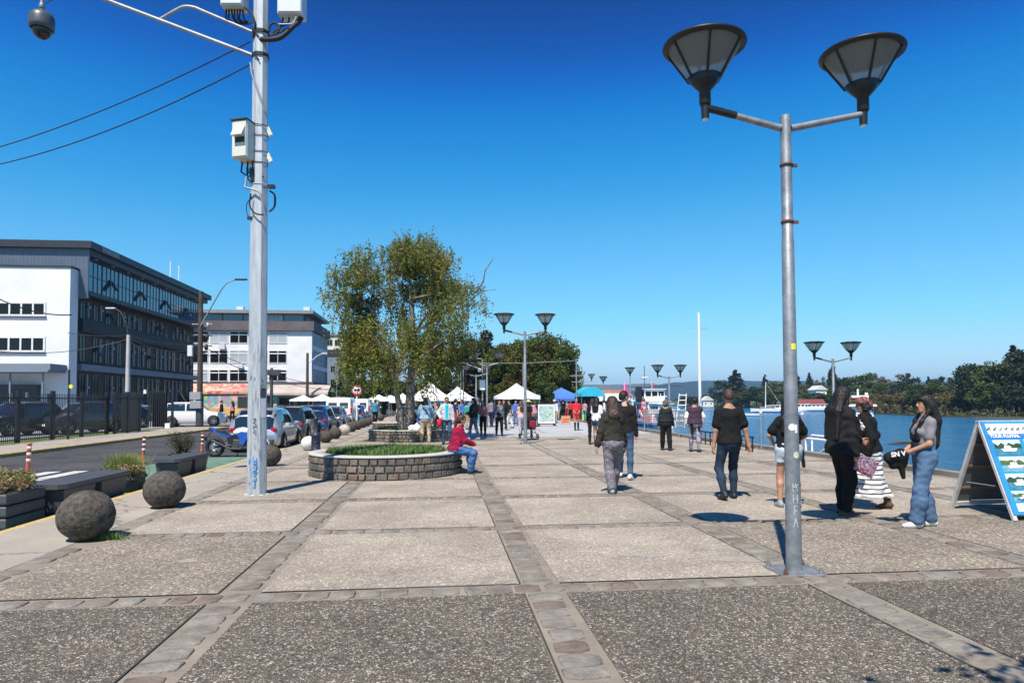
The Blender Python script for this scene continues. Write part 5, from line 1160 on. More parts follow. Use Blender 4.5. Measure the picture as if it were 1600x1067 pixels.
# CCTV dome
cc = ul(65, 42); cam_ = thing('dome_camera', 'grey dome security camera hanging from the arm at the top left', 'camera', UB+cc)
mb = MB(); mb.tube([(0, 0, .85), (0, 0, .42), (0, 0, .25)], .032, 12); mb.lathe([(.04, .42), (.048, .40), (.048, .34), (.04, .33)], 14); mb.build('mount_pipe', [GALV2], cam_)
mb = MB(); mb.lathe([(.05, .29), (.11, .27), (.185, .21), (.205, .14), (.205, .02), (.20, -.05), (.17, -.055)], 32); mb.build('housing', [MT('camera_housing', (.085, .092, .10), .4, .2, .1, 5)], cam_)
mb = MB(); mb.ball((.005, 0, -.06), .158, n=28, m=14, sc=(1, 1, 1.1)); mb.build('dome', [MT('smoked_dome', (.012, .012, .014), .12, 0, .1, 3)], cam_)
cable('thin grey cable looping from the dome camera to its arm', UB+ul(68, 6), UB+ul(88, -6), .03, .008)
# cabinets on the pole
def cabinet(label, x0, x1, y0, y1, dep, m_, hood=False, dy=-.25, gland=8, yaw=0.0, side=0):
    a = ul(x0, y1, dy); b = ul(x1, y0, dy); w = b.x-a.x; h = b.z-a.z
    t = thing('equipment_cabinet', label, 'cabinet', UB+Vector(((a.x+b.x)/2, a.y, a.z)), yaw, 'cabinets clamped to the camera pole')
    mb = MB(); mb.box((0, dep/2, h/2), (w, dep, h), bev=.008); mb.build('box', [m_], t)
    mb = MB(); mb.box((0, -.012, h/2), (w*.94, .02, h*.96), bev=.006); mb.build('door', [m_], t)
    mb = MB(); mb.box((-w*.04, dep*.45, h+.012), (w*1.12, dep*1.1, .02)); mb.build('top_plate', [DARKG if hood else m_], t)
    if hood:
        mb = MB(); mb.prism([(-.13, h*.56), (-.13, h*.54), (-.02, h*.54), (-.02, h*.86)], -w*.30, w*.42, 'x'); mb.build('vent_hood', [m_], t)
        mb = MB(); mb.box((w*.06, -.026, h*.46), (w*.6, .008, h*.14)); mb.build('vent_grille', [BLACKM], t)
    for i in range(gland): mb = MB(); x = -w*.38+w*.76*i/max(1, gland-1); mb.cyl((x, dep*.5, 0), (x, dep*.5, -.05), .016, n=8); mb.tube([(x, dep*.5, -.05), (x+random.uniform(-.02, .03), dep*.5, -.17), (x+.10, dep*.55, -.26), (x*.3+.26, dep*.6, -.22+random.uniform(-.06, .02))] if side == 0 else [(x, dep*.5, -.05), (x-.03, dep*.5, -.12), (x*.4-.22, dep*.6, -.2+random.uniform(-.05, .05)), (-.42, dep*.6, -.32)], [.016, .016, .014, .012], 5); mb.build('cable_tail', [RUBBER], t)
    return t
cabinet('cream enclosure with a rusty hooded vent strapped to the left of the camera pole', 361, 388, 188, 246, .46, BEIGE, True, -.30, 3, R(-14))
cabinet('light grey enclosure with many cable glands at the top left of the camera pole', 344, 379, -60, 8, .3, LGREY, False, -.15, 7)
cabinet('pale enclosure at the top right of the camera pole, cut by the frame', 433, 472, -60, 21, .3, LGREY, False, -.15, 4, 0, 1)
mb = MB(); q = ul(440, 20); mb.tube(smooth_pts([ul(408, 62, -.1), ul(425, 62, -.16), ul(440, 58, -.15), ul(458, 42, -.1), ul(470, 30), ul(468, 20)]), .045, 7); mb.tube(smooth_pts([ul(420, 50, -.1), ul(422, 40, -.1), ul(430, 36, -.1), ul(437, 44, -.1), ul(432, 54, -.1)]), .02, 6); mb.tube(smooth_pts([ul(395, 60, -.1), ul(398, 38, -.15), ul(392, 20, -.15), ul(382, 12, -.15)]), .022, 6)
mb.build('cable_bundle', [RUBBER], up_)
mb = MB(); mb.tube(smooth_pts([ul(435, 38, -.2), ul(448, 38, -.2), ul(458, 36, -.2), ul(463, 26, -.2)]), .009, 5); mb.build('white_wire', [LGREY], up_)
mb = MB(); mb.tube(smooth_pts([ul(388, 264, -.1), ul(383, 290, -.15), ul(384, 293, -.18), ul(395, 296, -.2), ul(405, 301, -.2), ul(411, 320, -.2), ul(414, 333, -.17)]), .018, 8); mb.build('conduit', [GALV2], up_)
mb = MB()
for dx in (0, 5, 9): mb.tube(smooth_pts([ul(386+dx, 262, -.12), ul(387+dx, 278, -.14), ul(393+dx*.5, 286, -.12)]), .014, 6)
mb.tube(smooth_pts([ul(392, 303, -.2), ul(390, 320, -.2), ul(398, 333, -.2), ul(412, 336, -.2)]), .014, 6); mb.tube(smooth_pts([ul(397, 305, -.1), ul(386, 318, -.1), ul(386, 333, -.1), ul(391, 341, -.1)]), .008, 5); mb.tube(smooth_pts([ul(421, 298, 0), ul(429, 305, .05), ul(429, 322, .05), ul(421, 331, 0)]), .018, 6)
mb.box(tuple(ul(391, 341, -.1)), (.10, .04, .05)); mb.build('loose_cables', [RUBBER], up_)
for y in (200, 241): mb = MB(); mb.box(tuple(ul(421, y+6, 0)), (.07, .06, .16), rot=Matrix.Rotation(R(-25), 3, 'Y')); mb.build('bracket', [BEIGE], up_)
for y in (199, 215, 240, 257, 290): mb = MB(); mb.lathe([(.15, -.006), (.157, -.006), (.157, .006), (.15, .006)], 8, c=(0, 0, ul(400, y).z), sm=False, a0=.22+math.pi/8); mb.build('strap', [BLACKM if y != 290 else LGREY], up_)
mb = MB(); mb.box(tuple(ul(424, 292, -.1)), (.12, .08, .06)); mb.build('small_bracket', [BLACKM], up_); mb = MB(); mb.tube([ul(391, 98, -.15), ul(393, 115, -.17), ul(406, 150, -.2), ul(414, 175, -.15)], .017, 7); mb.build('conduit', [GALV2], up_)
cable('upper thin wire running from the camera pole to the left edge', UB+ul(391, 66), PY(-40, 241, 16), .18, .012, 20); cable('lower thin wire running from the camera pole to the left edge', UB+ul(390, 102), PY(-40, 265, 16), .25, .012, 20)
# ------------------------------------------------------------------ stone spheres
SPH = MT('sphere_stone', (.062, .053, .043), .9, 0, .75, 16, .9, 22); SPHW = MT('white_washed_stone', (.62, .60, .56), .85, 0, .12, 5, .4, 20); SPHL = MT('pale_stone', (.42, .38, .33), .9, 0, .2, 6, .6, 22)
def sphere(label, px, yb, rpx, m_=SPH):
    p = G(px, yb, .004); D_ = p.y; r_ = rpx*.95/FPX*D_; c = p+Vector((0, r_*.62, 0)); bm_ = []
    rng = np.random.default_rng(int(px)); V = []; F = []; n_, k_ = 32, 20
    for i in range(k_+1):
        a = -math.pi/2+math.pi*i/k_
        for j in range(n_):
            b = 2*math.pi*j/n_; d = (math.cos(a)*math.cos(b), math.cos(a)*math.sin(b), math.sin(a)); q = r_*(1+.018*math.sin(d[0]*5+px)*math.sin(d[1]*6)+.01*math.sin(d[2]*13+d[0]*9)+rng.normal()*.004); V.append((d[0]*q, d[1]*q, d[2]*q*.965))
    for i in range(k_):
        for j in range(n_): F.append((i*n_+j, i*n_+(j+1) % n_, (i+1)*n_+(j+1) % n_, (i+1)*n_+j))
    c.z = r_*.93
    o = link('stone_sphere', mesh_np('stone_sphere', V, F, m_, None, True), None, c); return tag(o, label, 'stone sphere', 'stone spheres along the kerb')
for a in (('large mossy stone sphere nearest the camera, with grass at its foot', 118, 848, 43.5), ('second mossy stone sphere, beside the long grey bench', 247, 796, 32.5), ('stone sphere half hidden behind the camera pole', 417, 729, 19), ('white washed stone sphere left of the dark bollard', 480, 704, 12.5, SPHW),
          ('brown stone sphere just right of the dark bollard', 507, 692, 11), ('round brown stone sphere before the pale one', 522, 686, 10.5), ('pale stone sphere in the row behind the bollard', 537, 680, 9.5, SPHL), ('stone sphere right behind the pale one in the row', 548, 675, 9),
          ('stone sphere at the foot of the road sign post', 557, 671.5, 8.6), ('stone sphere right of the road sign post', 565, 668.5, 8), ('stone sphere second last before the man in the blue jacket', 572, 666, 7.4), ('smaller stone sphere just left of the man in the blue jacket', 579, 663.5, 7), ('far stone sphere right of the man in the blue jacket', 594, 657.5, 6)): sphere(*a)
# grass tuft at sphere
def blades(name, pts, h, m_, seed, spread=.05, w=.006, label=None, cat=None, parent=None, kind=None, loc=None):
    rng = np.random.default_rng(seed); n = len(pts); th = rng.random(n)*6.283; d = np.stack([np.cos(th), np.sin(th), np.zeros(n)], 1); hh = h*rng.uniform(.5, 1.1, n)[:, None]; s = rng.uniform(.1, 1, n)[:, None]*spread
    pr = np.stack([-d[:, 1], d[:, 0], d[:, 2]], 1)*w; Z = np.array([[0, 0, 1.]])
    b0 = pts-pr; b1 = pts+pr; m0 = pts+d*s*.35+Z*hh*.6-pr*.7; m1 = pts+d*s*.35+Z*hh*.6+pr*.7; t0 = pts+d*s+Z*hh-pr*.15; t1 = pts+d*s+Z*hh+pr*.15
    V = np.stack([b0, b1, m1, m0, t1, t0], 1).reshape(-1, 3); i = np.arange(n)[:, None]*6; F = np.concatenate([i+np.array([[0, 1, 2, 3]]), i+np.array([[3, 2, 4, 5]])])
    o = link(name, mesh_np(name, V, F.astype(np.int32), m_), parent); return tag(o, label, cat, kind=kind)
rng = np.random.default_rng(2); g0 = G(158, 845); P_ = np.array(g0)+np.stack([rng.normal(size=900)*.10, np.abs(rng.normal(size=900))*.10, np.zeros(900)], 1); blades('grass_tuft', P_, .09, GRASSM, 3, .07, .003, 'small tuft of grass growing at the foot of the nearest stone sphere', 'grass tuft')
# ------------------------------------------------------------------ benches and planters
BEN = MT('grey_bench_concrete', (.055, .058, .066), .6, 0, .15, 2.5, .15, 60)
def bench(label, u, v, L_, group='dark grey street benches'):
    t = thing('bench', label, 'bench', W(u, v, -.119), GANG, group); h = .50
    mb = MB(); c_ = .10; hl, hw_ = L_/2, .29
    poly = [(-hw_+c_, -hl), (hw_-c_, -hl), (hw_, -hl+c_), (hw_, hl-c_), (hw_-c_, hl), (-hw_+c_, hl), (-hw_, hl-c_), (-hw_, -hl+c_)]
    mb.prism(poly, h-.075, h, 'z'); mb.build('seat', [BEN], t)
    for s in (-1, 1):
        y0, y1 = (.10*s, (hl-.08)*s); y0, y1 = min(y0, y1), max(y0, y1); mb = MB(); vs = []
        for z, f in ((0, .82), (h-.095, 1.0)):
            my = (y0+y1)/2; hy = (y1-y0)/2*f; hx = .22*f+.02; vs += [(-hx, my-hy, z), (hx, my-hy, z), (hx, my+hy, z), (-hx, my+hy, z)]
        mb.add(vs, [(3, 2, 1, 0), (4, 5, 6, 7), (0, 1, 5, 4), (1, 2, 6, 5), (2, 3, 7, 6), (3, 0, 4, 7)]); mb.build('leg', [BEN], t)
def planter(label, u, v, w, h, boards=True):
    t = thing('planter', label, 'planter', W(u, v, -.119), GANG, 'dark planters on the cycle lane'); mb = MB(); 
    if boards:
        for k in range(3):
            z0 = h*k/3+.01; z1 = h*(k+1)/3-.01; mb = MB()
            vs = [(-w, -w, z0), (w, -w, z0), (w, w, z0), (-w, w, z0), (-w*1.03, -w*1.03, z0+.03), (w*1.03, -w*1.03, z0+.03), (w*1.03, w*1.03, z0+.03), (-w*1.03, w*1.03, z0+.03), (-w*1.03, -w*1.03, z1-.02), (w*1.03, -w*1.03, z1-.02), (w*1.03, w*1.03, z1-.02), (-w*1.03, w*1.03, z1-.02), (-w, -w, z1), (w, -w, z1), (w, w, z1), (-w, w, z1), (-w*.86, -w*.86, z1), (w*.86, -w*.86, z1), (w*.86, w*.86, z1), (-w*.86, w*.86, z1)]
            fs = [(3, 2, 1, 0)]+[(r_*4+i, r_*4+(i+1) % 4, r_*4+4+(i+1) % 4, r_*4+4+i) for r_ in range(4) for i in range(4)]; mb.add(vs, fs); mb.build('board', [BEN], t)
    else:
        mb.lathe([(w*.85, 0), (w, h*.5), (w*1.02, h), (w*.88, h), (w*.86, h*.85), (0, h*.85)], 8, sm=False, a0=.4); mb.build('pot', [MT('aged_black_pot', (.04, .038, .036), .7, 0, .7, 9)], t)
    mb = MB(); mb.box((0, 0, h-.08), (w*1.7, w*1.7, .06)); mb.build('soil', [BARK], t); return t
pp = G(30, 832, -.119); 
planter('dark grey boarded planter at the left edge, full of flowering shrubs', 10.5, -6.38, .45, .50)
planter('black pot planter with spiky yellow green grass between the two benches', 14.2, -6.2, .36, .36, False)
planter('dark planter with a twiggy brown bush behind the second bench', 18.3, -6.6, .34, .34, False)
bench('long dark grey bench between the two near planters', 12.2, -5.98, 2.3); bench('second dark grey bench, in front of the parked motorcycle', 16.7, -6.0, 2.1)
def shrub(label, u, v, n, r, h, m_, seed, size, name='shrub', stems=0):
    rng = np.random.default_rng(seed); t = thing(name, label, 'shrub', W(u, v, .30), GANG); bl = []
    for i in range(26): a = rng.random()*6.28; q = r*math.sqrt(rng.random()); bl.append(((q*math.cos(a), q*math.sin(a), h*(.25+.55*rng.random()*(1-.4*q/r))), r*.26))
    V, F = leaf_quads(crown_pts(rng, n, bl, (1, 1, .9), .1), size, rng, 1.5); link('foliage', mesh_np('foliage', V, F, m_), t)
    mb = MB()
    for b_ in bl: mb.tube([(b_[0][0]*.2, b_[0][1]*.2, 0), (b_[0][0]*.7, b_[0][1]*.7, b_[0][2]*.6), b_[0]], [.008, .005, .003], 4)
    mb.build('stems', [BARK], t)
shrub('bushy pale yellow and green flowering shrub in the left boarded planter', 10.5, -6.38, 5200, .50, .42, LF_SHRUB, 1, .028)
rng = np.random.default_rng(8); c_ = W(14.2, -6.2, .18); P_ = np.array(c_)+np.stack([rng.normal(size=1300)*.13, rng.normal(size=1300)*.13, np.zeros(1300)], 1); blades('grass_plant', P_, .42, LF_TUFT, 4, .33, .006, 'spiky yellow green grass plant in the black pot', 'plant')
shrub('low reddish ground cover spilling over the black pot', 13.95, -6.05, 900, .30, .12, LF_SHRUB, 4, .03)
rng = np.random.default_rng(18); t = thing('shrub', 'leafless brown twiggy bush above the second bench', 'shrub', W(18.3, -6.6, .18)); mb = MB(); ends = []
for i in range(70):
    a = rng.random()*6.28; q = rng.random()**.6*.42; e = Vector((q*math.cos(a), q*math.sin(a), .30+.38*rng.random())); m1 = e*.5+Vector((0, 0, .06)); mb.tube([(0, 0, 0), m1, e], [.009, .006, .002], 4)
    for j in range(3): f = m1.lerp(e, rng.random()); g_ = f+Vector((rng.normal()*.09, rng.normal()*.09, abs(rng.normal())*.1)); mb.tube([f, g_], [.004, .002], 3); ends.append(g_)
mb.build('stems', [LF_TWIG], t); V, F = leaf_quads(np.repeat(np.array([list(e) for e in ends]), 7, 0)+rng.normal(size=(len(ends)*7, 3))*.04, .022, rng); link('foliage', mesh_np('foliage', V, F, LF_TWIG), t)
V, F = leaf_quads(np.stack([rng.normal(size=500)*.13, rng.normal(size=500)*.13, np.abs(rng.normal(size=500))*.09+.02], 1), .05, rng); link('foliage', mesh_np('foliage', V, F, LF_OAK), t)
# flexible orange posts
for lb, px, yt, yb in (('orange flexible post with pale bands nearest the left planter', 42, 688, 751), ('tall orange flexible post with white bands beside the black pot', 223, 678, 724), ('orange flexible post beside the motorcycle wheel', 315, 673, 707)):
    b = G(px, yb, -.12); H = (626-yt)/FPX*b.y+CAMH+.12; t = thing('flexible_post', lb, 'traffic post', b, 0, 'orange flexible posts along the cycle lane'); t.rotation_euler = (R(-1), R(2.5), 0)
    mb = MB(); mb.lathe([(.11, 0), (.11, .02), (.06, .05), (0, .05)], 16); mb.build('base', [BLACKM], t); mb = MB(); mb.lathe([(.05, .04), (.042, .12), (.042, H-.03), (.05, H-.03), (.05, H), (0, H)], 16); mb.build('tube', [ORANGE], t)
    for k in range(3): mb = MB(); z = H-.14-.14*k; mb.lathe([(.043, z), (.0455, z), (.0455, z+.065), (.043, z+.065)], 16); mb.build('band', [REFLW], t)
# cast iron bollard
b = G(493.5, 706); t = thing('bollard', 'dark blue cast iron bollard with a narrow top beside the white stone sphere', 'bollard', b)
mb = MB(); mb.lathe([(.165, 0), (.165, .04), (.145, .06), (.145, .50), (.165, .52), (.165, .56), (.12, .60), (.085, .63), (.085, .66), (.07, .68), (.06, 1.02), (.085, 1.04), (.085, 1.08), (.05, 1.12), (.03, 1.17), (0, 1.18)], 16); mb.build('column', [MT('navy_cast_iron', (.022, .032, .055), .5, .2, .2, 6)], t)
mb = MB(); mb.lathe([(.146, .30), (.152, .30), (.152, .34), (.146, .34)], 16); mb.build('ring', [BLACKM], t)
# ------------------------------------------------------------------ round stone beds
BEDS = MT('bed_stone', (.135, .115, .095), .85, 0, .55, 2.6, .8, 26); BEDM = MT('bed_mortar', (.26, .235, .20), .9, 0, .2, 5, .3); COPE = mat_ground('coping_concrete', (.40, .38, .34), (.52, .50, .45), .1, 0, 2.5)
def bed(label, c, r, h, rows, seed, grass=True, ry=None):
    rng = random.Random(seed); t = thing('round_planter', label, 'planter', c, 0, 'round stone beds in the plaza'); ry = ry or r
    mb = MB(); mb.lathe([(r-.03, 0), (r-.03, h-.05)], 48, sm=True); mb.build('wall', [BEDM], t)
    mb = MB(); n = int(2*math.pi*r/.205); 
    for k in range(rows):
        z0 = (h-.045)*k/rows+.008; z1 = (h-.045)*(k+1)/rows-.008; a = rng.random()
        while a < 6.283+.0:
            w = rng.uniform(.14, .27)/r; 
            if w < .05: break
            ww = w-.018/r; prj = rng.uniform(.0, .022); zz0 = z0+rng.uniform(0, .012); zz1 = z1-rng.uniform(0, .014); m_ = 5; N = []
            for (ri, fz) in ((r-.04, 0), (r+.0+prj*.4, 0), (r+.018+prj, .12), (r+.018+prj, .88), (r+.0+prj*.4, 1), (r-.04, 1)):
                for i in range(m_):
                    f = i/(m_-1); e = .012/r if ri > r+.01 else 0; aa = a+e+(ww-2*e)*f; N.append((ri*math.cos(aa), ri*math.sin(aa), zz0+(zz1-zz0)*fz+rng.uniform(-.003, .003)))
            fs = [(q*m_+i, q*m_+i+1, (q+1)*m_+i+1, (q+1)*m_+i) for q in range(5) for i in range(m_-1)]+[tuple(q*m_ for q in range(6)), tuple(q*m_+m_-1 for q in range(5, -1, -1))]
            mb.add(N, fs, rng.choice((0, 0, 1, 2)), False); a += w
    mb.build('stonework', [BEDS, MT('bed_stone_brown', (.19, .145, .11), .85, 0, .5, 2.6, .8, 26), MT('bed_stone_dark', (.11, .10, .09), .85, 0, .5, 2.6, .8, 26)], t)
    mb = MB(); mb.lathe([(r+.035, h-.04), (r+.04, h-.035), (r+.04, h-.005), (r+.03, h), (r-.30, h+.002), (r-.31, h-.06)], 48); mb.build('coping', [COPE], t)
    mb = MB(); mb.lathe([(r-.30, h-.05), (r*.5, h-.02), (0, h)], 40); mb.build('soil', [MT('bed_soil', (.06, .055, .03), .95, 0, .4, 3)], t)
    if grass:
        rg = np.random.default_rng(seed); n = 9000; a = rg.random(n)*6.283; q = np.sqrt(rg.random(n))*(r-.33); P_ = np.stack([q*np.cos(a), q*np.sin(a), np.full(n, h-.03)], 1); o = blades('grass', P_[(np.sin(P_[:, 0]*9)*np.sin(P_[:, 1]*8+1)+rg.random(n)*1.4) > .1], .13, GRASSM, seed, .10, .007, parent=t); o['kind'] = 'stuff'
    return t
bed('nearest round stone bed, filled with bright green grass, where the woman in red sits', Vector((-2.86, 15.62, 0)), 1.68, .50, 3, 5)
bed('round stone bed from which the birch grows', GX(644, 28.6), 1.75, .48, 3, 6)
bed('small far stone bed behind the birch trunks', GX(612, 37), 1.0, .50, 3, 7, False)
# no-entry style road sign
b = G(557.5, 668); t = thing('road_sign', 'round white road sign with red ring and black arrow on a white post', 'road sign', b, R(4)); D_ = b.y; zc = (626-608)/FPX*D_+CAMH
mb = MB(); mb.cyl((0, 0, 0), (0, 0, zc+.1), .045, n=10); mb.build('pole', [WHITE], t)
mb = MB(); mb.cyl((0, -.06, zc), (0, -.045, zc), .33, n=32); mb.build('sign_face', [WHITE], t)
mb = MB(); n = 32
for i in range(n):
    a0, a1 = 2*math.pi*i/n, 2*math.pi*(i+1)/n; mb.quad(*[(r_*math.cos(a), -.066, zc+r_*math.sin(a)) for r_, a in ((.25, a0), (.335, a0), (.335, a1), (.25, a1))][::1])
mb.build('red_ring', [REDP], t); mb = MB(); mb.prism([(-.2, 0), (-.07, .10), (-.07, .045), (.2, .045), (.2, -.045), (-.07, -.045), (-.07, -.10)], -.072, -.067, 'y', xf=Matrix.Translation((0, 0, zc))); mb.build('arrow', [BLACKM], t)
# utility poles by the office block
b = GX(312, 47, -.0); t = thing('utility_pole', 'dark wooden utility pole with grey meter boxes by the office block corner', 'pole', b); H = (626-452)/FPX*47+CAMH
mb = MB(); mb.tube([(0, 0, -.1), (0, 0, H)], [.21, .14], 12); mb.build('pole', [WOODP], t)
mb = MB(); mb.lathe([(.25, 0), (.25, 2.1), (.24, 2.12)], 12); mb.build('metal_sleeve', [DARKG], t)
for z, dx in ((1.75, -.15), (1.15, -.12)): mb = MB(); mb.box((dx, -.3, z+.3), (.75, .25, .52), bev=.02); mb.build('meter_box', [MT('grey_box', (.28, .29, .30), .5, 0, .1, 2)], t)
for z, s in ((6.9, .5), (6.1, .45), (5.4, .4)): mb = MB(); mb.lathe([(0, -.2), (.10, -.2), (.13, 0), (.10, .2), (0, .2)], 10, c=(s, 0, z)); mb.tube([(-.6, 0, z+.1), (.8, 0, z+.1)], .04, 5); mb.build('insulator', [GALV2 if s > .45 else BLACKM], t)
mb = MB(); mb.box((-.65, -.1, 5.15), (.35, .2, .75), bev=.03); mb.build('cable_box', [LGREY], t)
mb = MB(); mb.tube([(0, -.1, 6.8), (.3, -.15, 7.3), (1.6, -.5, 9.3), (2.0, -.55, 9.75), (2.6, -.6, 9.95)], [.05, .05, .045, .04, .035], 8); mb.build('lamp_arm', [GALV2], t); mb = MB(); mb.box((3.0, -.62, 9.98), (.85, .24, .12), bev=.04); mb.build('lamp_head', [DARKG], t)
WT = b
b = GX(199, 50, -.1); t = thing('utility_pole', 'pale concrete pole with a curved lamp arm in front of the brick side wall', 'pole', b); H = (626-518)/FPX*50+CAMH
mb = MB(); mb.tube([(0, 0, 0), (0, 0, H)], [.19, .13], 10); mb.build('pole', [MT('pale_pole_concrete', (.42, .41, .38), .8, 0, .15, 1.5)], t); mb = MB(); mb.tube([(0, 0, H-.3), (-.15, 0, H+.8), (-.6, 0, H+1.7), (-1.0, 0, H+1.95)], .035, 6); mb.build('lamp_arm', [DARKG], t); mb = MB(); mb.box((-1.35, 0, H+1.97), (.7, .2, .1), bev=.03); mb.build('lamp_head', [LGREY], t)
CT = b+Vector((0, 0, H))
for lb, a, c, s in (('upper cable between the pale pole and the dark wooden pole', CT, WT+Vector((0, 0, 5.6)), .25), ('middle cable between the pale pole and the dark wooden pole', CT-Vector((0, 0, .2)), WT+Vector((0, 0, 5.3)), .5), ('lower cable between the pale pole and the dark wooden pole', CT-Vector((0, 0, .4)), WT+Vector((0, 0, 5.0)), .8),
                    ('cable from the pale pole to the white front wall', CT, PY(106, 520, 50), .15), ('long cable crossing the white wall at the far left', PY(-30, 452, 44), PY(112, 492, 50), .5), ('cable from the left edge to the pale pole', PY(-30, 545, 46), CT-Vector((0, 0, .3)), .6),
                    ('cable from the dark wooden pole towards the white building', WT+Vector((0, 0, 5.5)), PY(560, 598, 90), 1.2), ('cable from the dark wooden pole past the birch', WT+Vector((0, 0, 5.1)), PY(600, 596, 90), 1.8)):
    cable(lb, a, c, s, .025 if 'long' not in lb else .045)
b = GX(480, 88, -.1); post('utility_pole', 'brown pole with small street lamp at the right end of the white building', 'pole', b, 8.0, .22, WOODP, lambda t: (MB().tube([(0, 0, 6.5), (1.2, 0, 7.6), (1.9, 0, 7.9)], .06, 5).build('lamp_arm', [LGREY], t), MB().box((2.2, 0, 7.95), (.7, .25, .15)).build('lamp_head', [LGREY], t)))
b = GX(424, 60, -.1); post('utility_pole', 'dark steel post with a box just right of the camera pole', 'pole', b, 4.7, .16, DARKG, lambda t: MB().box((.25, -.1, 4.3), (1.1, .3, .5), bev=.02).build('signal_box', [DARKG], t))
b = GX(526, 80, -.1); post('thin_post', 'thin grey post in front of the blue grey block', 'post', b, 5, .06)
# ------------------------------------------------------------------ black fence and gates
def fence(label, u0, u1, v, h, step=.135, n_post=6, z=-.1, group=None):
    t = thing('metal_fence', label, 'fence', W(u0, v, z), GANG+math.pi/2, group); L_ = u1-u0
    mb = MB(); n = int(L_/step)
    for i in range(n+1): x = L_*i/n; mb.box((x, 0, h*.52), (.022, .022, h*.94), 0); 
    for zz_ in (.22, h-.22): mb.box((L_/2, .0, zz_), (L_, .045, .05))
    o = mb.build('railing', [BLACKM], t); 
    for i in range(n_post+1): mb = MB(); mb.box((L_*i/n_post, .0, h*.5+.05), (.20, .12, h+.12)); mb.build('post', [BLACKM], t)
    return t
fence('long black steel picket fence in front of the parking lot', 15, 37.5, -17.3, 2.15, .135, 9)
fence('black picket gate section left of the driveway', 37.7, 40.6, -17.0, 2.2, .1, 2)
g2 = thing('gate', 'solid black sheet gate pillar beside the driveway', 'gate', GX(201, 38.5, -.1), GANG); part(g2, 'panel', [(-.4, .4, 0, .2, 0, 2.3)], BLACKM); part(g2, 'post', [(.45, .6, 0, .15, 0, 2.4)], BLACKM)
g3 = thing('gate', 'open black slatted gate on white footing right of the driveway', 'gate', GX(256, 45, -.1), GANG)
for k in range(9): part(g3, 'slat', [(-1.0+k*.13, -.93+k*.13, 0, .1, .1, 2.5)], BLACKM)
part(g3, 'panel', [(-.75, .15, .12, .2, .1, 2.35)], BLACKM); part(g3, 'post', [(.45, .58, 0, .14, 0, 2.7)], BLACKM); part(g3, 'footing', [(.15, .45, -.2, .3, 0, .35)], WHITE); part(g3, 'lamp', [(-1.25, -1.1, -.1, .1, 2.3, 2.55)], WHITE)
w_ = thing('low_wall', 'low white wall at the driveway behind the gate', 'wall', GX(222, 47, -.1), GANG); part(w_, 'wall', [(-1.6, 1.4, 0, .3, 0, .42)], WHITE)
b = GX(107, 30.5, -.1); post('thin_post', 'slender black post with a yellow disc in front of the fence', 'post', b, 3.2, .05, BLACKM, lambda t: MB().cyl((.12, -.06, 2.45), (.12, -.04, 2.45), .09, n=14).build('disc', [YELP], t))
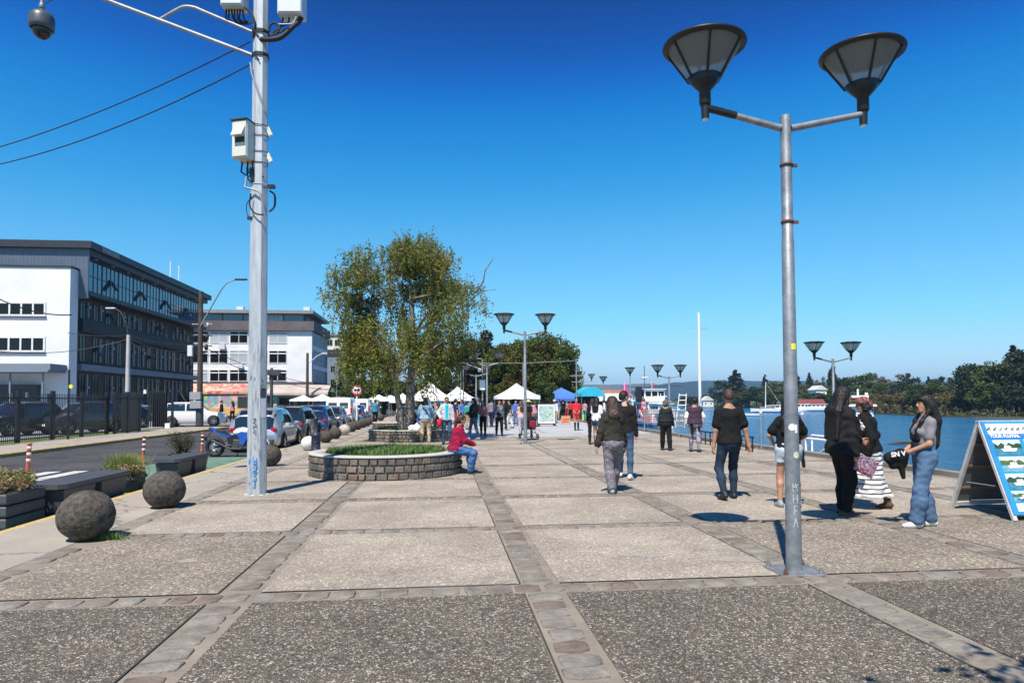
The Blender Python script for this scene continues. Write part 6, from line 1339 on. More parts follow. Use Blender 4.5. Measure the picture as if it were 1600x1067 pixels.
# ------------------------------------------------------------------ cars: lofted body, local +Y = forward, origin at ground under the centre
def paint(name, col, met=.5, rough=.28): return MT('car_paint_'+name, col, rough, met, .05, 2, coat=.8)
def car(label, loc, rz, kind, pm, L_=4.2, W_=1.75, H_=1.5, group='cars parked along the kerb', plate='AB·CD·12', name='parked_car', lite=False):
    t = thing(name, label, 'van' if kind == 'van' else 'car', loc, rz, group); hw = W_/2; hl = L_/2; gc = .20; bz = H_*.60 if kind != 'van' else H_*.58
    # stations (s along -1 rear .. 1 front): belt z, roof z, half width factor, roof half width factor
    K = {'hatch': [(-1, .62, .62, .80, .70), (-.97, .80, .84, .9, .66), (-.88, 1.0, 1.38, .97, .68), (-.72, 1.02, 1.62, .99, .70), (-.4, 1.0, 1.66, 1, .74), (.0, .98, 1.66, 1, .74), (.22, .97, 1.60, 1, .72), (.50, .96, 1.05, .99, .72), (.56, .95, .98, .98, .74), (.8, .90, .92, .96, .74), (.94, .80, .82, .88, .7), (1, .55, .6, .74, .6)],
         'sedan': [(-1, .70, .72, .82, .7), (-.97, .98, 1.0, .9, .72), (-.80, 1.03, 1.06, .97, .74), (-.66, 1.03, 1.10, .98, .72), (-.42, 1.02, 1.58, 1, .68), (-.1, 1.0, 1.66, 1, .72), (.15, .98, 1.62, 1, .70), (.45, .96, 1.04, .99, .72), (.52, .95, .98, .98, .76), (.8, .90, .92, .96, .76), (.94, .80, .82, .88, .7), (1, .55, .6, .76, .6)],
         'suv': [(-1, .66, .68, .84, .76), (-.98, .92, .96, .92, .74), (-.90, 1.02, 1.44, .97, .74), (-.78, 1.02, 1.64, .99, .76), (-.4, 1.0, 1.67, 1, .78), (.0, .99, 1.67, 1, .78), (.2, .98, 1.62, 1, .76), (.46, .98, 1.10, .99, .74), (.52, .97, 1.02, .98, .76), (.82, .94, .96, .97, .78), (.95, .84, .86, .9, .74), (1, .6, .64, .8, .66)],
         'van': [(-1, .70, .72, .92, .84), (-.99, .96, 1.50, .95, .84), (-.95, .98, 1.70, .97, .84), (-.7, .98, 1.72, 1, .86), (-.2, .97, 1.72, 1, .86), (.1, .97, 1.72, 1, .85), (.28, .96, 1.66, 1, .82), (.55, .94, 1.06, .99, .80), (.62, .92, .96, .98, .8), (.85, .84, .86, .95, .78), (.96, .74, .76, .88, .72), (1, .5, .54, .8, .66)]}[kind]
    sc_ = H_/1.67; S_ = np.array(K); ss = np.concatenate([np.linspace(S_[i, 0], S_[i+1, 0], 4)[:-1] for i in range(len(S_)-1)]+[[1.0]])
    st = np.stack([np.interp(ss, S_[:, 0], S_[:, j]) for j in range(1, 5)], 1); NS = len(ss)
    ring_t = 11
    def ring(i):
        b, r_, w, wr = st[i]; y = ss[i]*hl; b *= sc_; r_ *= sc_; x0 = hw*w
        zb = gc+.06*(abs(ss[i]) > .93); pts = [(x0*.90, zb), (x0*.985, zb+.08), (x0, zb+(b-zb)*.45), (x0*.995, zb+(b-zb)*.75), (x0*.965, b), ]
        up = r_-b; xr = hw*wr if up > .12 else x0*.9
        pts += [(x0*.965+(xr-x0*.965)*.35, b+up*.38), (x0*.965+(xr-x0*.965)*.75, b+up*.76), (xr*.97, b+up*.93), (xr*.84, r_), (xr*.45, r_+.015), (0, r_+.02)]
        return [(x, y, z) for x, z in pts]
    V = []; 
    for i in range(NS): rg = ring(i); V += rg+[(-x, y, z) for x, y, z in rg[-2::-1]]
    m_ = 2*ring_t-1; F = [(i*m_+k, (i+1)*m_+k, (i+1)*m_+k+1, i*m_+k+1) for i in range(NS-1) for k in range(m_-1)]
    F += [tuple(range(m_)), tuple((NS-1)*m_+k for k in range(m_-1, -1, -1))]
    mb = MB(); mb.add(V, F, 0, True); mb.S[-1] = mb.S[-2] = False; body = mb.build('body', [pm], t)
    P_ = lambda s, k: Vector(V[int(k)+m_*int(s)])
    def patch(name, i0, i1, k0, k1, m__, off=.006, shr=.12, parent=t):
        # window panel lying 6 mm proud of the loft between stations i0..i1 and ring indices k0..k1
        vs = []; na, nb = 6, 4
        def Q(a, b_):
            i = min(int(a), NS-2); k = min(int(b_), m_-2); fa, fb = a-i, b_-k
            p = P_(i, k)*(1-fa)*(1-fb)+P_(i+1, k)*fa*(1-fb)+P_(i, k+1)*(1-fa)*fb+P_(i+1, k+1)*fa*fb
            n_ = (P_(i+1, k)-P_(i, k)+P_(i+1, k+1)-P_(i, k+1)).cross(P_(i, k+1)-P_(i, k)+P_(i+1, k+1)-P_(i+1, k))
            n_ = n_.normalized(); c0 = Vector((0, p.y, .8)); 
            if n_.dot(p-c0) < 0: n_ = -n_
            return p+n_*off
        for a in range(na+1):
            for b_ in range(nb+1): vs.append(tuple(Q(i0+(i1-i0)*a/na, k0+(k1-k0)*b_/nb)))
        q = MB(); q.add(vs, [(a*(nb+1)+b_, (a+1)*(nb+1)+b_, (a+1)*(nb+1)+b_+1, a*(nb+1)+b_+1) for a in range(na) for b_ in range(nb)], 0, True); return q.build(name, [m__], parent)
    idx = lambda s: float(np.interp(s, ss, np.arange(NS)))
    ws = {'hatch': (-.70, -.22, -.18, .24, -.965, -.75, .25, .49), 'sedan': (-.45, -.12, -.08, .22, -.645, -.44, .20, .44), 'suv': (-.76, -.24, -.20, .22, -.965, -.80, .24, .45), 'van': (-.15, .02, .06, .30, -.985, -.955, .30, .54)}[kind]
    M2 = m_-1
    for sd in (0, 1):
        for (a, b_) in ((ws[0], ws[1]), (ws[2], ws[3])):
            k0, k1 = (4.35, 6.9) if sd == 0 else (M2-4.35, M2-6.9); patch('side_window', idx(a), idx(b_), k0, k1, CARGL)
    if kind != 'van': patch('rear_window', idx(ws[4]), idx(ws[5]), 6.0, M2-6.0, CARGL, .008)
    else:
        for sx in (-1, 1): mb = MB(); mb.box((sx*.36, -hl-.004+.03, H_*.74), (.54, .03, .46), bev=.01); mb.build('rear_window', [CARGL], t)
    patch('windscreen', idx(ws[6]), idx(ws[7]), 6.0, M2-6.0, CARGL, .008)
    wr = .32 if kind != 'suv' else .36
    for sx in (-1, 1):
        for sy in (-.62, .62):
            y = sy*hl; x = sx*(hw-.10); wl = MB(); wl.cyl((sx*(hw*.985-.26), y, wr+.02), (sx*(hw*.985+.006), y, wr+.02), wr+.05, n=24); wl.build('wheel_arch', [RUBBER], body)
            q = MB(); q.lathe([(wr*.62, -.11), (wr*.94, -.11), (wr, -.07), (wr, .07), (wr*.94, .11), (wr*.62, .11)], 24, xf=Matrix.Translation((x+sx*.03, y, wr)) @ Matrix.Rotation(math.pi/2, 4, 'Y')); w_ = q.build('tyre', [RUBBER], t)
            q = MB(); q.cyl((x+sx*.05, y, wr), (x+sx*.115, y, wr), wr*.62, wr*.62, 20); 
            for k in range(5): a = 2*math.pi*k/5; q.box((x+sx*.125, y+math.cos(a)*wr*.32, wr+math.sin(a)*wr*.32), (.02, wr*.62, .05), 1, rot=Matrix.Rotation(a, 3, 'X'))
            q.cyl((x+sx*.11, y, wr), (x+sx*.14, y, wr), .05, n=10, mi=1); q.build('rim', [DARKG, CHROME], w_)
        mb = MB(); mb.box((sx*(hw+.06), idx(0)*0+hl*.26, H_*.63), (.17, .10, .12), bev=.03); mb.build('mirror', [pm], t)
        tl = MB(); zt = .86*sc_; 
        if kind == 'van': tl.box((sx*(hw*.93), -hl+.03, 1.0*sc_), (.12, .10, .38), bev=.02)
        else: tl.box((sx*(hw*.72), -hl+.10, zt), (.34, .12, .14), bev=.04, rz=-sx*R(28))
        tl.build('tail_lamp', [REDGL], t); hlm = MB(); hlm.box((sx*(hw*.70), hl-.085, .70*sc_), (.38, .12, .13), bev=.03, rz=sx*R(-24)*-1); hlm.build('headlight', [LAMPGL], t)
    mb = MB(); mb.box((0, -hl+.0, gc+.17), (W_*.80, .10, .20), bev=.04); mb.build('rear_bumper', [DARKG], t); mb = MB(); mb.box((0, hl-.03, gc+.13), (W_*.72, .10, .22), bev=.04); mb.build('front_bumper', [BLACKM], t)
    mb = MB(); mb.box((0, -hl-.055 if kind != 'van' else -hl-.02, .62*sc_ if kind != 'sedan' else .75*sc_), (.40, .02, .13), bev=.004); pl = mb.build('number_plate', [WHITE], t)
    mb = MB(); mb.box((0, hl+.025, .48*sc_), (.40, .02, .12), bev=.004); mb.build('number_plate', [WHITE], t)
    mb = MB(); mb.tube([(hw*.5, -hl*.6, .22), (hw*.5, -hl-.01, .2)], .03, 6); mb.build('exhaust', [DARKG], t)
    if kind in ('suv',): 
        for sx in (-1, 1): mb = MB(); mb.tube([(sx*hw*.66, -hl*.6, H_+.04), (sx*hw*.66, hl*.15, H_+.04)], .022, 6); mb.build('roof_rail', [CHROME], t)
    return t
SILV = paint('silver', (.40, .44, .50), .55); DGR = paint('graphite', (.06, .065, .07), .5); BLU = paint('blue', (.03, .09, .22), .5); MGR = paint('mid_grey', (.26, .29, .34), .6); WHC = paint('white', (.74, .74, .74), 0, .35); BLC = paint('black', (.012, .013, .015), .3); SBL = paint('steel_blue', (.10, .20, .30), .6)
zr = -.121
def parked(label, u, v, kind, pm, **k): return car(label, W(u, v, zr), GANG, kind, pm, **k)
parked('silver blue hatchback with red lamps parked right behind the motorcycle', 26.4, -6.48, 'hatch', SILV, L_=4.0, W_=1.78, H_=1.52)
parked('dark graphite estate car parked in front of the silver hatchback', 31.4, -6.55, 'suv', DGR, L_=4.4, W_=1.78, H_=1.52)
parked('blue car with shiny blue roof behind the dark bollard', 36.9, -6.5, 'hatch', BLU, L_=4.2, H_=1.55)
parked('mid grey saloon parked between the blue car and the first white van', 41.9, -6.5, 'sedan', MGR, L_=4.5, H_=1.48)
parked('white panel van with twin rear windows, nearest of the vans', 47.6, -6.7, 'van', WHC, L_=4.4, W_=1.8, H_=1.95)
parked('dark blue hatchback parked behind the road sign post', 53.0, -6.5, 'hatch', SBL, L_=4.1)
parked('second white van, to the right of the road sign', 58.4, -6.7, 'van', WHC, L_=4.4, W_=1.8, H_=1.9)
parked('third and farthest white van beside the man in the blue jacket', 63.6, -6.6, 'van', WHC, L_=4.3, W_=1.8, H_=1.9)
car('black car half seen at the end of the parked row left of the birch trunks', GX(650-10, 58, -.12), GANG, 'suv', BLC, H_=1.6)
car('white off road car side on beyond the open gate', GX(304, 50, -.1), GANG-R(78), 'suv', WHC, L_=4.4, H_=1.68, group='cars in the parking lot')
car('black off road car with lamps towards the road, left one behind the fence', GX(30, 37, -.1), math.pi-R(8), 'suv', BLC, L_=4.5, W_=1.85, H_=1.75, group='cars in the parking lot')
car('very dark grey off road car behind the fence right of the black one', GX(128, 39.5, -.1), math.pi-R(20), 'suv', DGR, L_=4.5, W_=1.85, H_=1.75, group='cars in the parking lot')
car('dark car in the shade of the brick wall, farthest right behind the fence', GX(182, 46, -.1), math.pi-R(30), 'hatch', BLC, L_=4.2, group='cars in the parking lot')
car('silver car with round headlamp just left of the open gate', GX(229, 49.5, -.1), math.pi-R(60), 'suv', SILV, L_=4.3, group='cars in the parking lot')
# ------------------------------------------------------------------ motorcycle (side on, front to the right; local +X = forward)
t = thing('motorcycle', 'blue and white sports motorcycle parked on its stand behind the grey bench', 'motorcycle', G(370, 713, -.121), R(4))
for x, nm in ((-.68, 'rear'), (.68, 'front')):
    mb = MB(); torus(mb, (0, 0, 0), .255, .062 if x < 0 else .052, 32, 8); w_ = link('tyre', mb.mesh('tyre', [RUBBER]), t, (x, 0, .31), (math.pi/2, 0, 0))
    mb = MB(); torus(mb, (0, 0, 0), .20, .014, 28, 6); mb.cyl((0, 0, -.07), (0, 0, .07), .035, n=10)
    for k in range(5): a = 2*math.pi*k/5; mb.tube([(0, 0, 0), (.2*math.cos(a), .2*math.sin(a), 0)], [.02, .013], 6)
    link('rim', mb.mesh('rim', [BLACKM]), w_); mb = MB(); torus(mb, (0, 0, .05), .11, .012, 22, 4); mb.lathe([(.04, .05), (.12, .05)], 22); link('brake_disc', mb.mesh('brake_disc', [CHROME]), w_)
BLUM = paint('moto_blue', (.012, .09, .45), .2); 
mb = MB(); mb.tube([(.68, .07, .31), (.46, .06, .86)], .025, 8); mb.tube([(.68, -.07, .31), (.46, -.06, .86)], .025, 8); mb.build('fork', [CHROME], t)
mb = MB(); mb.tube([(-.68, .10, .31), (-.15, .08, .36)], .032, 6); mb.tube([(-.68, -.10, .31), (-.15, -.08, .36)], .032, 6); mb.build('swing_arm', [DARKG], t); mb = MB(); mb.prism([(-.30, .62), (-.05, .70), (.30, .62), (.34, .30), (.18, .20), (-.12, .22), (-.24, .42)], -.10, .10, 'y'); mb.build('engine_cover', [BLACKM], t)
mb = MB(); mb.tube([(.42, 0, .84), (.1, .05, .74), (-.18, .06, .5), (-.12, .05, .32)], .03, 6); mb.tube([(.42, 0, .80), (.25, 0, .4), (.05, 0, .24)], .03, 6); mb.tube([(-.1, .07, .62), (-.62, .06, .86)], .022, 6); mb.tube([(-.1, -.07, .62), (-.62, -.06, .86)], .022, 6); mb.build('frame', [BLACKM], t)
mb = MB(); mb.box((.08, 0, .42), (.40, .26, .30), bev=.05); mb.cyl((.0, -.17, .36), (.0, .17, .36), .11, n=18); mb.cyl((.16, -.15, .34), (.16, .15, .34), .07, n=16)
for k in range(5): mb.box((.2, 0, .50+k*.03), (.22, .24, .012))
mb.build('engine', [DARKG], t)
S = SDF((-.25, -.2, .6), (.55, .2, 1.05), .012); S.ell((.18, 0, .80), (.25, .13, .13), .05); S.cone((-.06, 0, .76), (.2, 0, .80), .07, .12, .05); S.cut((0, 0, .66), (.15, 0, -1)); V, F = S.mesh(); link('fuel_tank', mesh_np('fuel_tank', V, F, WHC, None, True), t)
for sy in (-1, 1):
    mb = MB(); mb.prism([(.02, .72), (.18, .80), (.44, .74), (.52, .60), (.34, .56), (.22, .34), (.12, .32), (.13, .56)], sy*.125-.012, sy*.125+.012, 'y'); mb.build('side_fairing', [BLUM], t)
S = SDF((-.9, -.15, .6), (.1, .15, 1.0), .012); S.cone((-.12, 0, .73), (-.42, 0, .77), .07, .075, .04); S.cone((-.42, 0, .79), (-.62, 0, .86), .07, .05, .04); S.cut((0, 0, .72), (-.2, 0, -1)); V, F = S.mesh(); link('seat', mesh_np('seat', V, F, RUBBER, None, True), t)
mb = MB(); mb.prism([(-.08, .70), (-.30, .66), (-.62, .82), (-.82, .93), (-.80, .89), (-.60, .76), (-.30, .60), (-.1, .62)], -.10, .10, 'y'); mb.prism([(-.55, .86), (-.84, .95), (-.86, .92), (-.58, .80)], -.06, .06, 'y'); mb.build('tail_fairing', [BLUM], t)
mb = MB(); mb.box((-.86, 0, .90), (.03, .10, .05), bev=.01); mb.build('tail_lamp', [REDGL], t); mb = MB(); mb.tube([(-.75, 0, .84), (-.95, 0, .62), (-.98, 0, .56)], .012, 5); mb.box((-.97, 0, .56), (.02, .2, .12), rot=Matrix.Rotation(R(-15), 3, 'Y')); mb.build('rear_mudguard', [BLACKM], t)
mb = MB(); mb.tube([(.12, -.14, .25), (-.2, -.16, .26), (-.45, -.18, .40), (-.72, -.18, .52)], [.03, .03, .045, .05], 10); mb.tube([(.42, -.05, .52), (.36, -.09, .3), (.12, -.14, .25)], .022, 7); mb.build('exhaust', [DARKG], t)
mb = MB(); mb.tube([(.40, -.36, .98), (.44, -.2, .96), (.45, 0, .92), (.44, .2, .96), (.40, .36, .98)], .016, 7); mb.build('handlebar', [BLACKM], t)
for sy in (-1, 1): mb = MB(); mb.tube([(.42, sy*.25, .97), (.45, sy*.3, 1.10)], .007, 5); mb.box((.45, sy*.34, 1.13), (.04, .14, .08), bev=.02); mb.build('mirror', [BLACKM], t)
mb = MB(); mb.box((.56, 0, .86), (.14, .18, .2), bev=.05); mb.build('headlight', [LAMPGL], t); mb = MB(); mb.tube([(.0, .1, .28), (-.06, .26, .0)], .014, 6); mb.build('side_stand', [BLACKM], t)
mb = MB()
for i in range(9): a = R(20+i*15); mb.box((.68+.345*math.cos(a), 0, .31+.345*math.sin(a)), (.012, .12, .095), rot=Matrix.Rotation(-a, 3, 'Y'))
mb.build('front_mudguard', [WHC], t)
# ------------------------------------------------------------------ people (nearest first)
def at(px, yb): p = G(px, yb, .008); return p
AWAY = 0.0; CAMW = math.pi
def blob(name, mats, prims, cuts=(), wr=0, seed=1, res=.009):
    """extra part in figure coordinates"""
    def fn(c):
        S = SDF(c['lo'], c['hi'], res)
        for p in prims(c): (S.cone if p[0] == 'c' else S.ell)(*p[1:])
        for p, n in (cuts(c) if callable(cuts) else cuts): S.cut(p, n)
        if wr: S.wrinkle(wr, 1.0, seed)
        c['wear'](name, S, mats)
    return fn
def solid(name, mats, f):
    def fn(c):
        mb = MB(); f(c, mb); V = [tuple(Vector(v)*c['k']) for v in mb.V]; me = mesh_np(name, V, mb.F, mats, mb.M, mb.S); link(name, me, c['body'])
    return fn
def strap(mat_, a, b, w=.016, name='bag_strap', off=1.0):
    """band from front/back shoulder across torso"""
    return solid(name, [mat_], lambda c, mb: mb.tube([c['T'](*p) for p in a], w, 6))
# man in black tee
person('man in black tee shirt and dark jeans walking away, right of centre', at(1141, 780), AWAY+R(3), H=1.80, g=1.04, sex='m', tone='tan', res=.008,
       feet={'L': (-.13, -.10, .115, R(12), .35), 'R': (.10, .12, .085, R(-6))}, hip=(0, .0, .91), hands={'L': (-.25, .04, .76), 'R': (.30, -.05, .82)}, elbows={'R': (.9, -.6, 0)}, head=(0, R(-14)),
       top=('tee', BLK, {'hem': .90, 'hemr': .118, 'ease': .020}), bottom=('pants', DENIM_D, {'ease': .010, 'cuff': .012}), shoes=('shoe', SH_BLACK, SH_BLACK), hair=('short', HAIR_BROWN, {'e': .010}))
# woman olive jacket with patterned trousers + man beyond her
PATT = mat_stripes('patterned_trouser_cloth', (.27, .25, .28), (.045, .04, .055), 16, 2, 7.0, .55, 2.0)
OLIVE = cloth('olive', (.032, .030, .024), .3)
person('curly haired woman in a dark olive jacket and patterned loose trousers walking away', at(960, 771), AWAY+R(4), H=1.67, g=.98, sex='f', tone='tan', res=.008,
       feet={'L': (-.05, -.04, .085, 0), 'R': (.06, .34, .10, 0)}, hip=(0, .05, .92), lean=R(4), hands={'L': (-.33, -.02, .80), 'R': (.24, .18, .86)}, elbows={'L': (-.9, -.7, 0)}, curl=(20, 30),
       top=('jacket', OLIVE, {'hem': .97, 'ease': .034, 'hemr': .118, 'wr': .005}), bottom=('pants', PATT, {'ease': .022, 'cuff': .040, 'wr': .004}), shoes=('shoe', SH_GREY, SOLE), hair=('curly', HAIR_BROWN, {'len': .14, 'e': .026, 'w': .045}),
       extra=[solid('jacket_seam', [cloth('seam', (.015, .014, .011))], lambda c, mb: (mb.tube([c['T'](x, -.146+.10*abs(x), 1.315) for x in (-.13, -.06, 0, .06, .13)], .005, 5)))])
person('young man with short dark hair walking beyond the olive jacketed woman, in blue jeans', at(977, 748), AWAY-R(10), H=1.80, g=.95, sex='m', tone='fair', res=.010, feet={'L': (-.10, .22, .085, 0), 'R': (.10, -.20, .10, R(-20), .3)}, head=(R(-55), 0),
       top=('jacket', BLK2, {'hem': .92}), bottom=('pants', DENIM, {}), shoes=('shoe', SH_WHITE, SOLE), hair=('short', HAIR_BLACK))
# woman in denim shorts behind lamp
person('woman in black tee and pale denim shorts standing behind the foreground lamp pole', at(1234, 792), AWAY-R(4), H=1.62, g=1.10, sex='f', tone='tan', res=.009, feet={'L': (-.15, 0, .085, R(8)), 'R': (.15, .02, .085, R(-8))}, hands={'L': (-.17, .24, 1.02), 'R': (.17, .24, 1.02)}, elbows={'L': (-1.2, -.7, -.3), 'R': (1.2, -.7, -.3)},
       top=('tee', BLK, {'hem': .95, 'ease': .024}), bottom=('shorts', DENIM_P, {'ease': .028, 'len': .42}), shoes=('shoe', SH_GREY, SH_WHITE), hair=('wavy', HAIR_BLACK, {'len': .32, 'e': .02, 'w': .085}),
       extra=[blob('tied_jacket', [BLK], lambda c: [('c', c['T'](.10, .05, .97), c['T'](.21, .02, .90), .035, .04, .03), ('c', c['T'](.21, .02, .90), c['T'](.235, .0, .66), .04, .025, .03)], wr=.004)])
# tall long haired woman in black
LEAF = mat_multi('leaflet_print', [(.04, .10, .30), (.45, .45, .5), (.35, .03, .06), (.02, .03, .06), (.20, .35, .5)], 26, .5, 3, 1.2)
def paper(c, mb):
    w = c['J']['wrR']; o = w+Vector((-.00, .05, -.07)); a = R(-28)
    mb.box(o+Vector((0, .10, -.10)), (.008, .30, .24), 0, rot=Matrix.Rotation(a, 3, 'X')); mb.box(o+Vector((.012, .06, -.07)), (.006, .26, .22), 0, rot=Matrix.Rotation(a+.18, 3, 'X'))
EMB = MT('white_print', (.7, .7, .68), .8, 0, .2, 30)
person('heavy set woman in black sweater with long dark hair, holding leaflets', at(1318, 806), R(-82), H=1.78, g=1.22, sex='f', tone='mid', res=.008, feet={'L': (-.10, .05, .085, R(5)), 'R': (.10, -.03, .085, R(-12))}, lean=R(3), hands={'R': (.20, .06, .86), 'L': (-.10, .33, 1.02)}, elbows={'R': (.5, -1, 0)}, head=(R(-4), 0), curl=(60, 70),
       top=('hood', BLK2, {'hem': .84, 'ease': .032, 'hemr': .122, 'wr': .006}), bottom=('pants', BLK, {'ease': .016, 'cuff': .026}), shoes=('shoe', SH_BROWN, SOLE), hair=('wavy', HAIR_BLACK, {'len': .50, 'e': .022, 'w': .085}),
       extra=[solid('leaflets', [LEAF], paper), solid('chest_print', [EMB], lambda c, mb: [mb.box(c['T'](x, .235+.012*i, z), (.05, .02, .06), rot=Matrix.Rotation(R(20*i), 3, 'Y')) for i, (x, z) in enumerate(((.0, 1.29), (.035, 1.25), (.06, 1.21)))])])
person_l = None
# woman striped skirt
STRIPE = mat_stripes('striped_skirt_cloth', (.72, .71, .72), (.06, .055, .06), 4.6, 2, .6, .80, 1.0)
SCARF = mat_multi('headscarf_print', [(.06, .02, .02), (.28, .04, .06), (.10, .05, .03), (.42, .20, .18), (.03, .02, .02)], 22, .8, 2, 1.0)
def scarf(c):
    hp = c['hp']; return [('e', hp(0, -.012, .045), (.094, .108, .088), .02, c['HR']), ('e', hp(0, -.10, -.02), (.05, .05, .055), .03), ('c', hp(.02, -.11, -.05), hp(.03, -.13, -.12), .028, .014, .02)]
BLOT = cloth('dark_shawl', (.06, .055, .075), .1)
person('woman in black jacket, patterned headscarf and white striped long skirt, stepping left', at(1371, 795), R(62), H=1.66, g=1.10, sex='f', tone='mid', res=.008, feet={'L': (-.08, .40, .085, R(-4)), 'R': (.10, -.14, .10, R(-20), .2)}, hip=(0, .10, .91), lean=R(5), hands={'L': (-.22, .12, .86), 'R': (.16, .18, .95)}, head=(R(-2), R(-8)), elbows={'L': (-.5, -1, 0)},
       top=('jacket', BLK, {'hem': .90, 'ease': .034, 'hemr': .130}), bottom=('skirt', STRIPE, {'hem': .20, 'flare': .22, 'wr': .006}), shoes=('boot', SH_BROWN, SH_BROWN), hair=('bob', HAIR_BLACK, {'e': .008}),
       extra=[blob('headscarf', [SCARF], scarf, lambda c: [(c['hp'](0, .062, .02), c['HR'] @ Vector((0, 1, -.75)))]),
              blob('scarf_knot', [BLK], lambda c: [('c', c['T'](-.05, -.03, 1.47), c['T'](.05, -.03, 1.47), .06, .06, .03)])])
# woman in jeans
def capmk(c, mb):
    p = c['J']['wrL'].lerp(c['J']['wrR'], .5)+Vector((0, .07, -.06))
def cap_(c):
    p = c['J']['wrL'].lerp(c['J']['wrR'], .5)+Vector((-.02, .08, -.05)); return [('c', p, p+Vector((0, .14, -.03)), .10, .075, .05), ('c', p+Vector((0, -.03, -.1)), p+Vector((0, .10, -.13)), .05, .05, .05), ('c', p+Vector((0, .0, -.1)), p+Vector((-.02, -.02, -.28)), .045, .03, .04)]
def capt(c):
    p = (c['J']['wrL'].lerp(c['J']['wrR'], .5)+Vector((-.02, .08, -.05)))*c['k']; o = text('SN V', .085*c['k'], EMB, c['body'], (0, 0, 0), (0, 0, 0), 'cap_lettering', .003, bold=.003)
    o.location = p+Vector((-.112*c['k'], .07*c['k'], .03*c['k'])); o.rotation_euler = (R(90), R(-8), R(-90))
JC = at(1452, 823)
person('young woman in grey crop top and wide blue jeans, holding a black cap', JC, R(82), H=1.66, g=.98, sex='f', tone='tan', res=.007, feet={'L': (-.10, .20, .085, R(4)), 'R': (.09, -.06, .085, R(-3))}, hip=(0, .04, .925), lean=R(-3), hands={'L': (-.07, .25, 1.0), 'R': (.08, .27, .98)}, elbows={'L': (-.8, -1, -.2), 'R': (.7, -1, -.2)}, curl=(50, 60),
       top=('tee', cloth('heather_grey', (.22, .21, .23), .15), {'hem': 1.10, 'ease': .012, 'hemr': .098}), bottom=('pants', DENIM_L, {'ease': .018, 'cuff': .048, 'waist': 1.10, 'wr': .003, 'wf': 1.25}), shoes=('shoe', SH_WHITE, SH_WHITE), hair=('fringe', HAIR_BLACK, {'len': .44, 'front': 1, 'e': .018, 'w': .05}),
       extra=[blob('cap', [BLK], cap_, wr=.002), capt, strap(BLK, [(-.09, .13, 1.16), (-.085, .145, 1.28), (-.085, .08, 1.42), (-.09, -.02, 1.44), (-.09, -.11, 1.36), (-.06, -.12, 1.1)], .012), strap(BLK, [(.09, .13, 1.16), (.085, .145, 1.28), (.085, .08, 1.42), (.09, -.02, 1.44), (.09, -.11, 1.36), (.06, -.12, 1.1)], .012),
              blob('belt_bag', [BLK2], lambda c: [('e', c['T'](0, .115, 1.17), (.12, .035, .06), .02)])])
# seated woman on the stone bed
CRIM = cloth('crimson', (.26, .012, .045), .25); GOWN = cloth('satin_blue', (.06, .13, .30), .35, 4, .1, .5)
person('woman in crimson jacket and blue trousers sitting on the nearest stone bed', Vector((G(733, 741).x-.04, G(733, 741).y+.05, .008)), R(-72), H=1.62, g=1.05, sex='f', tone='tan', res=.008, hip=(0, -.30, .60), lean=R(12), feet={'L': (-.10, .12, .085, 0), 'R': (.10, .05, .085, 0)}, hands={'L': (-.05, .12, .72), 'R': (.06, .12, .72)}, elbows={'L': (-.7, -1, -.3), 'R': (.7, -1, -.3)}, curl=(50, 60), head=(R(-10), R(2)),
       top=('jacket', CRIM, {'hem': .88, 'ease': .038, 'wr': .006}), bottom=('pants', GOWN, {'ease': .028, 'cuff': .045, 'wr': .006}), shoes=('shoe', SH_BLACK, SOLE), hair=('pony', HAIR_BROWN, {'e': .010, 'len': .25}))
# man seen from behind, light blue jacket, with crossbody bag
LBJ = cloth('light_blue', (.25, .40, .52), .12)
person('man in light blue jacket, dark cap and khaki trousers seen from behind', at(665, 691), AWAY, H=1.74, g=1.16, sex='m', tone='tan', res=.011, feet={'L': (-.17, 0, .085, R(14)), 'R': (.15, 0, .085, R(-14))}, hands={'L': (-.22, .22, .98), 'R': (.22, .2, 1.0)}, elbows={'L': (-1, -.6, 0), 'R': (1, -.6, 0)},
       top=('jacket', LBJ, {'hem': .93, 'ease': .036, 'hemr': .125}), bottom=('pants', KHAKI, {'ease': .024, 'cuff': .024}), shoes=('shoe', SH_GREY, SOLE), hair=('short', HAIR_BLACK),
       extra=[blob('cap', [BLK2], lambda c: [('e', c['hp'](0, -.01, .05), (.096, .11, .085), .02)], lambda c: [(c['hp'](0, 0, .02), (0, 0, -1))]), strap(BLK, [(-.13, -.06, 1.46), (-.06, -.165, 1.36), (.06, -.175, 1.18), (.17, -.13, 1.02), (.20, .0, .96)], .014), blob('dark_scarf', [BLK2], lambda c: [('c', c['T'](-.05, -.01, 1.48), c['T'](.05, -.01, 1.48), .07, .07, .03)])])
person('man in turquoise shirt and open pale jacket facing the camera with a red bag', at(698, 694), CAMW+R(6), H=1.76, g=1.08, sex='m', tone='mid', res=.010, feet={'L': (-.12, 0, .085, R(10)), 'R': (.12, .05, .085, R(-10))}, hands={'L': (-.25, .08, .84), 'R': (.22, .22, .98)}, elbows={'L': (-1, -.6, 0), 'R': (1, -.6, 0)},
       top=('jacket', cloth('pale_jacket', (.42, .45, .48), .12), {'hem': .90, 'ease': .034, 'hemr': .120}), bottom=('pants', DENIM, {'ease': .014}), shoes=('shoe', SH_BLACK), hair=('short', HAIR_BLACK),
       extra=[blob('shirt', [cloth('turquoise', (.0, .42, .55), .08)], lambda c: [('c', c['T'](0, .075, 1.40), c['T'](0, .10, .95), .075, .082, .03)]), blob('bag', [cloth('red_white_bag', (.5, .02, .05), .3, 12)], lambda c: [('e', c['J']['wrR']+Vector((.05, .05, -.18)), (.10, .09, .15), .02)])])
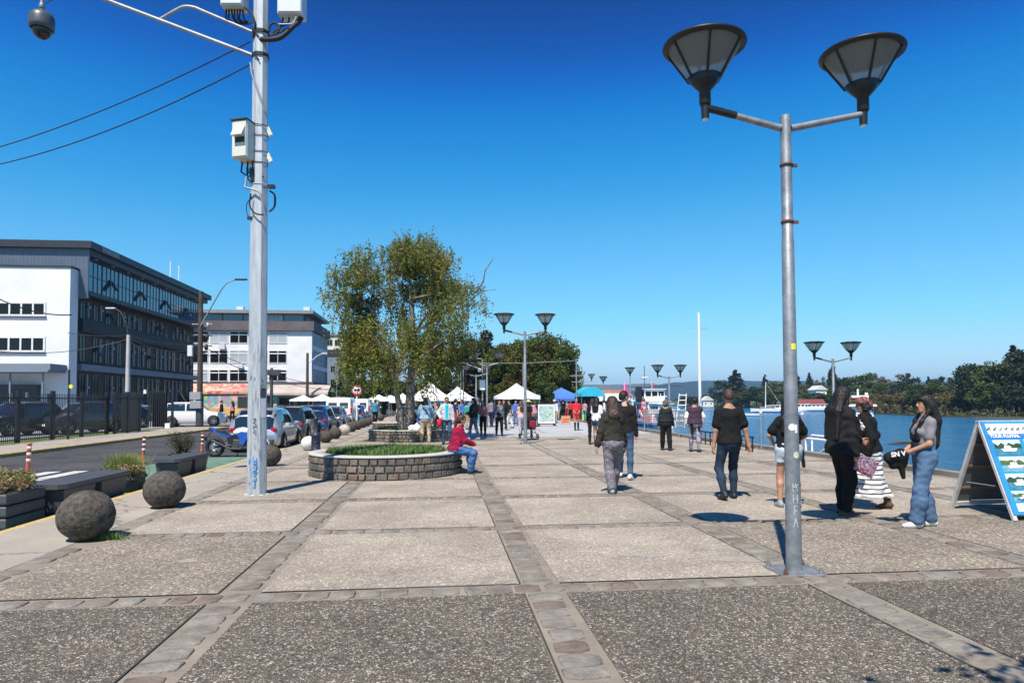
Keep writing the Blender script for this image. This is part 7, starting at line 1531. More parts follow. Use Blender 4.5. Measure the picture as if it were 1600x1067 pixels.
person('child sized figure in a red top standing behind the birch bed', at(646, 684), CAMW-R(30), H=1.36, g=1.05, sex='f', tone='fair', res=.014, hands={'L': (-.1, .2, 1.0), 'R': (.1, .2, 1.0)}, top=('tee', cloth('red', (.45, .02, .03)), {'hem': .9}), bottom=('pants', BLK2), shoes=('shoe', SH_BLACK), hair=('bun', HAIR_GREY))
t_ = thing('plastic_bag', 'white plastic shopping bag lying on the edge of the birch bed', 'bag', G(645, 693, 0)+Vector((0, .35, .48))); S = SDF((-.3, -.2, -.05), (.3, .2, .35), .014); S.cone((-.12, 0, .09), (.12, 0, .10), .12, .13, .05); S.cone((.06, 0, .2), (.10, 0, .26), .06, .03, .04); S.wrinkle(.012, .8, 2); S.cut((0, 0, .0), (0, 0, -1)); V, F = S.mesh(); link('bag', mesh_np('bag', V, F, WHITEC, None, True), t_)
# mid distance people: (label, px, yb, face, dict)
JN = ('pants', DENIM, {}); BP = ('pants', BLK, {}); SB = ('shoe', SH_BLACK); SW = ('shoe', SH_WHITE)
def mid(label, px, yb, face, H, sex, top, bottom, hair, g=1.0, tone='tan', shoes=SB, res=.014, **k):
    w = .10+.08*random.random(); ph = random.choice((-1, 1))
    feet = k.pop('feet', {'L': (-.10, w*ph, .085, 0), 'R': (.10, -w*ph, .085, 0)})
    return person(label, at(px, yb), face, H=H, g=g, sex=sex, tone=tone, res=res, feet=feet, top=top, bottom=bottom, hair=hair, shoes=shoes, group='people strolling on the plaza', **k)
C_ = cloth
mid('person in a bulky black hooded top and jeans with white trainers, turned to the left', 740, 687, CAMW-R(60), 1.72, 'm', ('hood', BLK, {'ease': .04}), JN, ('wavy', HAIR_BLACK, {'len': .1, 'e': .02}), 1.1, shoes=SW, hands={'L': (-.1, .3, 1.1), 'R': (.1, .3, 1.1)})
mid('woman in a pink and red patterned top holding something, black trousers', 755, 681, CAMW, 1.60, 'f', ('three', C_('pink_pattern', (.40, .14, .14), .8, 25), {'hem': .95}), BP, ('long', HAIR_BLACK, {'len': .25}), 1.05, hands={'L': (-.12, .25, 1.05), 'R': (.12, .25, 1.05)}, extra=[blob('belt_bag', [BLK], lambda c: [('e', c['T'](0, .14, .98), (.13, .05, .08), .02)], res=.014)])
mid('woman in grey cardigan, dark trousers and a dark crossbody bag walking right', 780, 681, CAMW+R(15), 1.66, 'f', ('long', GREYC, {'hem': .92, 'ease': .03}), BP, ('bob', C_('hair_red', (.10, .02, .02))), 1.12, 'fair', extra=[blob('bag', [BLK], lambda c: [('e', c['T'](.05, .19, 1.05), (.10, .05, .12), .02)], res=.014)])
mid('woman in dark clothes walking just behind the grey cardigan woman', 787, 672, CAMW+R(20), 1.66, 'f', ('long', BLK2), BP, ('bob', HAIR_AUB), 1.05)
mid('person in dark top and pale trousers beside the canopy leg', 796, 669, CAMW-R(70), 1.65, 'm', ('tee', BLK2), ('pants', WHT), ('short', HAIR_BLACK))
mid('woman in pale pink top pushing the stroller', 814, 680, AWAY+R(30), 1.6, 'f', ('long', C_('pale_pink', (.6, .42, .38), .1)), ('pants', C_('lilac', (.40, .36, .42)), {}), ('long', HAIR_AUB, {'len': .3}), hands={'L': (-.12, .3, .98), 'R': (.12, .3, .98)})
mid('person in a straw sun hat with dark top behind the stroller', 826, 677, AWAY-R(15), 1.62, 'f', ('tee', C_('dark_brown_top', (.05, .02, .02))), BP, ('long', HAIR_BLACK, {'len': .3}), extra=[blob('sun_hat', [C_('straw', (.62, .52, .28), .1)], lambda c: [('e', c['hp'](0, 0, .07), (.10, .11, .09), .03), ('e', c['hp'](0, 0, .055), (.20, .20, .018), .02)], res=.012)])
mid('man in red polo and red shorts with dark socks facing the camera', 901, 672.5, CAMW, 1.72, 'm', ('tee', C_('bright_red', (.55, .025, .035), .12), {'hem': .88}), ('shorts', C_('red_shorts', (.60, .06, .05)), {'len': .7, 'ease': .03}), ('short', HAIR_GREY), 1.12, hands={'L': (-.1, .22, .98), 'R': (.1, .22, .98)}, extra=[blob('long_socks', [BLK], lambda c: [('c', c['J']['kn'+s].lerp(c['J']['an'+s], .25), c['J']['an'+s], .058, .045, .01) for s in 'LR'], res=.014)])
mid('person in white cap and pale shirt with a red bag walking beyond the map board', 867, 661, CAMW-R(30), 1.66, 'm', ('long', WHT), ('pants', C_('pale_grey_trousers', (.35, .36, .38))), ('short', HAIR_GREY), extra=[blob('cap', [WHT], lambda c: [('e', c['hp'](0, .01, .05), (.095, .12, .085), .02)], lambda c: [(c['hp'](0, 0, .03), (0, 0, -1))], res=.012), blob('bag', [C_('red', (.45, .02, .03))], lambda c: [('e', c['T'](0, .15, 1.15), (.11, .06, .14), .02)], res=.014)])
mid('person in white tee and denim shorts just left of the olive jacketed woman', 933, 696, AWAY-R(35), 1.72, 'f', ('tee', WHT, {'hem': .90, 'ease': .026}), ('shorts', DENIM, {'len': .5, 'ease': .026}), ('long', HAIR_BLACK, {'len': .3}), 1.0, 'fair')
mid('slim woman all in black walking beside the white tee', 926, 694, AWAY-R(10), 1.68, 'f', ('long', BLK), BP, ('long', HAIR_BLACK, {'len': .35}), .92, extra=[blob('bag', [BLK2], lambda c: [('e', c['T'](-.16, -.1, 1.15), (.08, .08, .12), .02)], res=.014)])
mid('woman in a dark top with pleated grey hem and pink layer, walking away', 1041, 703.5, AWAY, 1.62, 'f', ('long', C_('dark_teal', (.018, .026, .028)), {'hem': 1.0, 'hemr': .125, 'ease': .028}), ('pants', BLK, {'ease': .02, 'cuff': .03}), ('bob', HAIR_GREY), 1.1, res=.010, hands={'L': (-.26, .05, .84), 'R': (.28, .05, .84)}, extra=[blob('pleated_hem', [mat_stripes('pleated_top', (.07, .075, .08), (.20, .20, .21), 3.6, 0, .6, .5)], lambda c: [('c', c['T'](0, 0, 1.12), c['T'](0, 0, .93), .125, .155, .03, (1.35, 1, 1))], lambda c: [(c['T'](0, 0, .92), (0, 0, -1)), (c['T'](0, 0, 1.14), (0, 0, 1))], res=.012), blob('pink_layer', [C_('pink_layer', (.62, .22, .26), .1)], lambda c: [('e', c['T'](0, -.01, .90), (.185, .145, .075), .02)], res=.012)])
mid('man in a purple brown vest over white sleeves with patterned trousers, walking away', 1086, 706, AWAY, 1.68, 'm', ('tank', C_('purple_brown', (.06, .035, .055), .25), {'name': 'vest', 'hem': .92, 'ease': .04, 'hemr': .13}), ('pants', C_('grey_print', (.26, .24, .30), .7, 12), {'ease': .02}), ('short', HAIR_BLACK), 1.12, res=.010, hands={'L': (-.27, .05, .88), 'R': (.26, .08, .90)}, elbows={'L': (-1, -.6, 0), 'R': (1, -.6, 0)},
    extra=[lambda c: (lambda S: (c['arm'](S, 'L', .018, .9), c['arm'](S, 'R', .018, .9), c['wear']('shirt_sleeves', S, [WHT])))(SDF(c['lo'], c['hi'], .012)), blob('waist_jacket', [BLK], lambda c: [('e', c['T'](0, -.02, .92), (.19, .145, .11), .02), ('c', c['T'](-.10, -.08, .9), c['T'](-.11, -.09, .62), .07, .04, .04), ('c', c['T'](.10, -.08, .9), c['T'](.11, -.09, .68), .06, .04, .04)], wr=.004, res=.012)])
mid('man in a blue jacket standing between the last van and the stone spheres', 586, 664, AWAY+R(20), 1.72, 'm', ('jacket', C_('teal_jacket', (.05, .22, .32))), BP, ('short', HAIR_BLACK), 1.05, res=.018)
mid('walker in black passing the mural wall', 346, 661, AWAY-R(70), 1.75, 'm', ('long', BLK), BP, ('short', HAIR_BLACK), res=.02)
mid('person with a pink top leaning by the mural, right of the walker', 363, 659, AWAY+R(60), 1.7, 'f', ('long', C_('pink_top', (.55, .25, .25))), BP, ('long', HAIR_BLACK, {'len': .2}), res=.02)
# market crowd, small in the picture
random.seed(4)
TOPC = [('white', (.7, .7, .68)), ('black', (.013, .013, .014)), ('red_top', (.42, .03, .03)), ('navy', (.02, .03, .09)), ('pink_t', (.55, .25, .28)), ('teal_t', (.03, .30, .30)), ('grey', (.2, .2, .21)), ('tan_t', (.4, .28, .16)), ('blue_t', (.06, .15, .4))]
CROWD = [(622, 662, 'near the far end of the van row'), (650, 672, 'between the birch trunks and the left canopy'), (676, 668, 'under the left white canopy'), (684, 671, 'behind the pale jacket man'), (712, 672, 'between the pale jacket man and the hooded person'), (722, 668, 'under the second white canopy'), (729, 671, 'left of the hooded person'), (747, 665, 'between the hooded person and the pink top'), (768, 667, 'between the lamp pole and the grey cardigan'),
         (790, 662, 'in the shade of the right canopy'), (806, 664, 'beside the stroller on its left'), (836, 667, 'right of the straw hat'), (880, 656, 'under the blue canopy on the left'), (886, 655, 'in the middle of the blue canopy'), (892, 656, 'at the right leg of the blue canopy'), (873, 656, 'left edge of the blue canopy'), (914, 657, 'under the teal canopy'), (944, 659, 'near the red banner at the kiosk'), (950, 657, 'right beside the kiosk counter'), (975, 657, 'left of the white tour boat'), (984, 655, 'leaning on the railing by the banner'), (1006, 656, 'in front of the tour boat stern'), (966, 660, 'beyond the young man in jeans')]
for i, (px, yb, wh) in enumerate(CROWD):
    nm, col = TOPC[(i*5+i//3) % len(TOPC)]; nb, cb = TOPC[(i*7+1) % len(TOPC)]; sx = 'mf'[(i*3) % 2]
    person('distant person in %s top %s' % (nm.split('_')[0], wh), at(px, yb), random.uniform(0, 6.28), H=random.uniform(1.55, 1.78), g=random.uniform(.95, 1.15), sex=sx, tone=('tan', 'fair', 'mid')[i % 3], res=.024, feet={'L': (-.1, .1, .085, 0), 'R': (.1, -.1, .085, 0)}, top=('long' if i % 2 else 'tee', C_('crowd_'+nm, col)), bottom=('pants', C_('crowd_'+('black' if nb in ('white', 'pink_t') else nb), (.013, .013, .014) if nb in ('white', 'pink_t') else cb), {}), hair=('short' if sx == 'm' else 'long', (HAIR_BLACK, HAIR_BROWN)[i % 2], {'len': .25}), shoes=SB, group='distant people around the market stalls')
# ------------------------------------------------------------------ canopies, boards, stalls
def canopy(label, px, Y, w, eave, apex, m_, closed=False, d=None, rz=GANG, group='pop up canopies of the market'):
    t = thing('canopy', label, 'canopy', GX(px, Y), rz, group); d = d or w; h = w/2; hd = d/2; mb = MB(); n = 8; 
    def P_(a, f):   # a around, f radial: concave tent
        c_, s_ = math.cos(a), math.sin(a); q = 1/max(abs(c_), abs(s_)); return (c_*q*h*f, s_*q*hd*f, eave+(apex-eave)*((1-f)**1.45*.72+(1-f)*.28)-.06*math.sin(math.pi*f)*(abs(math.sin(2*a))**2*-1+1)*.5)
    N = 32; K = 6; vs = [P_(2*math.pi*i/N, j/K) for j in range(K+1) for i in range(N)]; mb.add(vs, [(j*N+i, j*N+(i+1) % N, (j+1)*N+(i+1) % N, (j+1)*N+i) for j in range(K) for i in range(N)], 0, False)
    mb.build('roof', [m_], t); mb = MB(); vs = []
    for z in (eave, eave-.22):
        for i in range(N): p = P_(2*math.pi*i/N, 1.0); vs.append((p[0]*1.003, p[1]*1.003, z-(.02*math.sin(i*2.1) if z < eave else 0)))
    mb.add(vs, [(i, (i+1) % N, N+(i+1) % N, N+i) for i in range(N)]); mb.build('valance', [m_], t)
    for sx in (-1, 1):
        for sy in (-1, 1): q = MB(); q.tube([(sx*(h-.05), sy*(hd-.05), 0), (sx*(h-.05), sy*(hd-.05), eave-.02)], .025, 6); q.build('leg', [GALV2], t)
    return t
canopy('white pointed canopy right behind the man in the light blue jacket', 672, 48, 2.95, 1.86, 3.0, WHITEC)
canopy('second white canopy overlapping the first on its right', 715, 58, 2.9, 1.85, 2.85, WHITEC)
canopy('white canopy left of the map board, by the mid plaza lamp', 807, 48, 2.95, 1.95, 2.85, WHITEC)
canopy('bright blue pointed canopy between the maple and the red shirted man', 877, 62, 4.3, 1.80, 2.80, BLUEC)
canopy('small white canopy left of the blue grey block', 504, 84, 2.9, 1.9, 2.55, WHITEC); canopy('white canopy roof cut by the camera pole side, leftmost of the small ones', 474, 88, 2.9, 1.9, 2.5, WHITEC)
canopy('little white canopy behind the white vans', 592, 78, 2.4, 1.9, 2.4, WHITEC); canopy('white canopy seen between the vans and the birch trunks', 610, 74, 2.6, 1.85, 2.3, WHITEC); canopy('white canopy partly hidden behind the birch trunks', 629, 66, 2.4, 1.7, 2.4, WHITEC)
# teal domed kiosk
t = thing('market_kiosk', 'dark kiosk with a domed teal fabric roof next to the blue canopy', 'kiosk', GX(921, 58), GANG); mb = MB()
prof = [(-1.0, 1.95), (-.95, 2.25), (-.7, 2.55), (-.25, 2.75), (.25, 2.72), (.7, 2.45), (1.0, 2.15), (1.05, 1.95)]; mb.prism(prof, -1.4, 1.4, 'y'); mb.build('roof', [TEALC], t); part(t, 'counter', [(-.9, 1.0, -1.35, -1.2, 0, .9)], YELP); part(t, 'blue_panel', [(-.4, .4, -1.42, -1.36, .05, .8)], TEALC); part(t, 'back_wall', [(-1.0, 1.0, 1.2, 1.35, 0, 1.95)], BLACKM)
for x in (-.95, 1.0): part(t, 'post', [(x-.04, x+.04, -1.3, -1.22, 0, 1.95)], GALV2)
# map board
t = thing('map_board', 'white notice board with a green and grey town map on small feet', 'notice board', GX(853, 43.5), GANG+R(4)); part(t, 'frame', [(-.56, .62, -.02, .06, .12, 1.42), (-.58, .64, -.04, .08, 1.421, 1.47)], BLACKM)
mb = MB(); mb.box((.03, -.03, .78), (1.1, .015, 1.2)); mb.build('map', [WHITE], t)
MAPM = mat_multi('map_print', [(.65, .72, .68), (.30, .50, .40), (.55, .62, .60), (.10, .25, .18), (.45, .60, .50)], 9, .6, 4, 1.2); mb = MB(); mb.box((.03, -.042, .80), (.96, .008, .98)); mb.build('map_print', [MAPM], t)
for x in (-.5, .55): part(t, 'foot', [(x-.04, x+.04, -.25, .25, .012, .12)], BLACKM)
t = thing('notice_board', 'grey blank board standing left of the map board', 'notice board', GX(833, 45), GANG); part(t, 'panel', [(-.55, .35, 0, .06, .15, 1.35)], MT('grey_board', (.35, .36, .37), .7)); part(t, 'frame', [(-.58, .38, -.01, .07, 1.351, 1.40)], BLACKM); part(t, 'foot', [(-.5, -.42, -.2, .25, 0, .15)], BLACKM); part(t, 'foot', [(.22, .3, -.2, .25, 0, .15)], BLACKM)
def sbox(label, px, Y, w, h, m_, name='price_board', z=.02, nrow=3):
    t = thing(name, label, 'sign board', GX(px, Y), GANG); part(t, 'panel', [(-w/2, w/2, 0, .05, z+.06, z+h)], m_); part(t, 'rail', [(-w/2-.03, w/2+.03, -.01, .06, z+h, z+h+.04)], WOOD)
    for x in (-w/2+.03, w/2-.07): part(t, 'leg', [(x, x+.04, .01, .04, 0, z+.06)], WOOD)
    for k in range(nrow): part(t, 'text_row', [(-w*.38, w*.3+.05*k, -.008, -.001, z+h*(.25+.2*k), z+h*(.25+.2*k)+h*.08)], REDP)
    return t
sbox('orange wooden price board on the ground by the red shirted man', 884, 46, .62, .56, MT('orange_board', (.58, .30, .16), .7, 0, .2, 4)); sbox('orange board at the base of the lamp left of the grey cardigan woman', 769, 52, .45, .8, MT('orange_board', (.58, .30, .16), .7))
# stroller
t = thing('stroller', 'dark baby stroller with a maroon bag beside the mid plaza lamp', 'stroller', G(826, 686), R(20)); 
mb = MB(); mb.tube([(-.25, -.35, .95), (-.25, .35, .12)], .014, 6); mb.tube([(.25, -.35, .95), (.25, .35, .12)], .014, 6); mb.tube([(-.25, -.35, .12), (-.25, .2, .6)], .014, 6); mb.tube([(.25, -.35, .12), (.25, .2, .6)], .014, 6); mb.tube([(-.25, -.35, .95), (.25, -.35, .95)], .016, 6); mb.tube([(-.25, -.35, .12), (.25, -.35, .12)], .012, 6); mb.build('frame', [DARKG], t)
for sx in (-1, 1):
    for sy in (-.35, .35): q = MB(); torus(q, (0, 0, 0), .10, .022, 18, 6); q.cyl((0, 0, -.02), (0, 0, .02), .03, n=8); o = link('wheel', q.mesh('wheel', [RUBBER]), t, (sx*.27, sy, .122), (0, math.pi/2, 0))
mb = MB(); mb.prism([(-.28, .42), (.25, .40), (.25, .46), (-.16, .50), (-.30, .86), (-.35, .84)], -.21, .21, 'x'); mb.build('seat', [BLK2], t); mb = MB(); mb.ball((0, -.16, .78), .26, sc=(.9, 1, .8), z0=.0, n=16, m=6); mb.build('hood', [BLK2], t); mb = MB(); mb.box((.02, -.43, .62), (.28, .14, .34), bev=.05); mb.build('hanging_bag', [C_('maroon', (.25, .02, .05))], t)
# far stalls and clutter in front of the boats
def stall(label, px, Y, w, h, roofm, sidem, rz=GANG):
    t = thing('market_stall', label, 'stall', GX(px, Y), rz, 'stalls at the far end of the plaza'); mb = MB(); mb.prism([(-w/2-.2, h), (w/2+.2, h), (w*.25, h+w*.16), (-w*.25, h+w*.16)], -1, 1, 'y'); mb.build('roof', [roofm], t); part(t, 'counter', [(-w/2, w/2, -.9, -.7, 0, .95)], sidem); part(t, 'back', [(-w/2, w/2, .8, .9, 0, h)], FRAMED)
    for x in (-w/2, w/2-.06): part(t, 'post', [(x, x+.06, -.95, -.89, 0, h)], WHITE)
stall('stall with a terracotta orange awning right of the teal kiosk', 958, 74, 3.8, 2.1, MT('terracotta', (.55, .22, .13), .8, 0, .2, 2), WHITE); stall('stall with a white awning in front of the orange one', 949, 66, 4.6, 1.55, WHITEC, WHITE); stall('low stall with a dark counter under the blue canopy', 884, 64, 3.2, 1.5, BLUEC, WOOD)
RB = MT('red_banner', (.55, .04, .07), .6, 0, .08, 2)
t = thing('banner', 'red banner with white capital letters fixed to the railing', 'banner', GX(988, 50), GANG); part(t, 'cloth', [(-1.1, 1.05, 0, .03, .30, .98)], RB); text('CAPA', .62, WHITE, t, (0, -.01, .63), (R(90), 0, 0), 'banner_lettering', .004, bold=.012)
for x in (-1.12, 1.05): part(t, 'post', [(x, x+.05, .0, .05, 0, 1.05)], GALV2)
t = thing('banner', 'pale banner with a red stripe right of the red one', 'banner', GX(1030, 50.5), GANG); part(t, 'cloth', [(-.85, 1.2, 0, .03, .30, .95)], MT('pale_banner', (.62, .52, .50), .7, 0, .15, 6)); part(t, 'red_stripe', [(-.7, 1.0, -.008, -.001, .52, .60)], RB)
for x in (-.88, 1.2): part(t, 'post', [(x, x+.05, .0, .05, 0, 1.05)], GALV2)
for i, (px, Y, m_, lb) in enumerate(((962, 51, WHITE, 'small white display board left of the red banner'), (1012, 47, MT('poster_print', (.45, .30, .25), .7, 0, .9, 14), 'small colourful poster stand before the red banner'), (1024, 47.5, WHITE, 'white leaflet stand before the pale banner'), (1062, 49, MT('poster_print2', (.3, .35, .4), .7, 0, .9, 14), 'blue grey poster stand near the ladder frame'), (936, 52, YELP, 'yellow display board beside the teal kiosk'), (941, 53, MT('blue_board', (.05, .25, .5), .6), 'blue display board behind the yellow one'))): sbox(lb, px, Y, .55, .62, m_)
# flags
t = thing('flag', 'pink feather flag on a thin pole near the tour boat', 'flag', GX(976, 62)); mb = MB(); mb.tube([(0, 0, 0), (0, 0, 3.35)], .025, 6); mb.build('pole', [WHITE], t); mb = MB(); mb.prism([(-.02, 3.3), (.12, 3.0), (.42, 2.2), (.3, 1.9), (-.38, 1.95), (-.15, 2.5)], -.01, .01, 'y'); mb.build('cloth', [MT('pink_flag', (.75, .05, .25), .7)], t)
t = thing('flag', 'dark red flag on a thin mast over the white tour boat', 'flag', GX(1019, 100, -1.9)); mb = MB(); mb.tube([(0, 0, 0), (0, 0, 6.2)], .04, 6); mb.build('pole', [WHITE], t); mb = MB(); mb.prism([(.0, 6.1), (.28, 6.0), (.2, 4.6), (.0, 4.8)], -.01, .01, 'y'); mb.build('cloth', [REDP], t)
# ------------------------------------------------------------------ railing on the quay
random.seed(9)
for i, u in enumerate(np.arange(8.4, 46, 2.55)):
    v = 10.25; lb = 'slim pale railing post on the quay edge, number along the river row'
    t = thing('railing_post', 'slim pale railing post on the quay edge with strung wires', 'railing post', W(u, v), GANG, 'railing posts along the quay'); mb = MB(); mb.tube([(0, 0, 0), (0, 0, 1.18)], .032, 8); mb.build('post', [GALV2], t); q = MB(); q.ball((0, 0, 1.2), .045, n=10, m=6); q.build('knob', [WHITE], t); q = MB(); q.cyl((0, 0, 0), (0, 0, .02), .09, n=12); q.build('foot', [GALV], t)
mb = MB()
for z in (.35, .62, .88, 1.1): 
    pts = []
    for u in np.arange(8.4, 44.2, 1.275): k = round((u-8.4)/1.275); pts.append(W(u, 10.25, z-(.012 if k % 2 else 0)))
    mb.tube(pts, .003, 4, caps=False)
mb.build('railing_wire', [GALV2], label='thin wires strung between the pale quay railing posts', cat='railing')
# low dark tubular rack
for u0, lb in ((21.4, 'low dark tubular rack at the quay edge left of the lamp pole'), (24.3, 'second low dark tubular rack further along the quay edge')):
    t = thing('rack', lb, 'bicycle rack', W(u0, 9.55), GANG+math.pi/2, 'low dark racks on the quay'); mb = MB(); mb.tube([(-1.2, 0, .46), (1.2, 0, .46)], .03, 6); mb.tube([(-1.2, 0, .14), (1.2, 0, .14)], .02, 6); mb.build('rail', [BLACKM], t)
    for k in range(6): q = MB(); q.tube([(-1.1+k*.44, 0, 0), (-1.1+k*.44, 0, .46)], .024, 6); q.build('post', [BLACKM], t)
# white gangway frames
def frame(name, label, cat, base, lines, r, m_, rz=GANG):
    t = thing(name, label, cat, base, rz); 
    mb = MB(); 
    for l in lines: mb.tube(l, r, 6)
    mb.build('frame', [m_], t); return t
t = frame('gangway', 'white tubular gangway down to the small boats behind the denim shorts woman', 'gangway', W(19.6, 10.9, -.35), [[(0, -1.5, .0), (0, 1.6, .0)], [(0, -1.5, .8), (0, 1.6, .8)], [(0, -1.5, 0), (0, -1.5, .8)], [(0, 0, 0), (0, 0, .8)], [(0, 1.6, 0), (0, 1.6, .8)], [(1.1, -1.5, 0), (1.1, 1.6, 0)], [(1.1, -1.5, .8), (1.1, 1.6, .8)], [(1.1, -1.5, 0), (1.1, -1.5, .8)], [(1.1, 1.6, 0), (1.1, 1.6, .8)], [(0, -1.5, .8), (0, 0, 0)], [(0, 0, .8), (0, 1.6, .0)]], .035, WHITE); part(t, 'deck', [(0, 1.1, -1.5, 1.6, -.05, .0)], GALV2)
t = frame('ladder_frame', 'tall white ladder frame beside the woman in the pleated top', 'ladder', GX(1062, 40), [[(-.28, 0, 0), (.0, .0, 2.0)], [(.28, 0, 0), (.42, .0, 2.0)]]+[[(-.28+.045*k, 0, .3*k+.1), (.28+.02*k, 0, .3*k+.1)] for k in range(7)], .03, WHITE)
t = frame('railing_gate', 'grey tubular railing section left of the purple vest man', 'railing', GX(1068, 33), [[(-.9, 0, 0), (-.9, 0, 1.1)], [(.9, 0, 0), (.9, 0, 1.1)], [(-.9, 0, 1.1), (.9, 0, 1.1)], [(-.9, 0, .75), (.9, 0, .75)], [(-.9, 0, .4), (.9, 0, .4)], [(0, 0, 0), (0, 0, 1.1)]], .025, GALV2)
t = frame('railing_gate', 'grey tubular railing section right of the purple vest man', 'railing', GX(1118, 33), [[(-1, 0, 0), (-1, 0, 1.1)], [(1, 0, 0), (1, 0, 1.1)], [(-1, 0, 1.1), (1, 0, 1.1)], [(-1, 0, .55), (1, 0, .55)], [(0, 0, 0), (0, 0, 1.1)], [(-1, 0, 0), (-.6, .3, 1.8)]], .025, GALV2)
for k in range(7): frame('railing_gate', 'grey barrier panel %s' % ('at the left end before the tour boat', 'second from the left before the tour boat', 'below the red banner', 'between the two banners', 'below the pale banner', 'right of the pale banner', 'nearest the ladder frame')[k], 'barrier', GX(950+17*k, 46-1.2*k), [[(-.45, 0, 0), (-.45, 0, 1.0)], [(.45, 0, 0), (.45, 0, 1.0)], [(-.45, 0, 1.0), (.45, 0, 1.0)], [(-.45, 0, .2), (.45, 0, .2)]]+[[(-.3+.15*j, 0, .2), (-.3+.15*j, 0, 1.0)] for j in range(5)], .014, GALV2)
# ------------------------------------------------------------------ boats
def hull(mb, L_, B, D, mi=0, sheer=.15, xf=None):
    vs = []; n = 14
    for i in range(n+1):
        s = i/n; w = B/2*(1-max(0, (s-.45)/.55)**2.2)*(.86+.14*min(1, s*4)); y = -L_/2+L_*s; zt = D+sheer*s*s*2
        vs += [(-w, y, zt), (-w*.93, y, D*.45), (-w*.55, y, 0), (w*.55, y, 0), (w*.93, y, D*.45), (w, y, zt)]
    fs = [(i*6+k, i*6+k+1, (i+1)*6+k+1, (i+1)*6+k) for i in range(n) for k in range(5)]+[(i*6+5, i*6, (i+1)*6, (i+1)*6+5) for i in range(n)]+[tuple(range(6))]
    mb.add(vs, fs, mi, False, xf)
def boat(label, loc, rz, L_, B, D, cabin=None, cat='boat', name='boat', stripe=None, group=None):
    t = thing(name, label, cat, loc, rz, group); mb = MB(); hull(mb, L_, B, D); mb.build('hull', [WHITE], t)
    if stripe: mb = MB(); hull(mb, L_*1.004, B*1.01, D*.35, 0, 0); mb.build('hull_stripe', [stripe], t)
    if cabin:
        for (y0, y1, w, z0, z1) in cabin:
            c = part(t, 'cabin', [(-w/2, w/2, y0, y1, z0, z1)], WHITE, bev=.08); part(t, 'cabin_roof', [(-w/2-.15, w/2+.15, y0-.2, y1+.3, z1, z1+.08)], WHITE)
            n = max(1, int((y1-y0)/1.1)); hh = (z1-z0)*.42; zc = z0+(z1-z0)*.62
            for k in range(n):
                for sx in (-1, 1): part(t, 'window', [(sx*w/2-.01, sx*w/2+.01, y0+(y1-y0)*(k+.12)/n, y0+(y1-y0)*(k+.88)/n, zc-hh/2, zc+hh/2)], GLASS)
            for q in (-1, 0, 1): part(t, 'window', [(q*w*.31-w*.13, q*w*.31+w*.13, y0-.015, y0+.01, zc-hh/2, zc+hh/2)], GLASS); part(t, 'window', [(q*w*.31-w*.13, q*w*.31+w*.13, y1-.01, y1+.015, zc-hh/2, zc+hh/2)], GLASS)
    return t
tb = boat('white two deck tour boat with dark wheelhouse windows beyond the red banner', GX(1003, 100, -2.1), R(8), 16, 3.6, 1.7, [(-7, 5, 3.1, 1.7, 3.5), (-5.5, -1, 3.0, 3.58, 5.2)], 'tour boat', 'tour_boat', BLUEP)
part(tb, 'side_board', [(-1.4, 1.4, -7.1, -7.02, 2.35, 3.35)], WHITE); part(tb, 'blue_panel', [(-1.5, 1.5, -7.25, -7.15, .9, 1.9)], BLUEP)
mb = MB(); mb.tube([(-.6, -3, 5.28), (-.6, -3, 8.6)], .05, 6); mb.tube([(-1.1, -3, 6.8), (-.1, -3, 6.8)], .04, 6); mb.tube([(-5, -6, 5.5), (4, -6, 5.7)], .04, 5); mb.build('mast', [DARKG], tb); part(tb, 'radar', [(-1.1, -.1, -3.2, -2.8, 6.86, 7.0)], WHITE); part(tb, 'funnel', [(-2.3, -1.7, -5, -4, 3.5, 5.6)], BLACKM)
b2 = boat('smaller white boat with a tall flybridge right of the tour boat', GX(1029, 92, -2.1), R(5), 8, 2.4, 1.1, [(-3, 1, 1.9, 1.1, 3.2)], 'boat', 'motor_boat', None); mb = MB(); mb.tube([(0, -1, 3.28), (0, -1, 4.6)], .05, 6); mb.tube([(-.9, -1, 4.2), (.9, -1, 4.2)], .05, 6); mb.build('mast', [WHITE], b2)
mo = boat('white motor cruiser moored at the quay, seen between the black sweater and the headscarf', GX(1341, 37, -2.15), R(-27), 6.5, 1.9, 1.1, [(-2.5, 1.6, 1.4, 1.1, 3.4)], 'boat', 'motor_boat'); mb = MB(); mb.tube([(0, -1.5, 3.45), (0, -1.5, 4.3)], .05, 6); mb.tube([(-.5, -1.5, 3.9), (.5, -1.5, 3.9)], .06, 6); mb.ball((-.45, -1.5, 4.05), .14); mb.ball((.4, -1.5, 4.02), .09); mb.build('mast', [WHITE], mo)
mb = MB()
for k in range(6): y = -2.8+k*.9; mb.tube([(-.85, y, 1.1), (-.85, y, 1.65)], .02, 5)
mb.tube([(-.85, -2.8, 1.65), (-.85, 1.6, 1.65)], .02, 5); mb.build('guard_rail', [CHROME], mo)
sb = boat('small open boat with a blue canvas cover beyond the gangway', W(21.5, 12.6, -2.1), R(6), 5.2, 1.9, 1.0, None); mb = MB(); mb.box((0, -.3, 1.25), (1.6, 3.0, .35), bev=.12); mb.build('canvas_cover', [MT('blue_grey_canvas', (.25, .42, .55), .8, 0, .2, 3)], sb); mb = MB(); mb.tube([(-.7, -1, 1.3), (-.5, -1, 2.3), (.5, -1, 2.3), (.7, -1, 1.3)], .025, 6); mb.build('arch', [WHITE], sb)
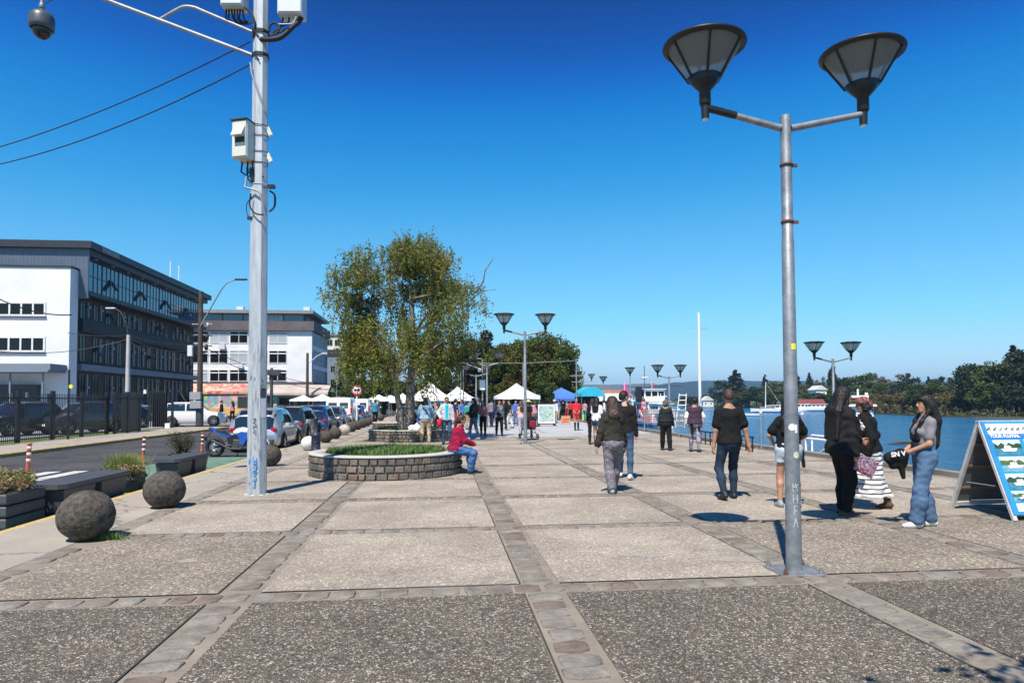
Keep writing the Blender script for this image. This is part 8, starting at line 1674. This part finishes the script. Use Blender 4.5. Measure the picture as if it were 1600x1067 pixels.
fy = boat('sailing boat with a bare pale mast moored off the far shore', GX(1199, 190, -2.1), R(60), 9, 2.6, 1.0, [(-2, 1.5, 1.6, 1.0, 1.5)], 'sailing boat', 'sailing_boat', BLUEP); mb = MB(); mb.tube([(0, .5, 1.0), (0, .3, 8.6)], [.14, .09], 6); mb.tube([(0, .5, 2.0), (0, -3.5, 2.2)], .07, 6); mb.tube([(0, .3, 8.4), (0, -4.2, 1.2)], .03, 4); mb.build('mast', [WHITE], fy)
boat('white motor yacht moored right of the sailing boat', GX(1222, 200, -2.1), R(75), 8, 2.4, 1.0, [(-2, 2, 1.7, 1.0, 2.0)], 'motor yacht', 'motor_yacht', None); 
boat('white yacht moored just right of the near lamp pole', GX(1249, 205, -2.1), R(78), 9, 2.6, 1.2, [(-2.5, 2, 1.8, 1.2, 2.3)], 'motor yacht', 'motor_yacht'); boat('long white yacht moored in front of the red roofed boathouse', GX(1277, 203, -2.1), R(82), 11, 2.6, 1.3, [(-3, 3, 1.8, 1.3, 2.2)], 'motor yacht', 'motor_yacht')
boat('tiny white speedboat on the water behind the man in black', GX(1171, 150, -2.1), R(80), 5, 1.8, .6, None, 'speedboat', 'speedboat')
t = thing('floating_log', 'dark log drifting with a white ripple behind the headscarf woman', 'log', GX(1412, 55, -1.98)); mb = MB(); mb.tube([(-1.3, 0, 0), (-.4, .1, .10), (.5, 0, .12), (1.3, .1, .02)], [.06, .11, .12, .05], 7); mb.build('trunk', [WOODP], t)
# ------------------------------------------------------------------ sandwich board
SBF = G(1583, 814, .008); t = thing('sandwich_board', 'large A shaped tour poster board at the right edge, blue poster on its right leaf', 'sandwich board', SBF, R(7))
Wd = 1.25; Hh = 1.29; dp = .55     # local: x along ridge, y from front foot to back foot
ang = math.atan2(dp, Hh); sl_ = math.hypot(dp, Hh)
FR = Matrix.Translation((0, 0, 0)) @ Matrix.Rotation(-ang, 4, 'X'); BK = Matrix.Translation((0, 2*dp, 0)) @ Matrix.Rotation(ang, 4, 'X')
WPL = MT('worn_white_frame', (.50, .49, .49), .6, 0, .2, 6); PGR = MT('grey_board_back', (.11, .11, .115), .75, 0, .2, 2)
for nm, X_, sgn in (('front_leaf', FR, -1), ('back_leaf', BK, 1)):
    for (x0, x1, z0, z1) in ((0, .06, 0, sl_), (Wd-.06, Wd, 0, sl_), (.061, Wd-.061, .07, .12), (.061, Wd-.061, sl_-.05, sl_)):
        mb = MB(); mb.box(((x0+x1)/2, 0, (z0+z1)/2), (x1-x0, .045, z1-z0), bev=.005, xf=X_); mb.build('frame_bar', [WPL], t)
    mb = MB(); mb.box((Wd/2, 0, sl_/2+.04), (Wd-.13, .014, sl_-.2), xf=X_); mb.build('panel', [PGR], t)
    for k in range(3): mb = MB(); mb.box((Wd/2, -sgn*.014, sl_*(.25+.25*k)), (Wd-.13, .012, .035), xf=X_); mb.build('cross_slat', [WOOD], t)
PB = MT('poster_blue', (.03, .26, .58), .45, 0, .25, 1.5); mb = MB(); mb.box((Wd/2, -.03, sl_/2+.03), (Wd-.03, .01, sl_-.09), xf=FR); po = mb.build('poster', [PB], t)
def tile(x0, x1, z0, z1, m_, nm='poster_picture', off=-.038): mb = MB(); mb.box(((x0+x1)/2, off, (z0+z1)/2), (x1-x0, .004, z1-z0), xf=FR); return mb.build(nm, [m_], po)
tile(.07, 1.2, sl_-.20, sl_-.05, MT('poster_white', (.72, .75, .78), .5, 0, .1, 5), 'poster_header'); tile(.05, 1.2, sl_-.265, sl_-.205, MT('poster_band', (.05, .16, .50), .5), 'poster_band')
RP = FR.to_3x3()
def ptext(s, size, x, z, m_, off=-.044, bold=.002):
    o = text(s, size, m_, po, tuple(FR @ Vector((x, off, z))), (0, 0, 0), 'poster_lettering', .001, 'LEFT', bold); o.rotation_euler = (RP @ Matrix.Rotation(math.pi/2, 3, 'X')).to_euler()
ptext('TOUR FLUVIAL', .068, .075, sl_-.235, WHITE); mb = MB()
for i in range(12): x = .10+.09*i; mb.tube([tuple(FR @ Vector((x+.035*math.sin(j*2.3+i*1.7), -.043, sl_-.13+.026*math.sin(j*1.9+i*2.1)))) for j in range(6)], .004, 4)
for i in range(8): x = .22+.09*i; mb.tube([tuple(FR @ Vector((x+.03*math.sin(j*2.1+i), -.046, .278+.016*math.sin(j*2.3+i*1.3)))) for j in range(6)], .003, 4)
mb.build('script_lettering', [MT('script_ink', (.05, .06, .10), .6)], po)
def sky_pic(nm, a, b_, c_, d_):
    return a
def pic(x0, x1, z0, z1, hills_c, boatc, wat=(.12, .35, .45)):
    h = z1-z0; tile(x0, x1, z0, z0+h*.45, MT('pic_water_%d' % int(wat[1]*100), wat, .5, 0, .3, 20)); tile(x0, x1, z0+h*.45, z1, MT('pic_sky', (.50, .66, .78), .5, 0, .1, 8))
    q = MB(); n = 7; top = [(x0+(x1-x0)*i/n, z0+h*(.6+.22*abs(math.sin(i*1.7+x0*30+z0*9)))) for i in range(n+1)]; q.prism([(x0, z0+h*.45)]+[(x1, z0+h*.45)]+top[::-1], -.0425, -.0405, 'y', xf=FR); q.build('pictured_trees', [MT('pic_tree_%d' % int(hills_c[1]*100), hills_c, .6, 0, .5, 40)], po)
    q = MB(); bx = x0+(x1-x0)*.2; bw = (x1-x0)*.62; q.prism([(bx, z0+h*.42), (bx+bw*.1, z0+h*.25), (bx+bw*.85, z0+h*.25), (bx+bw, z0+h*.45)], -.0455, -.0435, 'y', xf=FR); q.prism([(bx+bw*.2, z0+h*.44), (bx+bw*.65, z0+h*.44), (bx+bw*.6, z0+h*.62), (bx+bw*.25, z0+h*.62)], -.0455, -.0435, 'y', xf=FR); q.build('pictured_boat', [boatc], po)
DG = (.02, .06, .02); LG_ = (.07, .12, .03)
for j, (z1_, hh) in enumerate(((sl_-.29, .22), (sl_-.53, .22), (sl_-.77, .22), (sl_-1.01, .15))): pic(.09, .50, z1_-hh, z1_, (DG, LG_, DG, LG_)[j], WHITE, (.12, .35, .45) if j % 2 else (.05, .2, .28)); pic(.57, 1.12, z1_-hh+.02, z1_+.01, (LG_, DG, LG_, DG)[j], (MT('pic_red', (.5, .12, .08), .5), WHITE, WHITE, WHITE)[j], (.10, .3, .40))
tile(.10, 1.15, .115, .225, MT('poster_white', (.72, .75, .78), .5)); q = MB(); q.prism([(.13+.5*math.cos(a)+.5, .275+.045*math.sin(a)) for a in np.linspace(0, 6.28, 25)[:-1]], -.0425, -.0405, 'y', xf=FR); q.build('poster_badge', [MT('poster_band', (.05, .16, .50), .5)], po)
mb = MB(); mb.box((Wd/2, dp, Hh-.01), (Wd, .06, .05)); mb.build('top_hinge', [WPL], t); mb = MB(); mb.tube([(.03, .30, .42), (.03, 2*dp-.30, .42)], .008, 5); mb.build('stay_cord', [GALV2], t)
# offscreen tree whose twigs shade the lower right corner
rng = np.random.default_rng(31); c0 = G(1600, 1050); sdn = -sd.normalized()
t = thing('street_tree', 'tree beside the camera whose leafy branch shades the lower right corner', 'tree', (5.2, -2.2, 0)); tip = c0+sdn*(4.6/sdn.z)
mb = MB(); b0 = Vector((0, 0, 0)); tl = tip-Vector((5.2, -2.2, 0)); mb.tube([b0, (0, 0, 2.6), (-.1, .1, 4.2)], [.16, .12, .06], 8); mb.tube([(0, 0, 2.8), tuple(tl*.5+Vector((0, 0, 1.4))), tuple(tl)], [.07, .04, .015], 6); mb.build('trunk', [BARK], t)
C = np.concatenate([np.array(tl)+rng.normal(size=(170, 3))*np.array([.34, .20, .2])+np.array([.25, -.1, 0]), np.array([0, -.6, 4.6])+rng.normal(size=(1500, 3))*.7]); V, F = leaf_quads(C, .10, rng); link('crown', mesh_np('crown', V, F, LF_OAK), t)
# ------------------------------------------------------------------ air
mb = MB(); mb.box((0, 2000, 62), (9000, 4600, 132)); HZ = mb.build('haze', [], kind='stuff')
hm = bpy.data.materials.new('haze_air'); hm.use_nodes = True; hn = hm.node_tree; hn.nodes.clear()
pv = hn.nodes.new('ShaderNodeVolumePrincipled'); pv.inputs['Color'].default_value = (.42, .70, 1.0, 1); pv.inputs['Density'].default_value = 2.2e-4; pv.inputs['Anisotropy'].default_value = .2
ho = hn.nodes.new('ShaderNodeOutputMaterial'); hn.links.new(pv.outputs[0], ho.inputs['Volume']); HZ.data.materials.append(hm)
SC.cycles.volume_bounces = 0
